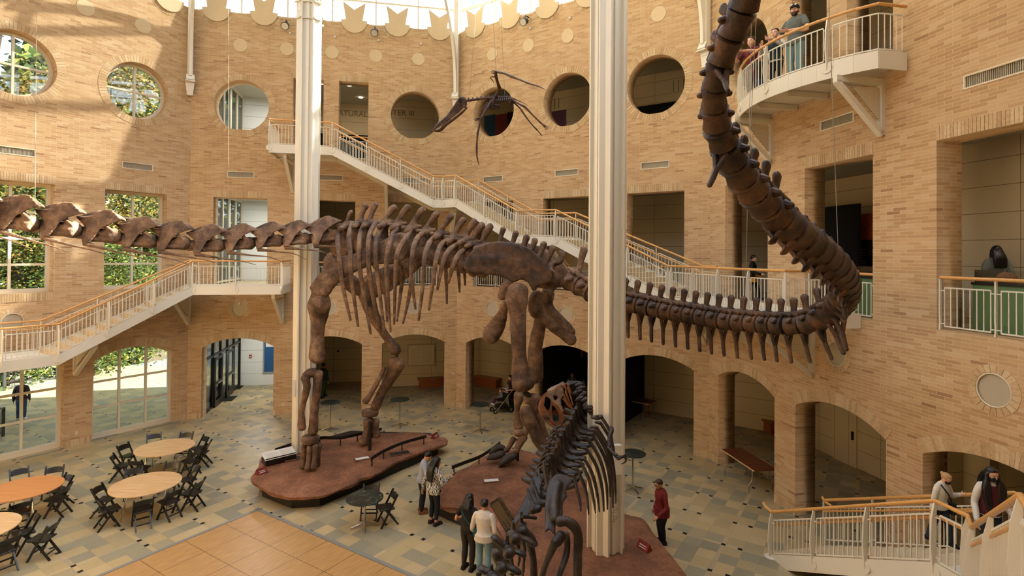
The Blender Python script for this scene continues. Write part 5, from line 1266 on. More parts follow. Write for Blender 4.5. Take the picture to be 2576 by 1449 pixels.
# ================================================================ PLATFORMS, FURNITURE, GALLERY CONTENTS, OUTSIDE
def smooth_loop(P, sub=4):
    out = []; n = len(P)
    for i in range(n):
        p0, p1, p2, p3 = P[i - 1], P[i], P[(i + 1) % n], P[(i + 2) % n]
        for j in range(sub):
            t = j / sub; out.append(tuple(.5 * ((2 * p1[a]) + (p2[a] - p0[a]) * t + (2 * p0[a] - 5 * p1[a] + 4 * p2[a] - p3[a]) * t * t + (3 * p1[a] - p0[a] - 3 * p2[a] + p3[a]) * t ** 3) for a in (0, 1)))
    return out
def platform(outl, plinth, c, label, mounds, z=.46):
    root = empty('display_platform', (c[0], c[1], 0), 0, label, 'platform')
    L = smooth_loop([(p.x, p.y) for p in outl], 5); n = len(L); mb = MB(); rings = []
    def hgt(x, y, f):
        h = z + mnoise.noise(Vector((x * .7, y * .7, 3))) * .05 + mnoise.noise(Vector((x * 2.3, y * 2.3, 1))) * .025 + mnoise.noise(Vector((x * 6, y * 6, 7))) * .010
        for mx, my, r, hh in mounds:
            d = math.hypot(x - mx, y - my) / r
            if d < 1: h += hh * (1 - d * d) ** 2
        return h - (0 if f < .93 else (f - .93) / .07 * .05)
    fs = [1.0, .985, .96, .92, .86, .79, .71, .62, .53, .43, .33, .22, .11]
    under = [Vector((c[0] + (x - c[0]) * .93, c[1] + (y - c[1]) * .93, z - .16)) for x, y in L]
    lip = [Vector((c[0] + (x - c[0]) * .992, c[1] + (y - c[1]) * .992, z - .13 + .03 * mnoise.noise(Vector((x * 3, y * 3, 0))))) for x, y in L]
    R = [under, lip]
    for f in fs: R.append([Vector((c[0] + (x - c[0]) * f, c[1] + (y - c[1]) * f, hgt(c[0] + (x - c[0]) * f, c[1] + (y - c[1]) * f, f))) for x, y in L])
    mb.loft(R); mb.build('rock_top', M['rock'], root, smooth=True)
    mb = MB(); mb.prism([(p.x, p.y) for p in plinth], 0, z - .12); mb.build('plinth', M['skirt'], root)
    return root, hgt
cz = lambda x, y: gnd(620 + x / 4.954, 1080 + y / 4.954, .46)
O1 = [cz(*p) for p in ((50, 590), (110, 510), (155, 430), (170, 365), (230, 310), (340, 260), (480, 200), (600, 150), (900, 95), (1400, 40), (1800, 35), (2000, 20), (2200, 30), (2350, 65), (2470, 90), (2512, 125), (2490, 165), (2400, 195), (2250, 240), (2000, 330), (1800, 420), (1700, 485), (1550, 562), (1420, 592), (1380, 640), (1250, 692), (1100, 742), (950, 795), (800, 820), (650, 828), (500, 825), (350, 790), (250, 745), (180, 700), (100, 650))]
gz = lambda x, y: gnd(620 + x / 4.954, 1080 + y / 4.954, 0)
PL1 = [gz(195, 835), gz(565, 985), gz(915, 962), gz(2385, 312), gz(2300, 160), gz(1300, 130), gz(560, 330)]
nf = gnd(785, 1182, .5)
pf1, h1 = platform(O1, PL1, (-5.3, 17.7), 'long low red rock platform under the front feet of the giant skeleton', [(nf.x, nf.y, 1.3, .09)])
O2 = [gnd(u, v, .46) for u, v in ((1090, 1240), (1093, 1222), (1130, 1196), (1180, 1168), (1225, 1142), (1285, 1128), (1345, 1134), (1400, 1160), (1460, 1190), (1520, 1250), (1575, 1288), (1620, 1302), (1645, 1338), (1680, 1382), (1735, 1449), (1775, 1530), (1700, 1640), (1520, 1660), (1380, 1570), (1310, 1470), (1285, 1400), (1258, 1345), (1215, 1308), (1166, 1277), (1116, 1271), (1094, 1260))]
PL2 = [gnd(u, v, 0) for u, v in ((1092, 1292), (1157, 1322), (1225, 1362), (1300, 1450), (1390, 1600), (1550, 1680), (1690, 1610), (1740, 1520), (1640, 1400), (1560, 1320), (1400, 1195), (1300, 1160), (1180, 1200))]
hf = gnd(1262, 1172, .5)
pf2, h2 = platform(O2, PL2, (.75, 13.4), 'broad red rock platform under the dark predator and the hind feet', [(hf.x, hf.y, 1.2, .10), (1.6, 13.5, 1.4, .10), (2.6, 10.6, 1.3, .06)])
# ---- low black bar rails on the platforms
def barrail(pts, label, Y0=.46, hgt=.24, n=4, post_down=.22):
    root = empty('platform_rail', pts[0], 0, label, 'rail', 'black bar rails on the platforms')
    P = smooth_loop([(p.x, p.y) for p in pts], 1) ; mb = MB(); Q = pts
    for a, b in zip(Q[:-1], Q[1:]): mb.beam(a, b, .025, .10)
    mb.build('bar', M['blackmetal'], root)
    for i in range(n):
        f = (i + .15) / (n - .7) * (len(Q) - 1) if n > 1 else 0; f = min(f, len(Q) - 1.01); k_ = int(f); p = Q[k_].lerp(Q[k_ + 1], f - k_)
        MB().box((p.x, p.y, p.z - .05 - post_down / 2), (.035, .035, post_down)).build('post', M['blackmetal'], root)
def crv(L, z, sub=4):
    P = [gnd(u, v, z) for u, v in L]; out = []
    for i in range(len(P) - 1):
        p0, p1, p2, p3 = P[max(0, i - 1)], P[i], P[i + 1], P[min(len(P) - 1, i + 2)]
        for j in range(sub):
            t = j / sub; out.append(.5 * ((2 * p1) + (p2 - p0) * t + (2 * p0 - 5 * p1 + 4 * p2 - p3) * t * t + (3 * p1 - p0 - 3 * p2 + p3) * t ** 3))
    return out + [P[-1]]
barrail(crv([(933, 1155), (963, 1136), (1014, 1114), (1072, 1098)], .70), 'curved black rail on the front edge of the left red platform')
barrail(crv([(692, 1132), (740, 1116), (803, 1102), (858, 1101), (903, 1092), (960, 1079)], .72), 'long curved black rail along the back edge of the left red platform', n=6)
barrail(crv([(1137, 1176), (1165, 1165), (1205, 1150), (1234, 1132), (1258, 1114)], .70), 'curved black rail at the left edge of the right red platform', n=3)
# ---- small signs and panels on the platforms
def tent(u, v, label, rz):
    p = gnd(u, v, .5); p.z = h1(p.x, p.y, .5) if u < 1150 else h2(p.x, p.y, .5)
    root = empty('tent_sign', p, rz, label, 'sign', 'small red tent signs'); m = root.matrix_basis
    mb = MB(); mb.prism([(-.09, 0), (.09, 0), (0, .17)], -.16, .16, m @ Matrix(((1, 0, 0, 0), (0, 0, 1, 0), (0, 1, 0, 0), (0, 0, 0, 1)))); mb.build('card', M['redcard'], root)
    mb = MB(); 
    for z in (.05, .09): mb.box((.066 if z < .07 else .044, 0, z), (.006, .2, .018), (0, -.48, 0), m)
    mb.build('lettering', M['white'], root)
M['redcard'] = plain('red_card', '#7c2a22', .5)
tent(657, 1186, 'small red tent sign at the left tip of the left platform', -.6); tent(1094, 1098, 'small red tent sign at the right tip of the left platform', -.4); tent(1621, 1376, 'small red tent sign on the right platform near the woman in red', -2.6)
def slabthing(name, u, v, size, rz, z, mat, label, cat, tilt=0, parts=None):
    p = gnd(u, v, z); root = empty(name, (p.x, p.y, z), rz, label, cat); m = root.matrix_basis @ Matrix.Rotation(tilt, 4, 'X')
    MB().box((0, 0, 0), size, m=m).build('panel', M[mat], root); return root, m
M['paper'] = plain('white_print', '#d8d6cc', .5)
def lines(mb, x0, x1, y0, y1, n, z, m, h=.012):
    for i in range(n):
        y = y0 + (y1 - y0) * i / max(1, n - 1); w = (x1 - x0) * (1 if i % 4 != 3 else .7); mb.box((x0 + w / 2, y, z), (w, h, .003), m=m)
r, m = slabthing('reading_panel', 702, 1141, (.95, .40, .025), .75, .72, 'paper', 'sloping white information panel with black sides on the left platform', 'sign', .32)
mb = MB(); lines(mb, -.40, -.03, -.13, .12, 8, .016, m); lines(mb, .05, .40, -.13, .12, 8, .016, m); mb.build('lettering', M['frame'], r)
mb = MB(); mb.box((0, .0, -.12), (.93, .36, .18), m=r.matrix_basis); mb.build('base', M['blackmetal'], r)
for u, v, nm, mat, lab, rz in ((911, 1155, 'floor_light', 'paper', 'small white lit panel set in the left platform beside its front rail', .5), (1236, 1208, 'floor_light', 'paper', 'small white lit panel set in the right platform below the claws', .2), (737, 1156, 'floor_light', 'skirt', 'dark recessed floor light near the front foot on the left platform', .5), (1006, 1139, 'floor_vent', 'skirt', 'black slatted vent in the left platform beside its front rail', .45)):
    hh = (h1 if u < 1100 else h2); p = gnd(u, v, .48); z = hh(p.x, p.y, .5)
    root = empty(nm, (p.x, p.y, z), rz, lab, 'floor fitting'); m = root.matrix_basis
    sz = (.62, .30) if nm == 'floor_vent' else (.42, .20)
    MB().box((0, 0, .012), (sz[0], sz[1], .03), m=m).build('cover', M[mat], root)
    fr = MB(); [fr.box((x, y, .012), s_, m=m) for x, y, s_ in ((0, sz[1] / 2 + .015, (sz[0] + .06, .03, .045)), (0, -sz[1] / 2 - .015, (sz[0] + .06, .03, .045)), (sz[0] / 2 + .015, 0, (.03, sz[1], .045)), (-sz[0] / 2 - .015, 0, (.03, sz[1], .045)))]; fr.build('rim', M['rock'], root)
# big dark plaque: GIANTS OF THE MESOZOIC
M['bronze'] = plain('dark_bronze', '#1f1a12', .4, .3); M['gold'] = plain('bronze_letters', '#6d5632', .4, .5)
pL, pB, pT = gnd(1232, 1268, .72), gnd(1272, 1337, .72), gnd(1257, 1250, .86)
px_ = (pB - pL).normalized(); py_ = (pT - pL); hh_ = py_.length; py_ = (py_ - px_ * py_.dot(px_)).normalized(); pz_ = px_.cross(py_)
pw_ = (pB - pL).length * 1.12; ctr = pL + px_ * pw_ / 2 + py_ * hh_ / 2
m = Matrix(((px_.x, py_.x, pz_.x, ctr.x), (px_.y, py_.y, pz_.y, ctr.y), (px_.z, py_.z, pz_.z, ctr.z), (0, 0, 0, 1)))
print('plaque', pw_, hh_, pz_)
root = empty('exhibit_plaque', (ctr.x, ctr.y, .46), 0, 'large dark bronze exhibit plaque with raised title, sloping beside the predator', 'sign')
MB().box((0, 0, 0), (pw_, hh_, .035), m=m).build('panel', M['bronze'], root); MB().box((0, -.05, -.05), (pw_ + .06, hh_ + .12, .06), m=m).build('backing', M['rock'], root)
mb = MB(); bx = Vector((px_.x, px_.y, 0)).normalized(); mb.beam(ctr - bx * .55 + UPZ * (.50 - ctr.z), ctr + bx * .55 + UPZ * (.50 - ctr.z), .2, .24); mb.build('base', M['skirt'], root)
mesh_obj('lettering', text_mesh('t', 'GIANTS OF THE MESOZOIC', pw_ * .078, .005), M['gold'], root, m @ Matrix.Translation((0, hh_ * .30, .022)))
mb = MB(); lines(mb, -pw_ * .42, pw_ * .40, hh_ * .2, -hh_ * .42, 10, .020, m, .014); mb.build('small_lettering', M['gold'], root)

# ---- wooden dance floor
da, db, dc = gnd(650, 1281), gnd(258, 1449), gnd(1018, 1449); root = empty('dance_floor', (da.x, da.y, 0), 0, 'square portable oak dance floor with grey edging, its corner pointing to the platforms', 'dance floor')
ex = (dc - da).normalized(); ey = (db - da).normalized()
dm = Matrix(((ex.x, ey.x, 0, da.x), (ex.y, ey.y, 0, da.y), (0, 0, 1, 0), (0, 0, 0, 1)))
def dance_mat():
    q = NT('dance_floor_oak'); b = q.bsdf(.3, 0, .45); tc = q.obj(); sp = q.n('ShaderNodeTexBrick'); q.l(tc, sp.inputs['Vector']); sp.offset = 0
    mp = q.n('ShaderNodeMapping'); mp.inputs['Scale'].default_value = (9, 1.2, 1); q.l(tc, mp.inputs[0])
    n = q.noise(mp.outputs[0], 2.2, 4, .6); c = q.ramp(n, [(.3, lin('#a67c49')), (.7, lin('#bd945c'))])
    sp.inputs['Scale'].default_value = 1; sp.inputs['Brick Width'].default_value = .99; sp.inputs['Row Height'].default_value = .99; sp.inputs['Mortar Size'].default_value = .006
    q.l(q.mix(sp.outputs['Fac'], c, lin('#4d361f')), b.inputs['Base Color']); return q.m
o = MB().box((3.4, 3.4, .012), (6.6, 6.6, .02)).build('boards', dance_mat()); o.matrix_basis = dm; put(o, root)
mb = MB(); mb.box((3.3, .04, .014), (6.7, .10, .024)); mb.box((.04, 3.3, .014), (.10, 6.7, .024)); o = mb.build('edging', plain('grey_edging', '#8f8e86', .4, .3)); o.matrix_basis = dm; put(o, root)

# ---- floor grilles in front of the windows
for u, v in ((465, 1082), (300, 1110 - 8), (390 - 100, 1113)):
    pass
for i, (u, v) in enumerate(((410, 1070), (252, 1102), (105, 1143))):
    p = gnd(u, v); o = MB().box((0, 0, .004), (1.1, .12, .012)).build('floor_grille', plain('floor_grille_metal', '#8b8b80', .5, .3) if i == 0 else M['fgrille']); 
    if i == 0: M['fgrille'] = o.data.materials[0]
    o.matrix_basis = Matrix.Translation(p) @ Matrix.Rotation(frot(1), 4, 'Z'); tag(o, 'narrow grey floor grille before the window, %s from the left edge' % ('third', 'second', 'first')[i], 'floor grille', 'floor grilles by the windows')

# ---- folding chairs
def make_chair():
    root = empty('folding_chair', label='chair', cat='chair')
    def bx(nm, *boxes):
        mb = MB()
        for c_, s_, r_ in boxes: mb.box(c_, s_, r_)
        o = mb.build(nm, M['black'], root); bv = o.modifiers.new('bevel', 'BEVEL'); bv.width = .006; bv.segments = 1; return o
    for s in (-1, 1):
        mb = MB(); mb.beam((s * .205, -.235, .80), (s * .205, .19, 0), .034, .045); mb.build('front_leg', M['black'], root)
        mb = MB(); mb.beam((s * .165, .08, .45), (s * .165, -.27, 0), .030, .042); mb.build('rear_leg', M['black'], root)
        mb = MB(); mb.beam((s * .185, -.10, .56), (s * .185, -.01, .44), .014, .022); mb.build('hinge_bar', M['black'], root)
    bx('seat', ((0, .03, .445), (.385, .40, .028), (radians(3), 0, 0)), ((0, .03, .425), (.36, .37, .02), (radians(3), 0, 0)))
    mb = MB(); n = 8
    rings = []
    for i in range(n + 1):
        x = -.20 + .40 * i / n; dy = -.04 * (1 - (x / .2) ** 2); arc_ = .03 * (1 - (x / .2) ** 2)
        y0 = -.135 + dy; rings.append([Vector((x, y0 - .0, .615)), Vector((x, y0 - .022, .615)), Vector((x, y0 - .085, .735 + arc_)), Vector((x, y0 - .062, .735 + arc_))])
    mb.loft(rings); mb.build('backrest', M['black'], root)
    bx('crossbar', ((0, .115, .17), (.39, .022, .04), None)); bx('rear_crossbar', ((0, -.185, .13), (.32, .02, .035), None))
    return root
chair0 = make_chair(); used = [False]
def chair(u, v, face, label, group, jit=0.0):
    p = gnd(u, v); c = chair0 if not used[0] else copy_tree(chair0); used[0] = True
    a = atan2(face[1] - p.y, face[0] - p.x) - pi / 2 + jit
    place(c, (p.x, p.y, 0), a); c['label'] = label; c['group'] = group; return c
# ---- folding tables
def round_table(x, y, mat, label, rz=0, r=.84):
    root = empty('round_table', (x, y, 0), rz, label, 'table', 'round folding tables'); m = root.matrix_basis
    mb = MB(); mb.lathe([(r - .02, .735), (r, .74), (r, .762), (r - .006, .765)], n=48, m=m); mb.build('tabletop', M[mat], root)
    for s in (-1, 1):
        mb = MB()
        for q in (-1, 1): mb.tube([m @ Vector((s * .42, q * .30, .735)), m @ Vector((s * .44, q * .30, .36)), m @ Vector((s * .50, q * .36, .28)), m @ Vector((s * .50, q * .36, 0))], .013, 6)
        mb.tube([m @ Vector((s * .42, -.3, .70)), m @ Vector((s * .42, .3, .70))], .012, 6); mb.tube([m @ Vector((s * .44, -.3, .40)), m @ Vector((s * .44, .3, .40))], .010, 6); mb.tube([m @ Vector((s * .43, 0, .5)), m @ Vector((s * .08, 0, .73))], .009, 6)
        mb.build('leg_frame', M['chrome'], root, smooth=True)
TA, TB, TC, TD = (-11.08, 17.65), (-9.83, 14.86), (-12.83, 14.53), (-12.05, 12.35)
round_table(*TA, 'ply', 'pale plywood round table farthest back, nearest the brick wall', .2); round_table(*TB, 'ply', 'pale plywood round table just beyond the dance floor corner', .5)
round_table(*TC, 'plyred', 'orange-brown round table cut by the left frame edge', .1); round_table(*TD, 'ply', 'pale shiny round table lowest at the left frame edge', .1)
CH = [(TA, 'the farthest round table', [(322, 1180, 'at its left'), (303, 1207, 'set back beyond its left side'), (352, 1216, 'at its near left'), (386, 1153, 'behind it, left'), (462, 1150, 'behind it, right'), (500, 1160, 'at its right, inner one'), (508, 1172, 'at its right, outer one'), (478, 1194, 'at its near right')]),
      (TB, 'the round table by the dance floor', [(335, 1252, 'behind it, left'), (425, 1236, 'behind it, right'), (474, 1243, 'right side farther'), (484, 1280, 'right side nearer'), (426, 1303, 'near side right'), (358, 1325, 'near side middle'), (273, 1325, 'at its near left corner'), (264, 1297, 'at its left')]),
      (TC, 'the orange-brown round table', [(50, 1253, 'behind it, left'), (132, 1249, 'behind it, right'), (150, 1272, 'right side farther'), (144, 1296, 'right side nearer'), (46, 1335, 'at its near side'), (14, 1352, 'at its near left')]),
      (TD, 'the shiny table at the lower left', [(62, 1385, 'at its right'), (108, 1402, 'farthest to its right'), (8, 1436, 'at its near side')])]
for tc, ph, L in CH:
    for i, (u, v, wh) in enumerate(L):
        chair(u, v, tc, 'black folding chair of %s, %s' % (ph, wh), 'black folding chairs round the banquet tables', rng.uniform(-.3, .3))
chair(930, 1302, (-3.75, 14.15), 'black folding chair behind the low marble cafe table', 'black folding chairs at the cafe table', .1); chair(972, 1318, (-3.75, 14.15), 'black folding chair right of the low marble cafe table', 'black folding chairs at the cafe table', .2)
# ---- cafe tables
def cafe(x, y, h, r, label, rz=.3):
    root = empty('cafe_table', (x, y, 0), rz, label, 'table', 'round marble cafe tables'); m = root.matrix_basis
    MB().lathe([(r - .01, h - .03), (r, h - .024), (r, h - .004), (r - .005, h)], n=40, m=m).build('tabletop', M['marble'], root)
    MB().tube([m @ Vector((0, 0, .08)), m @ Vector((0, 0, h - .03))], .028, 12).build('column', M['chrome'], root, smooth=True)
    mb = MB()
    for i in range(4):
        a = pi / 2 * i; mb.tube([m @ Vector((0, 0, .11)), m @ Vector((.16 * cos(a), .16 * sin(a), .065)), m @ Vector((.34 * cos(a), .34 * sin(a), .012))], [.028, .022, .014], 8)
    mb.build('foot', M['chrome'], root, smooth=True)
for (u, v, h, r, lab) in ((830, 1081, 1.10, .38, 'tall marble cafe table behind the front foot of the giant skeleton'), (1005, 1072, 1.10, .38, 'tall marble cafe table behind the lifted front foot'), (1208, 1086, 1.10, .38, 'tall marble cafe table before the pier, left of the pushchair'), (1592, 1232, 1.10, .38, 'tall marble cafe table behind the right column'), (1396, 1128, 1.10, .38, 'tall marble cafe table behind the predator skull'), (917, 1326, .76, .47, 'low round marble cafe table between the platforms')):
    p = gnd(u, v); cafe(p.x, p.y, h, r, lab)
# ---- long folding tables
def long_table(c, rz, L, W, mat, label):
    root = empty('folding_table', (c.x, c.y, 0), rz, label, 'table'); m = root.matrix_basis
    MB().box((0, 0, .745), (L, W, .03), m=m).build('tabletop', M[mat], root)
    MB().box((0, -W / 2 - .004, .745), (L + .01, .012, .034), m=m).box((0, W / 2 + .004, .745), (L + .01, .012, .034), m=m).build('edge_band', M['ply'], root)
    for s in (-1, 1):
        mb = MB()
        for q in (-1, 1): mb.tube([m @ Vector((s * L * .36, q * W * .36, .73)), m @ Vector((s * L * .36, q * W * .36, .36)), m @ Vector((s * L * .36, q * W * .50, .24)), m @ Vector((s * L * .36, q * W * .50, 0))], .014, 6)
        mb.tube([m @ Vector((s * L * .36, -W * .36, .70)), m @ Vector((s * L * .36, W * .36, .70))], .012, 6); mb.tube([m @ Vector((s * L * .36, 0, .42)), m @ Vector((s * L * .12, 0, .72))], .01, 6)
        mb.build('leg_frame', M['chrome'], root, smooth=True)
a, b = gnd(1813, 1129, .76), gnd(1897, 1184, .76); dv_ = (b - a); rz = atan2(dv_.y, dv_.x); nn = Vector((-sin(rz), cos(rz), 0))
long_table((a + b) / 2 + nn * .38 + UPZ * -.76, rz, dv_.length, .76, 'mahog', 'long dark red folding table standing in the arch of the right-hand wall')
a, b = gnd(1562, 1004, .76), gnd(1634, 1017, .76); dv_ = (b - a); rz = atan2(dv_.y, dv_.x); nn = Vector((-sin(rz), cos(rz), 0))
long_table(b - dv_.normalized() * 1.2 + nn * .38 + UPZ * -.76, rz, 2.4, .76, 'mahog', 'long brown folding table in the arch right of the right column')
# ---- oak benches along the gallery walls
def bench(k, s0, s1, D, label):
    c = fw(k, (s0 + s1) / 2, D); root = empty('bench', c, frot(k), label, 'bench', 'wooden benches under the arches'); m = root.matrix_basis; L = s1 - s0
    MB().box((0, 0, .20), (L - .16, .40, .40), m=m).build('base', M['bench'], root); MB().box((0, 0, .44), (L, .52, .07), m=m).build('seat', M['bench'], root)
sA, sB = wallpt(2, 1050, 950, -4.0)[0], wallpt(3, 1252, 950, -3.9)[0]
bench(2, sA, sA + 2.2, -4.05, 'wooden bench under the arch left of the double pier, below a wall plaque'); bench(3, sB - 2.6, sB, -4.05, 'wooden bench right of the double pier, beside the pushchair')
sC = wallpt(4, 1946, 1090, -3.9)[0]; bench(4, sC - 2.3, sC, -4.05, 'wooden bench deep in the arch behind the dark red folding table')

# ---- things on the gallery walls
def flat(name, k, s, D, z, w, h, mat, label, cat, th=.03, frame=None):
    root = empty(name, fw(k, s, D, z), frot(k), label, cat); MB().box((0, 0, th / 2), (w, h, th), m=fmat(k, s, D, z)).build('panel', M[mat], root)
    if frame:
        me = panel_mesh('frame', [rect(-w / 2 - .06, -h / 2 - .06, w / 2 + .06, h / 2 + .06), rect(-w / 2, -h / 2, w / 2, h / 2)], 0, th + .02); mesh_obj('frame', me, M[frame], root, fmat(k, s, D, z))
    return root
for nm, c_ in (('posterblue', '#1f4f7d'), ('postered', '#8a2418'), ('posterdark', '#2a1412'), ('posterpurple', '#5b3350'), ('teal', '#1d4a5a'), ('alarm', '#8c2d22'), ('navy', '#14284f')): M[nm] = plain(nm, c_, .5)
o1 = fw(2, 3.66, 0); s_, z_ = 0, 0
# poster on the cross wall behind the first arch
def flat_m(name, m, w, h, mat, label, cat, th=.03, frame=None):
    root = empty(name, m.translation, 0, label, cat); MB().box((0, 0, th / 2), (w, h, th), m=m).build('panel', M[mat], root)
    if frame: mesh_obj('frame', panel_mesh('frame', [rect(-w / 2 - .07, -h / 2 - .07, w / 2 + .07, h / 2 + .07), rect(-w / 2, -h / 2, w / 2, h / 2)], 0, th + .02), M[frame], root, m)
    return root
sP, zP = wallpt(2, 690, 890, -5.85); r = flat('poster', 2, sP - .05, -5.88, zP, .9, 1.9, 'posterblue', 'blue framed poster on the pale wall behind the glazed entrance arch', 'poster', frame='greyframe')
MB().box((-.1, .55, .035), (.55, .34, .01), m=fmat(2, sP - .05, -5.88, zP)).build('print', M['paper'], r)
sP, zP = wallpt(2, 630, 896, -5.85); r = flat('fire_alarm', 2, sP, -5.88, zP, .12, .16, 'alarm', 'small red fire alarm box on the pale wall by the glazed doors', 'alarm', .05); MB().box((0, -.02, .055), (.07, .05, .01), m=fmat(2, sP, -5.88, zP)).build('handle', M['paper'], r)
sP, zP = wallpt(2, 850, 883, -5.85); flat('thermostat', 2, sP, -5.88, zP, .10, .10, 'steel', 'tiny dark thermostat on the wall behind the front leg bones', 'thermostat')
sP, zP = wallpt(2, 1060, 893, -4.35); r = flat('wall_plaque', 2, sP, -4.38, zP, 1.35, 1.05, 'cream', 'pale engraved donor plaque on the wall above the left bench', 'plaque', frame='slab')
mb = MB(); mm = fmat(2, sP, -4.38, zP); lines(mb, -.25, .25, .44, .44, 1, .034, mm, .02); lines(mb, -.55, -.05, .34, -.42, 16, .034, mm, .008); lines(mb, .05, .55, .34, -.42, 16, .034, mm, .008); mb.build('lettering', M['slab'], r)
for u, v, k in ((712, 1017, 2), (192, 1089, 1)):
    s_, z_ = wallpt(k, u, v); r = flat('power_outlet', k, s_, .0, z_, .075, .115, 'cream', 'small pale power outlet on the brick pier, %s' % ('by the left column' if k == 2 else 'between the two lower windows'), 'outlet', .012)
    MB().box((0, .025, .013), (.03, .03, .004), m=fmat(k, s_, 0, z_)).box((0, -.025, .013), (.03, .03, .004), m=fmat(k, s_, 0, z_)).build('socket', M['slab'], r)
s_, z_ = wallpt(2, 1140, 939); flat('motion_sensor', 2, s_, 0, z_, .07, .10, 'cream', 'tiny pale sensor on the double brick pier', 'sensor', .05)
# rubber mats
for (u, v, lab) in ((577, 975, 'black rubber door mat, the farther of the two by the glass doors'), (555, 1004, 'black rubber door mat, the nearer of the two by the glass doors')):
    p = gnd(u, v); o = MB().box((0, 0, .008), (1.25, .95, .016)).build('door_mat', M['mat']); o.matrix_basis = Matrix.Translation((p.x, p.y, 0)) @ Matrix.Rotation(frot(2), 4, 'Z'); tag(o, lab, 'mat', 'door mats')
# glazed doors in the glazed wall beside the entrance arch
for i, D in enumerate((-2.2, -3.9)):
    root = empty('door_%d' % (i + 1), fw(2, .50, D), 0); struct(root)
    m = Matrix.Translation(fw(2, .52, D, 0)) @ Matrix(((-fn(2).x, 0, FAC[2][1].x, 0), (-fn(2).y, 0, FAC[2][1].y, 0), (0, 1, 0, 0), (0, 0, 0, 1)))
    mesh_obj('door_frame', panel_mesh('door_frame', [rect(-.55, 0, .55, 2.25), rect(-.44, .25, .44, 1.0), rect(-.44, 1.12, .44, 2.12)], 0, .06), M['steel'], root, m)
    mb = MB(); mb.tube([m @ Vector((-.4, 1.06, .12)), m @ Vector((.4, 1.06, .12))], .02, 6); mb.build('door_handle', M['chrome'], root)
# inscriptions on the upper gallery wall
def inscribe(k, u, v, D, txt, size, mat='slab', align='CENTER'):
    s_, z_ = wallpt(k, u, v, D); return mesh_obj('inscription', text_mesh('inscription', txt, size, .006, align), M[mat], wall_of[k], fmat(k, s_, D + .008, z_ - size * .35))
wall_of = {2: bpy.data.objects['wall_gallery_2'], 3: bpy.data.objects['wall_gallery_4'], 4: bpy.data.objects['wall_gallery_7']}
M['engrave'] = plain('engraved_letter', '#7f745c', .7)
inscribe(2, 893, 286, -5.9, 'NATURALIST', .42, 'engrave'); inscribe(2, 812, 284, -5.9, 'AL', .42, 'engrave', 'RIGHT'); inscribe(2, 995, 283, -4.4, 'CENTER III', .42, 'engrave')
for k, u, v in ((3, 1396, 262), (3, 1707, 215)):
    s_, z_ = wallpt(k, u, v, -4.4); mb = MB()
    for x in (-.22, 0, .22): mb.box((x, 0, .006), (.03, .50, .012), m=fmat(k, s_, -4.4, z_))
    mb.build('inscription', M['engrave'], bpy.data.objects['wall_gallery_6' if u < 1500 else 'wall_gallery_5'])
# banners and posters behind the round openings
for u, v, w, h, mat, lab in ((1232, 320, .75, 2.4, 'posterblue', 'dark blue banner seen through the round opening behind the flying reptile'), (1259, 318, 1.25, 2.4, 'postered', 'red and black poster seen through the round opening behind the flying reptile'), (1288, 312, .6, 2.4, 'posterdark', 'dark banner at the right side behind the flying reptile opening'), (1402, 306, .95, 2.2, 'posterpurple', 'purple banner seen through the round opening left of the right column')):
    s_, z_ = wallpt(3, u, v, -4.36); flat('banner', 3, s_, -4.38, z_ - .55, w, h, mat, lab, 'banner')
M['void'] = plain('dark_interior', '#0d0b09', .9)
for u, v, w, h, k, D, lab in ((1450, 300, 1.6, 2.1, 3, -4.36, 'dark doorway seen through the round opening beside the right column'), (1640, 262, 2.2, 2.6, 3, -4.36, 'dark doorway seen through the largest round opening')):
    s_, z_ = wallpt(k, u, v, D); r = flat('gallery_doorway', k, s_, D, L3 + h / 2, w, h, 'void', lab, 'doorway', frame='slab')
# dark glazed room behind the upper doors
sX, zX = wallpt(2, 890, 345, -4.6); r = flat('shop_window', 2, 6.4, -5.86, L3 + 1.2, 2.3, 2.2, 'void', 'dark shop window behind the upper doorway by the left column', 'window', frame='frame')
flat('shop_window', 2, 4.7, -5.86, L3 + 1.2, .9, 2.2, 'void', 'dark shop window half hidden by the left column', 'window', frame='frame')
# ---- dark cinema-like exhibit in the middle arch of the angled back wall
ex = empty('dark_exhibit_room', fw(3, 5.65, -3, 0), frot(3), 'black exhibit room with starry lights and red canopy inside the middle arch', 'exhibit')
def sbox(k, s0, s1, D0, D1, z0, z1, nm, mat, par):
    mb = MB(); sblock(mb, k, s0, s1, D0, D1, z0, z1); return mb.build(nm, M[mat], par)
sbox(3, 3.95, 4.03, -.66, -9, 0, 3.9, 'side_wall', 'void', ex); sbox(3, 7.3, 7.38, -.66, -9, 0, 3.9, 'side_wall', 'void', ex); sbox(3, 3.95, 7.38, -9, -9.1, 0, 3.9, 'back_wall', 'void', ex); sbox(3, 3.95, 7.38, -.66, -9.1, 3.9, 3.98, 'ceiling', 'void', ex); sbox(3, 4.03, 7.3, -1.5, -9.0, .002, .014, 'floor_darkener', 'bench', ex)  # thin sheet over the room floor is added to darken it
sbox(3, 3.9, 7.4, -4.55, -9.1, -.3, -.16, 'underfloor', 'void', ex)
M['star'] = emit_mat('star_light', '#ffe9c8', 3)
for u, v, rr in ((1387, 877, .03), (1400, 886, .035), (1412, 893, .05), (1406, 907, .06), (1427, 896, .03), (1414, 880, .03)):
    s_, z_ = wallpt(3, u, v, -6.0); MB().ell(fw(3, s_, -6.0, z_), rr, n=8, m=6).build('star_light', M['star'], ex)
s_, z_ = wallpt(3, 1440, 880, -4.9); o = MB().box((0, 0, 0), (1.4, .5, .8)).build('canopy', M['alarm'], None, smooth=False); o.matrix_basis = Matrix.Translation(fw(3, s_, -4.9, z_ + .1)) @ Matrix.Rotation(frot(3), 4, 'Z'); put(o, ex)
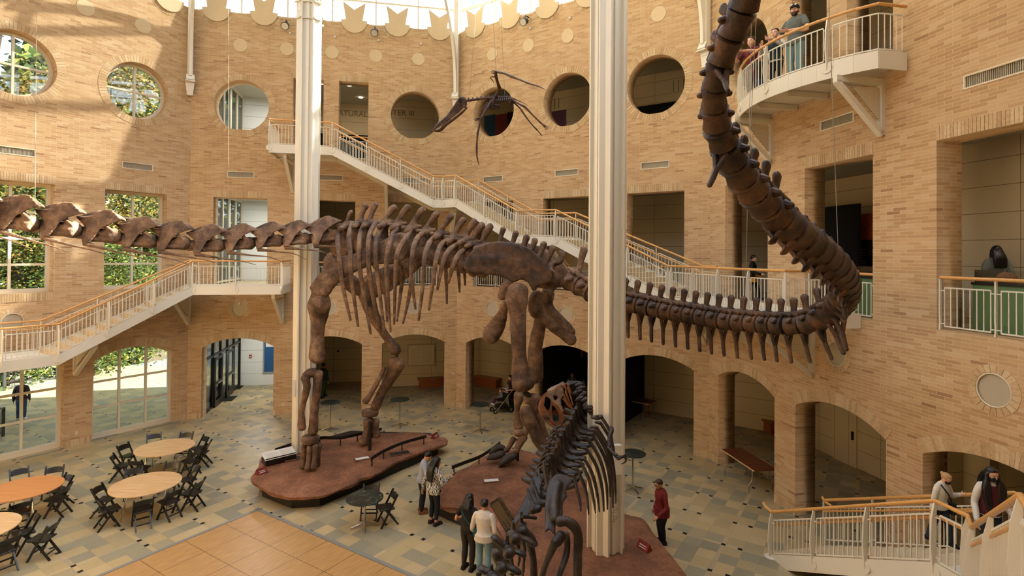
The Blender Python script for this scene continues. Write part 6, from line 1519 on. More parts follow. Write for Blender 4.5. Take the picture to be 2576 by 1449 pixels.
mb = MB(); s_, z_ = wallpt(3, 1484, 900, -1.2)
pts = []
for i in range(15):
    t = i / 14; a_, b_ = fw(3, 5.9 + 1.4 * t, -.9 - .12 * (i % 2), 3.55), fw(3, 6.95 + .35 * t, -.9 - .12 * (i % 2), 1.9 - .2 * t); pts.append((a_, (a_ + b_) / 2 - UPZ * .18 + FAC[3][1] * .1, b_))
vs = [p for c_ in pts for p in c_]; mb.add(vs, [(3 * i + j, 3 * i + 3 + j, 3 * i + 4 + j, 3 * i + 1 + j) for i in range(14) for j in range(2)])
M['curtain'] = plain('gold_curtain', '#8f7846', .8); o = mb.build('curtain', M['curtain'], None, smooth=True); tag(o, 'gathered gold curtain drawn aside in the dark middle arch', 'curtain'); sm = o.modifiers.new('s', 'SOLIDIFY'); sm.thickness = .015
# ---- right wall gallery rooms
sg, zg = wallpt(4, 2130, 545, -3.6)
ex2 = empty('fossil_exhibit', fw(4, 5.6, -3.8, L2), frot(4), 'dark exhibit room with carved orange wooden sign, seen behind the tail bend', 'exhibit')
smx = wallpt(4, 2215, 545, -3.3)[0]
sbox(4, 2.0, smx, -3.3, -3.42, 7.55, 8.35, 'sign_board', 'sign_orange', ex2); sbox(4, 2.0, smx + .3, -3.9, -4.0, L2, 7.6, 'dark_wall', 'void', ex2)
gal_wall(4, wallpt(4, 2385, 545, -2.75)[0], SIDE + 1.0, -2.75, L2, 9.75)
ti = text_mesh('t', 'THROUGH TIME IN', .34, .012); s_, z_ = wallpt(4, 2133, 546, -3.3); mesh_obj('lettering', ti, M['bench'], ex2, fmat(4, s_ - .6, -3.285, 7.82))
mesh_obj('lettering', text_mesh('t', 'EARTH', .2, .005), M['slab'], ex2, fmat(4, wallpt(4, 2095, 582, -3.88)[0], -3.885, 7.28))
for u, v, w_, h_ in ((2133, 637, .45, .75), (2165, 650, .45, .8), (2188, 625, .3, .6)):
    s_, z_ = wallpt(4, u, v, -3.85); MB().box((0, 0, .01), (w_, h_, .02), m=fmat(4, s_, -3.89, z_)).build('text_panel', M['bronze'], ex2); mb = MB(); lines(mb, -w_ * .4, w_ * .4, h_ * .35, -h_ * .3, 7, .022, fmat(4, s_, -3.89, z_), .015); mb.build('lettering', M['slab'], ex2)
def case(k, s0, s1, D0, D1, z, hb, hg, label, rocks=3):
    root = empty('display_case', fw(k, (s0 + s1) / 2, (D0 + D1) / 2, z), frot(k), label, 'display case')
    sbox(k, s0, s1, D0, D1, z, z + hb, 'cabinet', 'green', root); sbox(k, s0 - .02, s1 + .02, D0 + .02, D1 - .02, z + hb, z + hb + .05, 'top_edge', 'steel', root)
    mb = MB(); sblock(mb, k, s0 + .02, s1 - .02, D0 - .02, D0 - .03, z + hb + .05, z + hb + hg); sblock(mb, k, s0 + .02, s0 + .03, D0 - .02, D1 + .02, z + hb + .05, z + hb + hg); mb.build('glass_cover', M['caseglass'], root)
    for i in range(rocks):
        s_ = s0 + (s1 - s0) * (i + .5) / rocks; p = fw(k, s_, (D0 + D1) / 2, z + hb + .13); mb = MB(); mb.ell(p, (.2, .16, .14 + .05 * (i % 2)), n=10, m=7)
        o = organic(mb, 'specimen_rock', M['rock'], None, .03, 2, .03); tag(o, 'rough red rock specimen in the green display case, %s from the left%s' % (ORD[i], '' if k == 4 and s0 > 7 else ' behind the tail'), 'rock', 'rock specimens in the cases')
    return root
sa = wallpt(4, 2447, 780, -.75)[0]; case(4, sa, 11.2, -.75, -1.55, L2, .92, .3, 'long green display case with glass cover behind the nearest balustrade', 4)
sa = wallpt(4, 2140, 780, -1.0)[0]; case(4, sa, 7.1, -1.0, -1.7, L2, .92, .3, 'green display case with glass cover behind the tail bend', 2)
# lowered dark doorway in the first gallery opening of the right wall
dk = empty('dark_gallery_room', fw(4, 1.9, -3, L2), frot(4), 'black gallery interior behind the woman in yellow', 'exhibit')
sbox(4, .2, 3.6, -2.6, -2.7, L2, 8.6, 'dark_wall', 'void', dk); MB().lathe([(.5, 0), (.5, .02)], n=24, m=fmat(4, 2.1, -2.6, 7.3)).build('oval_panel', M['posterdark'], dk)
# right-hand arch contents: grey door and blue sign
s_, z_ = wallpt(4, 2125, 1060, -4.36); root = struct(empty('door_3', fw(4, s_, -4.38, 0), frot(4))); MB().box((0, 1.1, .02), (1.0, 2.2, .05), m=fmat(4, s_, -4.39, 0)).build('door_leaf', M['panelwall'], root); MB().box((.38, 1.05, .08), (.06, .28, .06), m=fmat(4, s_, -4.39, 0)).build('door_handle', M['blackmetal'], root)
s_, z_ = wallpt(4, 2500, 1185, -2.2); o = MB().box((0, 0, 0), (2.6, .30, .06), m=fmat(4, 10.0, -1.6, 3.12)).build('hanging_sign', M['navy']); tag(o, 'blue hanging banner inside the lowest right-hand arch', 'sign')
# paper notices and white boxes on the left column
n_ = Vector((cos(TH2 - pi / 2), sin(TH2 - pi / 2), 0))
for u, v, w_, h_, lab in ((739, 977, .10, .55, 'narrow white notice taped to the left edge of the left column'),):
    p = at(u, v, 18.0); MB().box((0, 0, 0), (w_, .02, h_), m=Matrix.Translation(p) @ Matrix.Rotation(.2, 4, 'Z')).build('notice', M['paper']); tag(bpy.data.objects['notice'], lab, 'notice')
p = at(1553, 1155, 11.85); root = empty('control_box', p, 0, 'white switch box fixed to the right column behind the claws', 'box'); MB().box(p, (.16, .12, .62), (0, 0, .2)).build('casing', M['white'], root); MB().box(p + Vector((0, -.065, .12)), (.10, .01, .10), (0, 0, .2)).build('cover', M['cream'], root)

# ---- outside
d1, n1 = FAC[1][1], -fn(1)
def op(s, D, z=0): return fw(1, s, -D, z)
def ground_poly(nm, pts, z0, mat): 
    mb = MB(); mb.prism([(p.x, p.y) for p in pts], z0 - .1, z0); return struct(mb.build(nm, mat))
dk_ = NT('deck_boards'); b_ = dk_.bsdf(.7, 0, .3); tc_ = dk_.obj(); mp_ = dk_.n('ShaderNodeMapping'); mp_.inputs['Rotation'].default_value = (0, 0, .25); dk_.l(tc_, mp_.inputs[0]); bt_ = dk_.n('ShaderNodeTexBrick'); dk_.l(mp_.outputs[0], bt_.inputs['Vector'])
bt_.inputs['Scale'].default_value = 1; bt_.inputs['Brick Width'].default_value = 4; bt_.inputs['Row Height'].default_value = .14; bt_.inputs['Mortar Size'].default_value = .006; bt_.inputs['Color1'].default_value = lin('#6d716d'); bt_.inputs['Color2'].default_value = lin('#7e817b'); bt_.inputs['Mortar'].default_value = lin('#3a3b37'); dk_.l(bt_.outputs['Color'], b_.inputs['Base Color'])
ground_poly('terrace_floor', [op(-14, .62), op(SIDE + 9, .62), op(SIDE + 9, 2.6), op(-14, 3.6)], -.04, M['concrete'])
ground_poly('deck_floor', [op(-14, 3.6), op(SIDE + 9, 2.6), op(SIDE + 14, 16), op(-14, 11)], -.035, dk_.m)
M['forest'] = plain('forest_floor', '#5a4a30', .9, var=.3)
ground_poly('forest_floor', [op(-60, 9), op(60, 9), op(80, 90), op(-80, 90)], -1.6, M['forest'])
M['darkrail'] = plain('dark_rail', '#3a3d3a', .5)
def outer_fence(pts, label):
    root = empty('terrace_fence', pts[0], 0, label, 'fence'); mb = MB(); bars = MB()
    for a, b in zip(pts[:-1], pts[1:]):
        mb.beam(a + UPZ * 1.08, b + UPZ * 1.08, .09, .05); bars.beam(a + UPZ * .12, b + UPZ * .12, .03, .03); n = int((b - a).length / .14)
        for i in range(n): p = a.lerp(b, (i + .5) / n); bars.beam(p + UPZ * .12, p + UPZ * 1.05, .016, .016, up=d1)
    mb.build('top_rail', M['greyframe'], root); bars.build('bars', M['darkrail'], root)
    for p in pts: MB().beam(p, p + UPZ * 1.1, .09, .09, up=d1).build('post', M['darkrail'], root)
outer_fence([op(s, 10.2 + .08 * s + .02 * s * s) for s in (-4, -1.5, 1, 3.5, 6, 8.5, 11, 13.5, 16)], 'dark metal terrace fence outside the lower windows')
outer_fence([op(s, 3.4) for s in (1.2, 3.0, 4.8, 6.3)], 'dark railing guarding a sunken stair outside the left lower window')
o = MB(); o.box((0, 0, 0), (1, 1, 1)); r_ = MB(); sblock(r_, 1, 1.3, 6.2, -3.5, -6.2, -.03, .95); o = r_.build('pit_box', M['void']); tag(o, 'black low structure outside the left lower window', 'pit')  # black box stands in for the dark sunken pit behind the railing
def leaf_tree(x, y, z, h, rad, n, label, mat='leaf', trunk=True, seed=1, ls=.17):
    r_ = random.Random(seed); root = empty('tree', (x, y, z), 0, label, 'tree', 'trees outside the windows')
    mb = MB()
    cl = [(Vector((x + r_.gauss(0, .5) * rad, y + r_.gauss(0, .5) * rad, z + h * (.28 + .72 * r_.random()))), rad * r_.uniform(.25, .5)) for _ in range(16)]
    for i in range(n):
        c_, rr = cl[i % 16]; v = Vector((r_.gauss(0, 1), r_.gauss(0, 1), r_.gauss(0, .8))); v = v.normalized() * rr * r_.random() ** .4; p = c_ + v
        u_ = Vector((r_.gauss(0, 1), r_.gauss(0, 1), r_.gauss(0, .6))).normalized(); w_ = u_.orthogonal().normalized(); s_ = ls * r_.uniform(.6, 1.3)
        mb.add([p, p + u_ * s_ * .5 + w_ * s_ * .35, p + u_ * s_, p + u_ * s_ * .5 - w_ * s_ * .35], [(0, 1, 2, 3)])
    me = bpy.data.meshes.new('crown'); me.from_pydata(mb.v, [], mb.f); mesh_obj('crown', me, M[mat], root)
    mb = MB(); mb.bone([(x, y, z - .4), (x + .1, y, z + h * .3), (x, y + .1, z + h * .62), (x - .2, y, z + h * .9)], [.22, .17, .12, .05], 8)
    for i in range(6): c_, rr = cl[i]; mb.bone([(x, y, z + h * (.35 + .06 * i)), tuple((c_ + Vector((x, y, z + h * .5))) / 2), tuple(c_)], [.09, .06, .02], 6)
    mb.build('trunk', M['bark'], root, smooth=True); return root
TL = [(-3, 12, 23, 4.2, 'leaf', 'golden autumn tree beyond the upper left round window'), (2.5, 12.5, 25, 4.5, 'leaf', 'tall golden tree behind the left round window'), (7.5, 13, 26, 4.6, 'leaf', 'tall orange-tinged tree behind the second round window'), (12.5, 13, 25, 4.4, 'leaf', 'golden tree near the corner outside the left wall'), (18, 21, 16, 5, 'leafgreen', 'green tree far along the terrace'),
      (-1, 13.5, 9, 3.6, 'leafgreen', 'leafy green tree filling the left storey window'), (3.5, 14, 9.5, 3.6, 'leafgreen', 'green tree behind the left storey window mullions'), (8, 14.8, 10, 3.6, 'leafgreen', 'green tree filling the second storey window'), (12, 15.5, 9, 3.5, 'leafgreen', 'green tree right in the second storey window'), (5.5, 20, 27, 5.5, 'leaf', 'pale far tree between the round windows'), (16, 17, 8, 3.4, 'leafgreen', 'low green tree beyond the terrace fence'), (-7, 16, 12, 4, 'leafgreen', 'green tree beyond the left frame edge')]
for i, (s_, D, h_, rad, mat, lab) in enumerate(TL):
    p = op(s_, D); leaf_tree(p.x, p.y, -1.5, h_, rad, 11000 if mat == 'leafgreen' else 17000, lab, mat, seed=i + 3, ls=.17 if mat == 'leaf' else .16)
for i in range(7):
    p = op(-12 + 7 * i, 27 + 3 * (i % 2)); leaf_tree(p.x, p.y, -1.6, 23, 6.5, 6500, 'large dark green tree of the background wood, %s from the left' % ORD[i], 'leafgreen', seed=70 + i, ls=.75)
for i in range(7):
    p = op(-4 + 3.2 * i, 12.3 + .08 * i * i); leaf_tree(p.x, p.y, -1.6, 3.0, 1.6, 1500, 'low green shrub outside behind the terrace fence, %s from the left' % ORD[i], 'leafgreen', seed=40 + i, ls=.2)
# ================================================================ PEOPLE
def cloth(name, a, b=None, sc_=40, rough=.85):
    if b is None: return plain(name, a, rough, var=.06, scale=14)
    q = NT(name); bs = q.bsdf(rough, 0, .2); n = q.n('ShaderNodeTexWave'); n.inputs['Scale'].default_value = sc_; n.inputs['Distortion'].default_value = 9; n.inputs['Detail'].default_value = 2; n.inputs['Detail Scale'].default_value = 1.6
    q.l(q.obj(), n.inputs['Vector']); q.l(q.ramp(n.outputs['Color'], [(.42, lin(a)), (.52, lin(b))]), bs.inputs['Base Color']); return q.m
SKIN = {'a': plain('skin_light', '#d8a68a', .5), 'b': plain('skin_tan', '#c08a66', .5), 'c': plain('skin_brown', '#8a5a40', .5)}
HAIRM = {'black': plain('hair_black', '#0f0c0a', .4), 'brown': plain('hair_brown', '#3a261a', .45), 'blond': plain('hair_blond', '#a9855a', .5)}
M['eyew'] = plain('eye_white', '#d9d2c6', .3); M['eyed'] = plain('eye_dark', '#1a120d', .3); M['lip'] = plain('lips', '#9a5548', .5)
CL = {}
def cm(h):
    if h not in CL: CL[h] = cloth('cloth_%d' % len(CL), h)
    return CL[h]
CL['zebra'] = cloth('zebra_print', '#d9d2c2', '#1a1815', 9)
def person(loc, rz, H, label, top='#777777', pants='#222222', shoes='#1a1512', hair='black', skin='b', hairlen=0, P=None, lean=0, head=(0, 0), sleeve=1.0, voxel=.0085, hs=1.0, wide=1.0, beard=False, cap=None, vest=None, neckline=0, topz=.50, mask=False, glasses=False, extra=None, bun=False, boots=False, pantlen=1.0):
    P = P or {}; root = empty('person', loc, rz, label, 'person'); m = root.matrix_basis
    S = H
    la = Matrix.Rotation(-lean, 3, 'X'); hipz = .52 * S
    def B(x, y, z):   # torso space -> leaned
        v = Vector((x, y, z - hipz)); return la @ v + Vector((0, 0, hipz))
    sh = {s: B(s * .108 * S * wide, -.005 * S, .805 * S) for s in (-1, 1)}
    el = {-1: Vector(P.get('LE', tuple(sh[-1] + Vector((-.035 * S, -.02 * S, -.185 * S))))), 1: Vector(P.get('RE', tuple(sh[1] + Vector((.035 * S, -.02 * S, -.185 * S)))))}
    ha = {-1: Vector(P.get('LH', tuple(el[-1] + Vector((-.005 * S, .05 * S, -.15 * S))))), 1: Vector(P.get('RH', tuple(el[1] + Vector((.005 * S, .05 * S, -.15 * S)))))}
    ft = {-1: Vector(P.get('LF', (-.06 * S, 0, 0))), 1: Vector(P.get('RF', (.06 * S, 0, 0)))}
    hp = {s: Vector((s * .052 * S * wide, 0, .505 * S)) for s in (-1, 1)}
    kn = {s: Vector(P.get('LK' if s < 0 else 'RK', tuple((hp[s] + ft[s] + Vector((0, 0, .045 * S))) / 2 + Vector((0, .022 * S, .015 * S))))) for s in (-1, 1)}
    nb = B(0, .0, .845 * S); hc = B(0, .012 * S, .925 * S)
    hy, hpit = head
    hr = Matrix.Rotation(hy, 3, 'Z') @ Matrix.Rotation(-lean * .5 + hpit, 3, 'X')
    pivot = B(0, 0, .865 * S)
    def Hd(x, y, z): return pivot + hr @ (Vector((x, y, z)) * S * hs + Vector((0, .012 * S, .058 * S * hs)))
    wf = wide
    tor = [(.50, .090, .062, 0), (.545, .096, .068, 0), (.60, .082, .058, .002), (.66, .084, .060, .004), (.72, .098, .066, .004), (.775, .104, .062, 0), (.815, .085, .046, -.004), (.84, .045, .036, -.004)]
    def torso(mb, inf, z0=.50, z1=.85, flare=0):
        rings = []
        for z, rx, ry, oy in tor:
            if z < z0 - .001 or z > z1: continue
            f = flare * max(0, (.62 - z) / .12); n = 18
            rings.append([B((rx * wf * S + inf + f * S) * cos(2 * pi * j / n), oy * S + (ry * S * wf + inf + f * S) * sin(2 * pi * j / n), z * S) for j in range(n)])
        mb.loft(rings)
    fin = lambda mb, s: None
    def arm(mb, s, inf, t1=2.0, r=(.030, .026, .023, .016)):
        if t1 >= 2: mb.bone([sh[s] + Vector((-s * .02 * S, 0, 0)), sh[s].lerp(el[s], .35), el[s], el[s].lerp(ha[s], .45), ha[s]], [x * S + inf for x in (r[0], r[1] + .001, r[2], .0225, r[3])], 12, 4)
        else: mb.bone([sh[s] + Vector((-s * .02 * S, 0, 0)), sh[s].lerp(el[s], .35), sh[s].lerp(el[s], t1)], [r[0] * S + inf, (r[1] + .001) * S + inf, r[1] * S + inf * 1.3], 12, 4)
    def leg(mb, s, inf, f1=1.0, thin=0):
        an = ft[s] + Vector((0, -.008 * S, .045 * S)); e = kn[s].lerp(an, f1)
        mb.bone([hp[s], hp[s].lerp(kn[s], .35), kn[s], kn[s].lerp(e, .35), e], [.052 * S * wf + inf, .047 * S * wf + inf, .034 * S + inf, .034 * S + inf, (.021 + .006 * (1 - f1)) * S + inf], 12, 4)
    # --- body: one continuous skin surface
    b = MB(); torso(b, -.004)
    for s in (-1, 1):
        arm(b, s, 0); leg(b, s, 0)
        f = ft[s]; b.bone([f + Vector((0, -.03 * S, .028 * S)), f + Vector((0, .03 * S, .026 * S)), f + Vector((0, .09 * S, .014 * S))], [.026 * S, .025 * S, .016 * S], 10, flat=((0, 0, 1), .9))
        d = (ha[s] - el[s]).normalized(); side = Vector(P.get('LT' if s < 0 else 'RT', (0, 0, 0)))
        th = side if side.length else Vector((0, 1, .2)); th = (th - d * th.dot(d)).normalized(); nrm = d.cross(th).normalized() * (1 if s > 0 else -1)
        w0 = ha[s]; b.bone([w0 - d * .01 * S, w0 + d * .030 * S, w0 + d * .052 * S], [.015 * S, .021 * S, .022 * S], 10, flat=(tuple(nrm), .55))
        for q in range(4):
            o = th * (.016 - .0105 * q) * S; L = [.043, .049, .046, .036][q] * S; r0 = .0058 * S
            k0 = w0 + d * .050 * S + o; k1 = k0 + d * L * .5 + nrm * -.004 * S; k2 = k0 + d * L * .92 + nrm * -.016 * S * (1 + .25 * q)
            b.bone([k0, k1, k2], [r0, r0 * .95, r0 * .75], 6, 3)
        t0 = w0 + d * .018 * S + th * .016 * S; b.bone([t0, t0 + d * .018 * S + th * .020 * S, t0 + d * .042 * S + th * .026 * S - nrm * .006 * S], [.008 * S, .0068 * S, .0052 * S], 6, 3)
    b.bone([B(0, -.006 * S, .81 * S), nb.lerp(pivot, .5), pivot + hr @ Vector((0, .004 * S, .02 * S))], [.036 * S, .031 * S, .031 * S], 12)
    RH3 = hr
    b.ell(Hd(0, -.004, .008), (.049 * S * hs, .060 * S * hs, .060 * S * hs), RH3, 18, 14); b.ell(Hd(0, .016, -.030), (.038 * S * hs, .044 * S * hs, .042 * S * hs), RH3, 16, 10)
    b.bone([Hd(0, .052, .006), Hd(0, .064, -.012), Hd(0, .056, -.019)], [.005 * S, .0075 * S, .008 * S], 8, 3)
    b.bone([Hd(-.026, .046, .010), Hd(0, .053, .012), Hd(.026, .046, .010)], [.006 * S, .0065 * S, .006 * S], 8, 3); b.ell(Hd(0, .050, -.052), .012 * S * hs, None, 10, 8)
    for s in (-1, 1): b.ell(Hd(s * .050, -.006, -.008), (.006 * S, .012 * S, .018 * S), RH3, 8, 6); b.ell(Hd(s * .024, .040, -.020), .014 * S * hs, None, 8, 6)
    bm_ = MB(); bm_.v = [tuple(m @ Vector(v)) for v in b.v]; bm_.f = b.f; bm_.mi = b.mi
    def fin_(mb, nm, mat, vox=voxel, it=3):
        q = MB(); q.v = [tuple(m @ Vector(v)) for v in mb.v]; q.f = mb.f; q.mi = mb.mi
        return organic(q, nm, mat, root, vox, it)
    fin_(b, 'body', SKIN[skin], voxel, 2)
    def small(nm, mb, mat):
        q = MB(); q.v = [tuple(m @ Vector(v)) for v in mb.v]; q.f = mb.f; q.mi = mb.mi; return q.build(nm, mat, root, smooth=True)
    for s in (-1, 1): small('eye', MB().ell(Hd(s * .021, .0525, .0), (.0085 * S * hs, .004 * S, .0048 * S * hs), RH3, 10, 6), M['eyew']); small('pupil', MB().ell(Hd(s * .021, .0556, .0), (.0036 * S, .002 * S, .0036 * S), RH3, 8, 6), M['eyed']); small('eyebrow', MB().bone([Hd(s * .010, .0570, .013), Hd(s * .022, .0555, .016), Hd(s * .032, .048, .012)], [.002 * S, .0026 * S, .0015 * S], 6, 3), HAIRM[hair])
    if mask: small('face_mask', MB().ell(Hd(0, .030, -.030), (.042 * S, .040 * S, .034 * S), RH3, 16, 10), cm('#0e0d0c'))
    else: small('mouth', MB().ell(Hd(0, .0585, -.036), (.014 * S * hs, .004 * S, .0045 * S), RH3, 10, 6), M['lip'])
    # --- trousers, top, shoes
    t = MB()
    for s in (-1, 1): leg(t, s, .014, pantlen)
    torso(t, .008, .50, .60); fin_(t, 'trousers', cm(pants), voxel * 1.25)
    t = MB(); torso(t, .016, topz if topz >= .5 else .50, .845, .010)
    if topz < .50:
        n = 18; rr = [[Vector((((.100 * wf + .012) * S + .012) * cos(2 * pi * j / n), ((.075 * wf + .012) * S + .012) * sin(2 * pi * j / n), z * S)) for j in range(n)] for z in (topz, .50, .56)]; t.loft(rr)
    for s in (-1, 1):
        if sleeve > 0: arm(t, s, .012 if sleeve > .9 else .016, 2.0 if sleeve >= 1 else sleeve, (.032, .028, .024, .017))
    t.bone([B(-.07 * S * wf, -.005 * S, .815 * S), B(0, -.006 * S, .828 * S), B(.07 * S * wf, -.005 * S, .815 * S)], [.03 * S, .042 * S, .03 * S], 10)
    fin_(t, 'shirt', CL['zebra'] if top == 'zebra' else cm(top), voxel * 1.25)
    if vest:
        t = MB(); torso(t, .030, .50, .82, .0); t.bone([B(-.06 * S, 0, .815 * S), B(.06 * S, 0, .815 * S)], [.040 * S, .040 * S], 10); fin_(t, 'vest', cm(vest), voxel * 1.25)
    for s in (-1, 1):
        f = ft[s]; t = MB(); t.bone([f + Vector((0, -.036 * S, .030 * S)), f + Vector((0, .03 * S, .030 * S)), f + Vector((0, .098 * S, .018 * S))], [.031 * S, .029 * S, .021 * S], 10)
        t.bone([f + Vector((0, -.012 * S, .03 * S)), f + Vector((0, -.01 * S, (.07 if boots else .05) * S))], [.028 * S, .027 * S], 10); t.box(tuple(f + Vector((0, .028 * S, .008 * S))), (.058 * S, .155 * S, .016 * S))
        fin_(t, 'shoe', cm(shoes), .009)
    # --- hair
    h = MB()
    h.ell(Hd(0, -.014, .020), (.0545 * S * hs, .058 * S * hs, .058 * S * hs), RH3, 18, 12)
    h.ell(Hd(0, .016, .050), (.043 * S * hs, .030 * S * hs, .018 * S * hs), RH3, 14, 8)
    if hairlen:
        for x in (-.034, -.017, 0, .017, .034):
            a0 = Hd(x, -.045, .01); sway = Vector((x * .25 * S, 0, 0)); a1 = B(x * S * 1.15, -.078 * S, (.83) * S) + sway; a2 = B(x * S * 1.3, -.092 * S, (.845 - hairlen) * S) + sway
            h.bone([a0, a1, a2], [.026 * S, .026 * S, .012 * S], 8)
        for s in (-1, 1): h.bone([Hd(s * .046, -.005, .02), Hd(s * .050, .0, -.04), B(s * .062 * S, .01 * S, .81 * S)], [.016 * S, .017 * S, .012 * S], 8)
        if hairlen > .2:
            for s in (-1, 1):
                for q_ in (.045, .075): h.bone([Hd(s * .050, .0, .01), Hd(s * .056, .012, -.05), B(s * (q_ + .01) * S, .052 * S, .79 * S), B(s * q_ * S, .078 * S, (.84 - hairlen * (1 if q_ < .06 else .8)) * S)], [.02 * S, .024 * S, .030 * S, .016 * S], 8)
    if bun: h.ell(Hd(0, -.072, .032), .024 * S, None, 12, 8)
    if not cap or hairlen: fin_(h, 'hair', HAIRM[hair], .009, 2)
    if cap:
        h = MB(); h.ell(Hd(0, -.006, .022), (.0555 * S, .064 * S, .054 * S), RH3, 18, 12); fin_(h, 'cap', cm(cap), .009)
        small('cap_brim', MB().bone([Hd(0, .045, .026), Hd(0, .085, .016)], [.042 * S, .034 * S], 12, 4, flat=(tuple(hr @ Vector((0, 0, 1))), .12)), cm(cap))
        h = MB()
        for s in (-1, 1): h.ell(Hd(s * .022, .058, .045), (.017 * S, .008 * S, .011 * S), RH3, 10, 6)
        small('sunglasses', h, M['chrome'])
    if beard:
        h = MB(); h.ell(Hd(0, .026, -.046), (.040 * S, .038 * S, .034 * S), RH3, 14, 10); h.bone([Hd(-.042, .012, -.02), Hd(0, .045, -.066), Hd(.042, .012, -.02)], [.013 * S, .02 * S, .013 * S], 8); fin_(h, 'beard', HAIRM['brown'], .009, 2)
    if glasses:
        h = MB()
        for s in (-1, 1): h.tube([Hd(s * .021 + .014 * cos(a_), .060, .012 * sin(a_)) for a_ in np.linspace(0, 2 * pi, 13)], .0018 * S, 5, cap=False); h.tube([Hd(s * .035, .058, .002), Hd(s * .050, .0, .002)], .0016 * S, 5)
        small('glasses', h, M['blackmetal'])
    if extra: extra(root, m, S, B, Hd, small, fin_)
    return root
def face_to(loc, tgt): return atan2(tgt[1] - loc[1], tgt[0] - loc[0]) - pi / 2
def hgt_to(loc, v, u=None):
    """standing height that brings the crown of the head to pixel row v"""
    lo, hi = .4, 2.6
    r = ray(1288 + loc[0] / loc[1] * F_PX if u is None else u, v); return EYE + r.z / r.y * loc[1] - loc[2]
def facing(dx, dy): return atan2(dy, dx) - pi / 2
# --- floor visitors
p = gnd(1665, 1366); H = hgt_to(p, 1203, 1660)
person(p, facing(-.97, -.15), H, 'person in a loose dark red sweater and black trousers standing right of the platform', '#6d1a18', '#121110', '#151210', 'brown', 'b', 0, dict(LH=(-.30 * H, .20 * H, .56 * H), LE=(-.20 * H, .02 * H, .62 * H), RH=(.17 * H, .05 * H, .47 * H)), .06, (.0, -.35), wide=1.22, topz=.43, glasses=True)
p = gnd(1060, 1289); H = hgt_to(p, 1134, 1075)
person(p, facing(.75, .2), H, 'man in grey sweater and black trousers bending over a phone, brown boots', '#8f9096', '#15141a', '#7a4a26', 'black', 'b', 0, dict(LH=(-.05 * H, .26 * H, .66 * H), LE=(-.15 * H, .10 * H, .62 * H), RH=(.12 * H, .22 * H, .60 * H), RE=(.18 * H, .06 * H, .62 * H)), .16, (0, -.55), boots=True)
p2 = gnd(1091, 1319); H = hgt_to(p2, 1150, 1095)
pw = person(p2, facing(.7, .75), H, 'woman in zebra print blouse with long black hair and platform sandals, holding a phone', 'zebra', '#101216', '#2a1a12', 'black', 'b', .19, dict(RH=(.13 * H, .20 * H, .68 * H), RE=(.17 * H, .02 * H, .64 * H), LH=(-.19 * H, -.06 * H, .50 * H), LE=(-.16 * H, -.06 * H, .62 * H)), .04, (-.2, -.35), pantlen=.78, topz=.47)
ph_ = p2 + Matrix.Rotation(facing(.7, .75), 3, 'Z') @ Vector((.12 * H, .265 * H, .70 * H)); o = MB().box((0, 0, 0), (.08, .16, .012)).build('smartphone', M['black']); o.matrix_basis = Matrix.Translation(ph_) @ Matrix.Rotation(facing(.7, .75), 4, 'Z') @ Matrix.Rotation(.5, 4, 'X'); tag(o, 'black smartphone in the hand of the woman in zebra print', 'phone')
p = gnd(1177, 1433); H = hgt_to(p, 1243, 1184)
person(p, facing(.45, .9), H, 'woman seen from behind in black top and brown trousers with teal strap', '#141210', '#2a221e', '#0f0d0c', 'black', 'b', -.03, dict(LH=(-.13 * H, .17 * H, .62 * H), LE=(-.19 * H, .0, .63 * H), RH=(.14 * H, .18 * H, .62 * H)), .04, (.0, -.12), sleeve=.55)
b0 = Vector((p.x, p.y, 0)); q = Matrix.Rotation(facing(.45, .9), 3, 'Z')
root = empty('shoulder_bag', p + q @ Vector((.16 * H, -.09 * H, .55 * H)), 0, 'small teal shoulder bag worn by the woman in brown trousers', 'bag'); M['tealbag'] = plain('teal_cloth', '#1c4a48', .8)
mb = MB(); mb.ell(p + q @ Vector((.16 * H, -.085 * H, .56 * H)), (.06, .035, .10)); mb.build('pouch', M['tealbag'], root, smooth=True); MB().tube([p + q @ Vector(v_) * H for v_ in ((-.075, -.045, .835), (-.03, -.088, .76), (.06, -.092, .66), (.15, -.085, .60))], .010, 6).build('strap', M['tealbag'], root, smooth=True)
p = gnd(1216, 1449); H = hgt_to(p, 1257, 1218)
person(p, facing(.25, .95), H, 'man seen from behind in cream sweater and light blue jeans reading the plaque', '#c9bfae', '#6c8a96', '#2b2620', 'black', 'b', 0, dict(LH=(-.16 * H, .10 * H, .50 * H), RH=(.16 * H, .10 * H, .50 * H)), .03, (.0, -.12), wide=1.1, topz=.47)
# --- woman with pushchair and children
p = gnd(1287, 1031); H = 1.60
person(p, facing(-.75, -.45), H, 'woman in dark maroon top pushing a pushchair behind the hind leg', '#2a1216', '#100e10', '#141014', 'black', 'b', .05, dict(LH=(-.14 * H, .26 * H, .60 * H), LE=(-.19 * H, .04 * H, .62 * H), RH=(.12 * H, .26 * H, .60 * H), RE=(.19 * H, .04 * H, .62 * H)), .08, (0, -.2), voxel=.012, sleeve=.5)
p = gnd(1296, 1036); person(p + Vector((.22, -.1, 0)), facing(-.8, -.5), 1.12, 'child in bright red shirt and jeans beside the pushchair', '#a31320', '#2b4a6a', '#1a1a22', 'black', 'b', 0, None, 0, (0, -.1), voxel=.011, hs=1.2, sleeve=.6)
ps = gnd(1259, 1036); rz = facing(-.8, -.5) + pi; st = empty('pushchair', ps, facing(-.85, -.4), 'black and silver pushchair with grey hood carrying a toddler', 'pushchair'); m = st.matrix_basis
W_ = lambda x, y, z: m @ Vector((x, y, z))
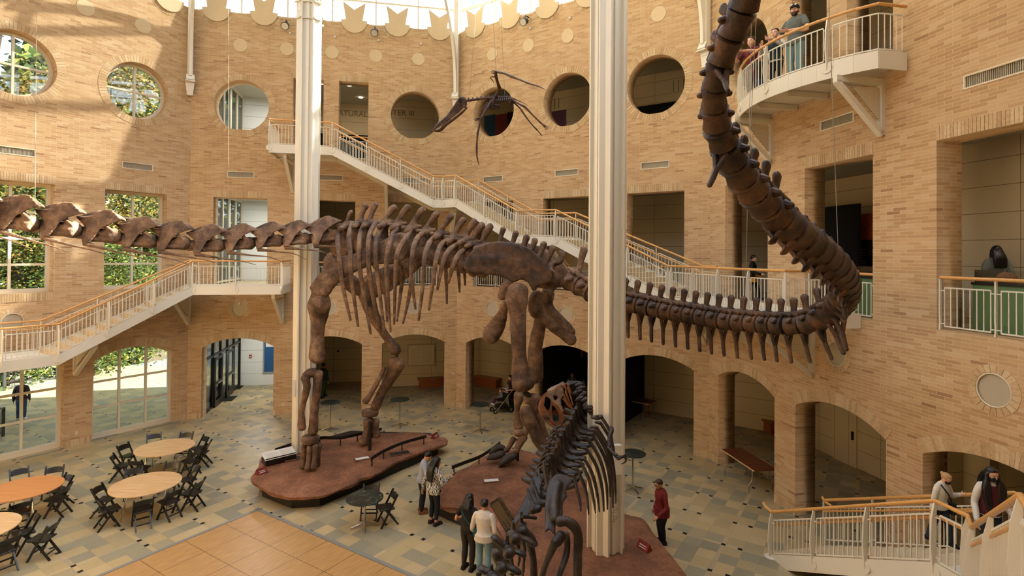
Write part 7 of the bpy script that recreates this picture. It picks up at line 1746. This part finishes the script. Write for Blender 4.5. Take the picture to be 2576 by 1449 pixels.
for s in (-1, 1):
    mb = MB(); mb.tube([W_(s * .25, -.52, 1.02), W_(s * .25, -.30, .78), W_(s * .25, .30, .12)], .016, 8); mb.tube([W_(s * .25, -.10, .55), W_(s * .25, -.38, .14)], .016, 8); mb.build('frame', M['chrome'], st, smooth=True)
MB().tube([W_(-.25, -.52, 1.02), W_(0, -.56, 1.04), W_(.25, -.52, 1.02)], .02, 8).build('handlebar', M['black'], st, smooth=True)
for x, y, r_ in ((-.27, -.38, .14), (.27, -.38, .14), (-.2, .34, .10), (.2, .34, .10)):
    mb = MB(); c_ = W_(x, y, r_); ax = (W_(1, 0, 0) - W_(0, 0, 0)); mb.tube([c_ - ax * .025, c_ + ax * .025], r_, 20); w_ = mb.build('wheel', M['black'], st); MB().tube([c_ - ax * .028, c_ + ax * .028], r_ * .55, 14).build('hub', M['chrome'], w_)
mb = MB(); mb.box((0, .02, .52), (.40, .40, .05), (.25, 0, 0), m); mb.box((0, -.20, .74), (.40, .05, .52), (.45, 0, 0), m); mb.build('seat', M['black'], st)
M['greycloth'] = plain('grey_hood_fabric', '#8f918c', .8); mb = MB(); mb.loft([[W_(.21 * cos(a_), -.24 - .06 + .20 * f * .6, .86 + .20 * sin(a_) * (1 - .25 * f)) for a_ in np.linspace(0, pi, 12)] for f in (0, .5, 1.0)], cap=False); o = mb.build('hood', M['greycloth'], st, smooth=True); sm = o.modifiers.new('s', 'SOLIDIFY'); sm.thickness = .012
mb = MB(); mb.box((0, -.06, .24), (.40, .50, .18), None, m); mb.build('basket', M['black'], st)
person(W_(0, .02, .20), facing(-.85, -.4), .80, 'toddler in grey and maroon clothes sitting in the pushchair', '#5a5a58', '#3c1820', '#c9c2b8', 'black', 'b', 0, dict(LF=(-.07, .34, .18), RF=(.07, .34, .18), LK=(-.06, .22, .42), RK=(.06, .22, .42), LH=(-.1, .16, .46), RH=(.1, .16, .46)), -.15, (0, -.1), hs=1.35, voxel=.010)
# --- stairs at the lower right
s_ = wallpt(4, 2362, 1400, 1.15)[0]; z_ = at(2362, 1424, fw(4, s_, 1.15).y).z; p = fw(4, s_, 1.15, max(1.85, min(z_, 2.0))); p = fw(4, s_, 1.15, 1.97); H = hgt_to(p, 1181, 2390)
def bagstrap(root, m, S, B, Hd, small, fin_):
    small('strap', MB().tube([B(.075 * S, .02 * S, .835 * S), B(.03 * S, .098 * S, .74 * S), B(-.06 * S, .108 * S, .62 * S), B(-.12 * S, .06 * S, .50 * S)], .016, 6, flat=((0, 1, 0), .4)), cm('#2a2d2a')); 
fh = facing(.35, -.9)
person(p, fh, H, 'woman in white hoodie and jeans with black face mask and blond hair tied up', '#cfc9b8', '#1f2d3c', '#0f0f14', 'blond', 'a', 0, dict(LH=(.17 * H * -1, .17 * H, .70 * H), LE=(-.19 * H, .05 * H, .63 * H), RH=(.17 * H, .02 * H, .48 * H), RF=(.05 * H, -.10 * H, .0), LF=(-.05 * H, .12 * H, .0), LT=(0, .6, .8)), .16, (.15, -.38), mask=True, glasses=True, bun=True, extra=bagstrap, topz=.47)
q = Matrix.Rotation(fh, 3, 'Z'); pb = p + q @ Vector((-.15 * H, .03 * H, .47 * H)); root = empty('shoulder_bag', pb, 0, 'dark shoulder bag hanging at the hip of the woman in white hoodie', 'bag'); mb = MB(); mb.box(pb, (.09, .24, .22), (0, .0, fh)); o = mb.build('pouch', cm('#23241f'), root); bv = o.modifiers.new('b', 'BEVEL'); bv.width = .03; bv.segments = 2
s_ = wallpt(4, 2490, 1300, .95)[0]; p = fw(4, s_, .95, 1.97); H = hgt_to(p, 1172, 2488)
person(p, facing(-.15, -1), H, 'woman in dark red padded vest and white sleeves, long black hair, black face mask', '#d0cabc', '#18222a', '#101010', 'black', 'b', .27, dict(LH=(-.16 * H, .14 * H, .50 * H), RH=(.17 * H, .08 * H, .47 * H)), .04, (.05, -.10), mask=True, vest='#4a1216', wide=.92)
p = fw(5, 2.2, .85, 2.55); H = 1.62
person(p, facing(-.6, -.8), H, 'person in teal shirt on the stair, cut by the right frame edge', '#1d4f4f', '#202830', '#101010', 'brown', 'a', 0, None, .05, (0, 0), sleeve=.5)
# --- balcony family
def on4(u, v, D): return wallpt(4, u, v, D)[0]
p = fw(4, on4(2003, 120, .95), .95, 11.27); H = hgt_to(p, 11, 1990)
person(p, facing(-.9, -.45), H, 'bearded man in grey t-shirt, jeans and black cap leaning on the balcony rail', '#5d625c', '#6f8c8e', '#2b2a28', 'brown', 'a', 0, dict(RH=(.20 * H, .24 * H, .60 * H), RE=(.22 * H, .05 * H, .63 * H), LH=(-.08 * H, .26 * H, .60 * H), LE=(-.19 * H, .07 * H, .62 * H)), .07, (.45, -.05), sleeve=.6, beard=True, cap='#151413', wide=1.12)
p = fw(4, on4(1952, 150, .95), .95, 11.27); H = hgt_to(p, 75, 1950)
person(p, facing(-.7, -.6), H, 'child with short dark hair and dark vest beside the bearded man', '#c9c2b6', '#141212', '#141212', 'brown', 'a', 0, dict(RH=(.1 * H, .26 * H, .72 * H), RE=(.19 * H, .1 * H, .66 * H), LH=(-.12 * H, .26 * H, .72 * H), LE=(-.19 * H, .1 * H, .66 * H)), .05, (0, 0), hs=1.15, vest='#1c2a2c', voxel=.010)
p = fw(4, on4(1918, 170, .85), .85, 11.27); H = 1.32
person(p, facing(-.6, -.75), H, 'child with brown hair leaning over the balcony rail, red collar and jeans', '#16201c', '#2b4260', '#20201f', 'brown', 'a', 0, dict(RH=(.12 * H, .33 * H, .74 * H), RE=(.2 * H, .18 * H, .72 * H), LH=(-.14 * H, .40 * H, .70 * H), LE=(-.18 * H, .2 * H, .72 * H)), .42, (0, .1), hs=1.12, voxel=.010)
p = fw(4, on4(1897, 150, .75), .75, 11.27); H = hgt_to(p, 94, 1895)
person(p, facing(-.75, -.65), H, 'person in dark red top reaching an arm out beyond the balcony end', '#5a1620', '#3a1a1c', '#20201f', 'brown', 'a', 0, dict(LH=(-.02 * H, .40 * H, .70 * H), LE=(-.14 * H, .20 * H, .72 * H), RH=(.16 * H, .24 * H, .74 * H), RE=(.2 * H, .1 * H, .68 * H)), .22, (0, 0), voxel=.010, sleeve=.7)
# --- galleries
p = fw(4, on4(1893, 700, -1.0), -1.0, L2); H = hgt_to(p, 641, 1893)
def yel(root, m, S, B, Hd, small, fin_):
    t = MB(); n = 16; t.loft([[Vector(((.105 + f) * S * cos(2 * pi * j / n), (.085 + f) * S * sin(2 * pi * j / n), z * S)) for j in range(n)] for z, f in ((.40, .02), (.47, .01), (.55, 0.0), (.60, -.005))]); t.bone([Vector((.05 * S, .08 * S, .57 * S)), Vector((.1 * S, .17 * S, .53 * S))], [.03 * S, .02 * S]); fin_(t, 'jacket', cm('#d08a12'), .012)
person(p, facing(FAC[4][1].x * .9 + .2, FAC[4][1].y * .9 + .1) if False else facing(.85, -.5), H, 'woman in black with bright yellow jacket round the waist walking on the landing', '#131110', '#14161c', '#1a1a1c', 'black', 'a', 0, dict(RH=(.14 * H, .18 * H, .58 * H), LF=(-.05 * H, .14 * H, 0), RF=(.05 * H, -.14 * H, .02)), .04, (0, 0), extra=yel, voxel=.010)
p = fw(4, on4(2508, 680, -1.95), -1.95, L2); H = hgt_to(p, 617, 2508)
person(p, facing(.3, .95), H, 'woman in pale denim jacket with long dark hair, back turned, behind the green case', '#7d8480', '#22262c', '#1a1a1a', 'black', 'b', .12, None, .03, (-.4, 0))
# --- outside and half hidden people
p = op(7.4, 5.6, -.03); person(p, facing(-.5, .8), 1.72, 'person in jeans and dark red jacket outside the lower right window', '#2a1418', '#2f4a66', '#cfcac0', 'black', 'b', 0, dict(LF=(-.1, .0, 0), RF=(.1, .05, 0)), 0, (0, 0), voxel=.013)
p = gnd(813, 1000); person(p, facing(.3, 1), 1.68, 'person in dark green trousers walking away behind the front leg bones', '#1c241c', '#1f3a22', '#141414', 'black', 'b', 0, dict(LF=(-.06, .2, 0), RF=(.06, -.2, .02)), 0, (0, 0), voxel=.013)
p = fw(3, wallpt(3, 1440, 900, -2.6)[0], -2.6, 0); person(p, facing(-.3, -.9), 1.72, 'dark figure in grey clothes inside the black middle arch', '#3a342c', '#15130f', '#0f0e0c', 'black', 'c', 0, None, 0, (0, 0), voxel=.014)
p = fw(3, wallpt(3, 1468, 920, -2.2)[0], -2.2, 0); person(p, facing(.3, .9), 1.55, 'dark figure in brown coat beside the gold curtain', '#2c2217', '#15130f', '#0f0e0c', 'brown', 'c', .1, None, 0, (0, 0), voxel=.014)
# ================================================================ LIGHT
sc = bpy.context.scene
sc.view_settings.view_transform = 'Standard'; sc.view_settings.look = 'None'; sc.view_settings.gamma = 1; sc.view_settings.use_curve_mapping = False
sc.view_settings.exposure = 1.80
w = bpy.data.worlds.new('sky'); sc.world = w; w.use_nodes = True; nt = w.node_tree; nt.nodes.clear()
o = nt.nodes.new('ShaderNodeOutputWorld'); b = nt.nodes.new('ShaderNodeBackground'); sk = nt.nodes.new('ShaderNodeTexSky')
SUN_AZ, SUN_EL = radians(21), radians(36.5)
sk.sky_type = 'NISHITA'; sk.sun_disc = False; sk.sun_elevation = SUN_EL; sk.sun_rotation = pi / 2 - SUN_AZ
sk.air_density = 1.0; sk.dust_density = .8; sk.ozone_density = .6
hs = nt.nodes.new('ShaderNodeHueSaturation'); hs.inputs['Saturation'].default_value = .35
nt.links.new(sk.outputs[0], hs.inputs['Color']); nt.links.new(hs.outputs[0], b.inputs[0]); b.inputs[1].default_value = .50; nt.links.new(b.outputs[0], o.inputs[0])
sd = bpy.data.lights.new('sun', 'SUN'); sd.energy = 20.0; sd.angle = radians(.9); sd.color = (1, .93, .80)
so = bpy.data.objects.new('sun', sd); C.objects.link(so)
dv = Vector((cos(SUN_AZ) * cos(SUN_EL), sin(SUN_AZ) * cos(SUN_EL), sin(SUN_EL)))
so.matrix_basis = Matrix.Translation(Vector((20, 20, 40))) @ dv.to_track_quat('Z', 'Y').to_matrix().to_4x4()

bpy.data.scenes.remove(TMP)

for k, s, D, zz, en, col in ((2, 2.0, -3.2, 15.1, 45, (1, .97, .92)), (2, 2.0, -3.2, 9.6, 45, (1, .97, .92)), (2, 2.0, -3.4, 3.85, 30, (1, .95, .88)), (2, 6.2, -3.4, 15.1, 10, (1, .85, .65)), (4, 9.6, -1.6, 9.6, 8, (1, .82, .6))):
    ld = bpy.data.lights.new('gallery_light', 'AREA'); ld.energy = en; ld.size = .5; ld.color = col; lo = bpy.data.objects.new('gallery_light', ld); C.objects.link(lo); lo.location = fw(k, s, D, zz)
cy = sc.cycles
cy.max_bounces = 8; cy.diffuse_bounces = 4; cy.glossy_bounces = 3; cy.transmission_bounces = 4; cy.transparent_max_bounces = 10
cy.use_adaptive_sampling = True; cy.adaptive_threshold = .08; cy.caustics_reflective = False; cy.caustics_refractive = False; cy.use_denoising = True
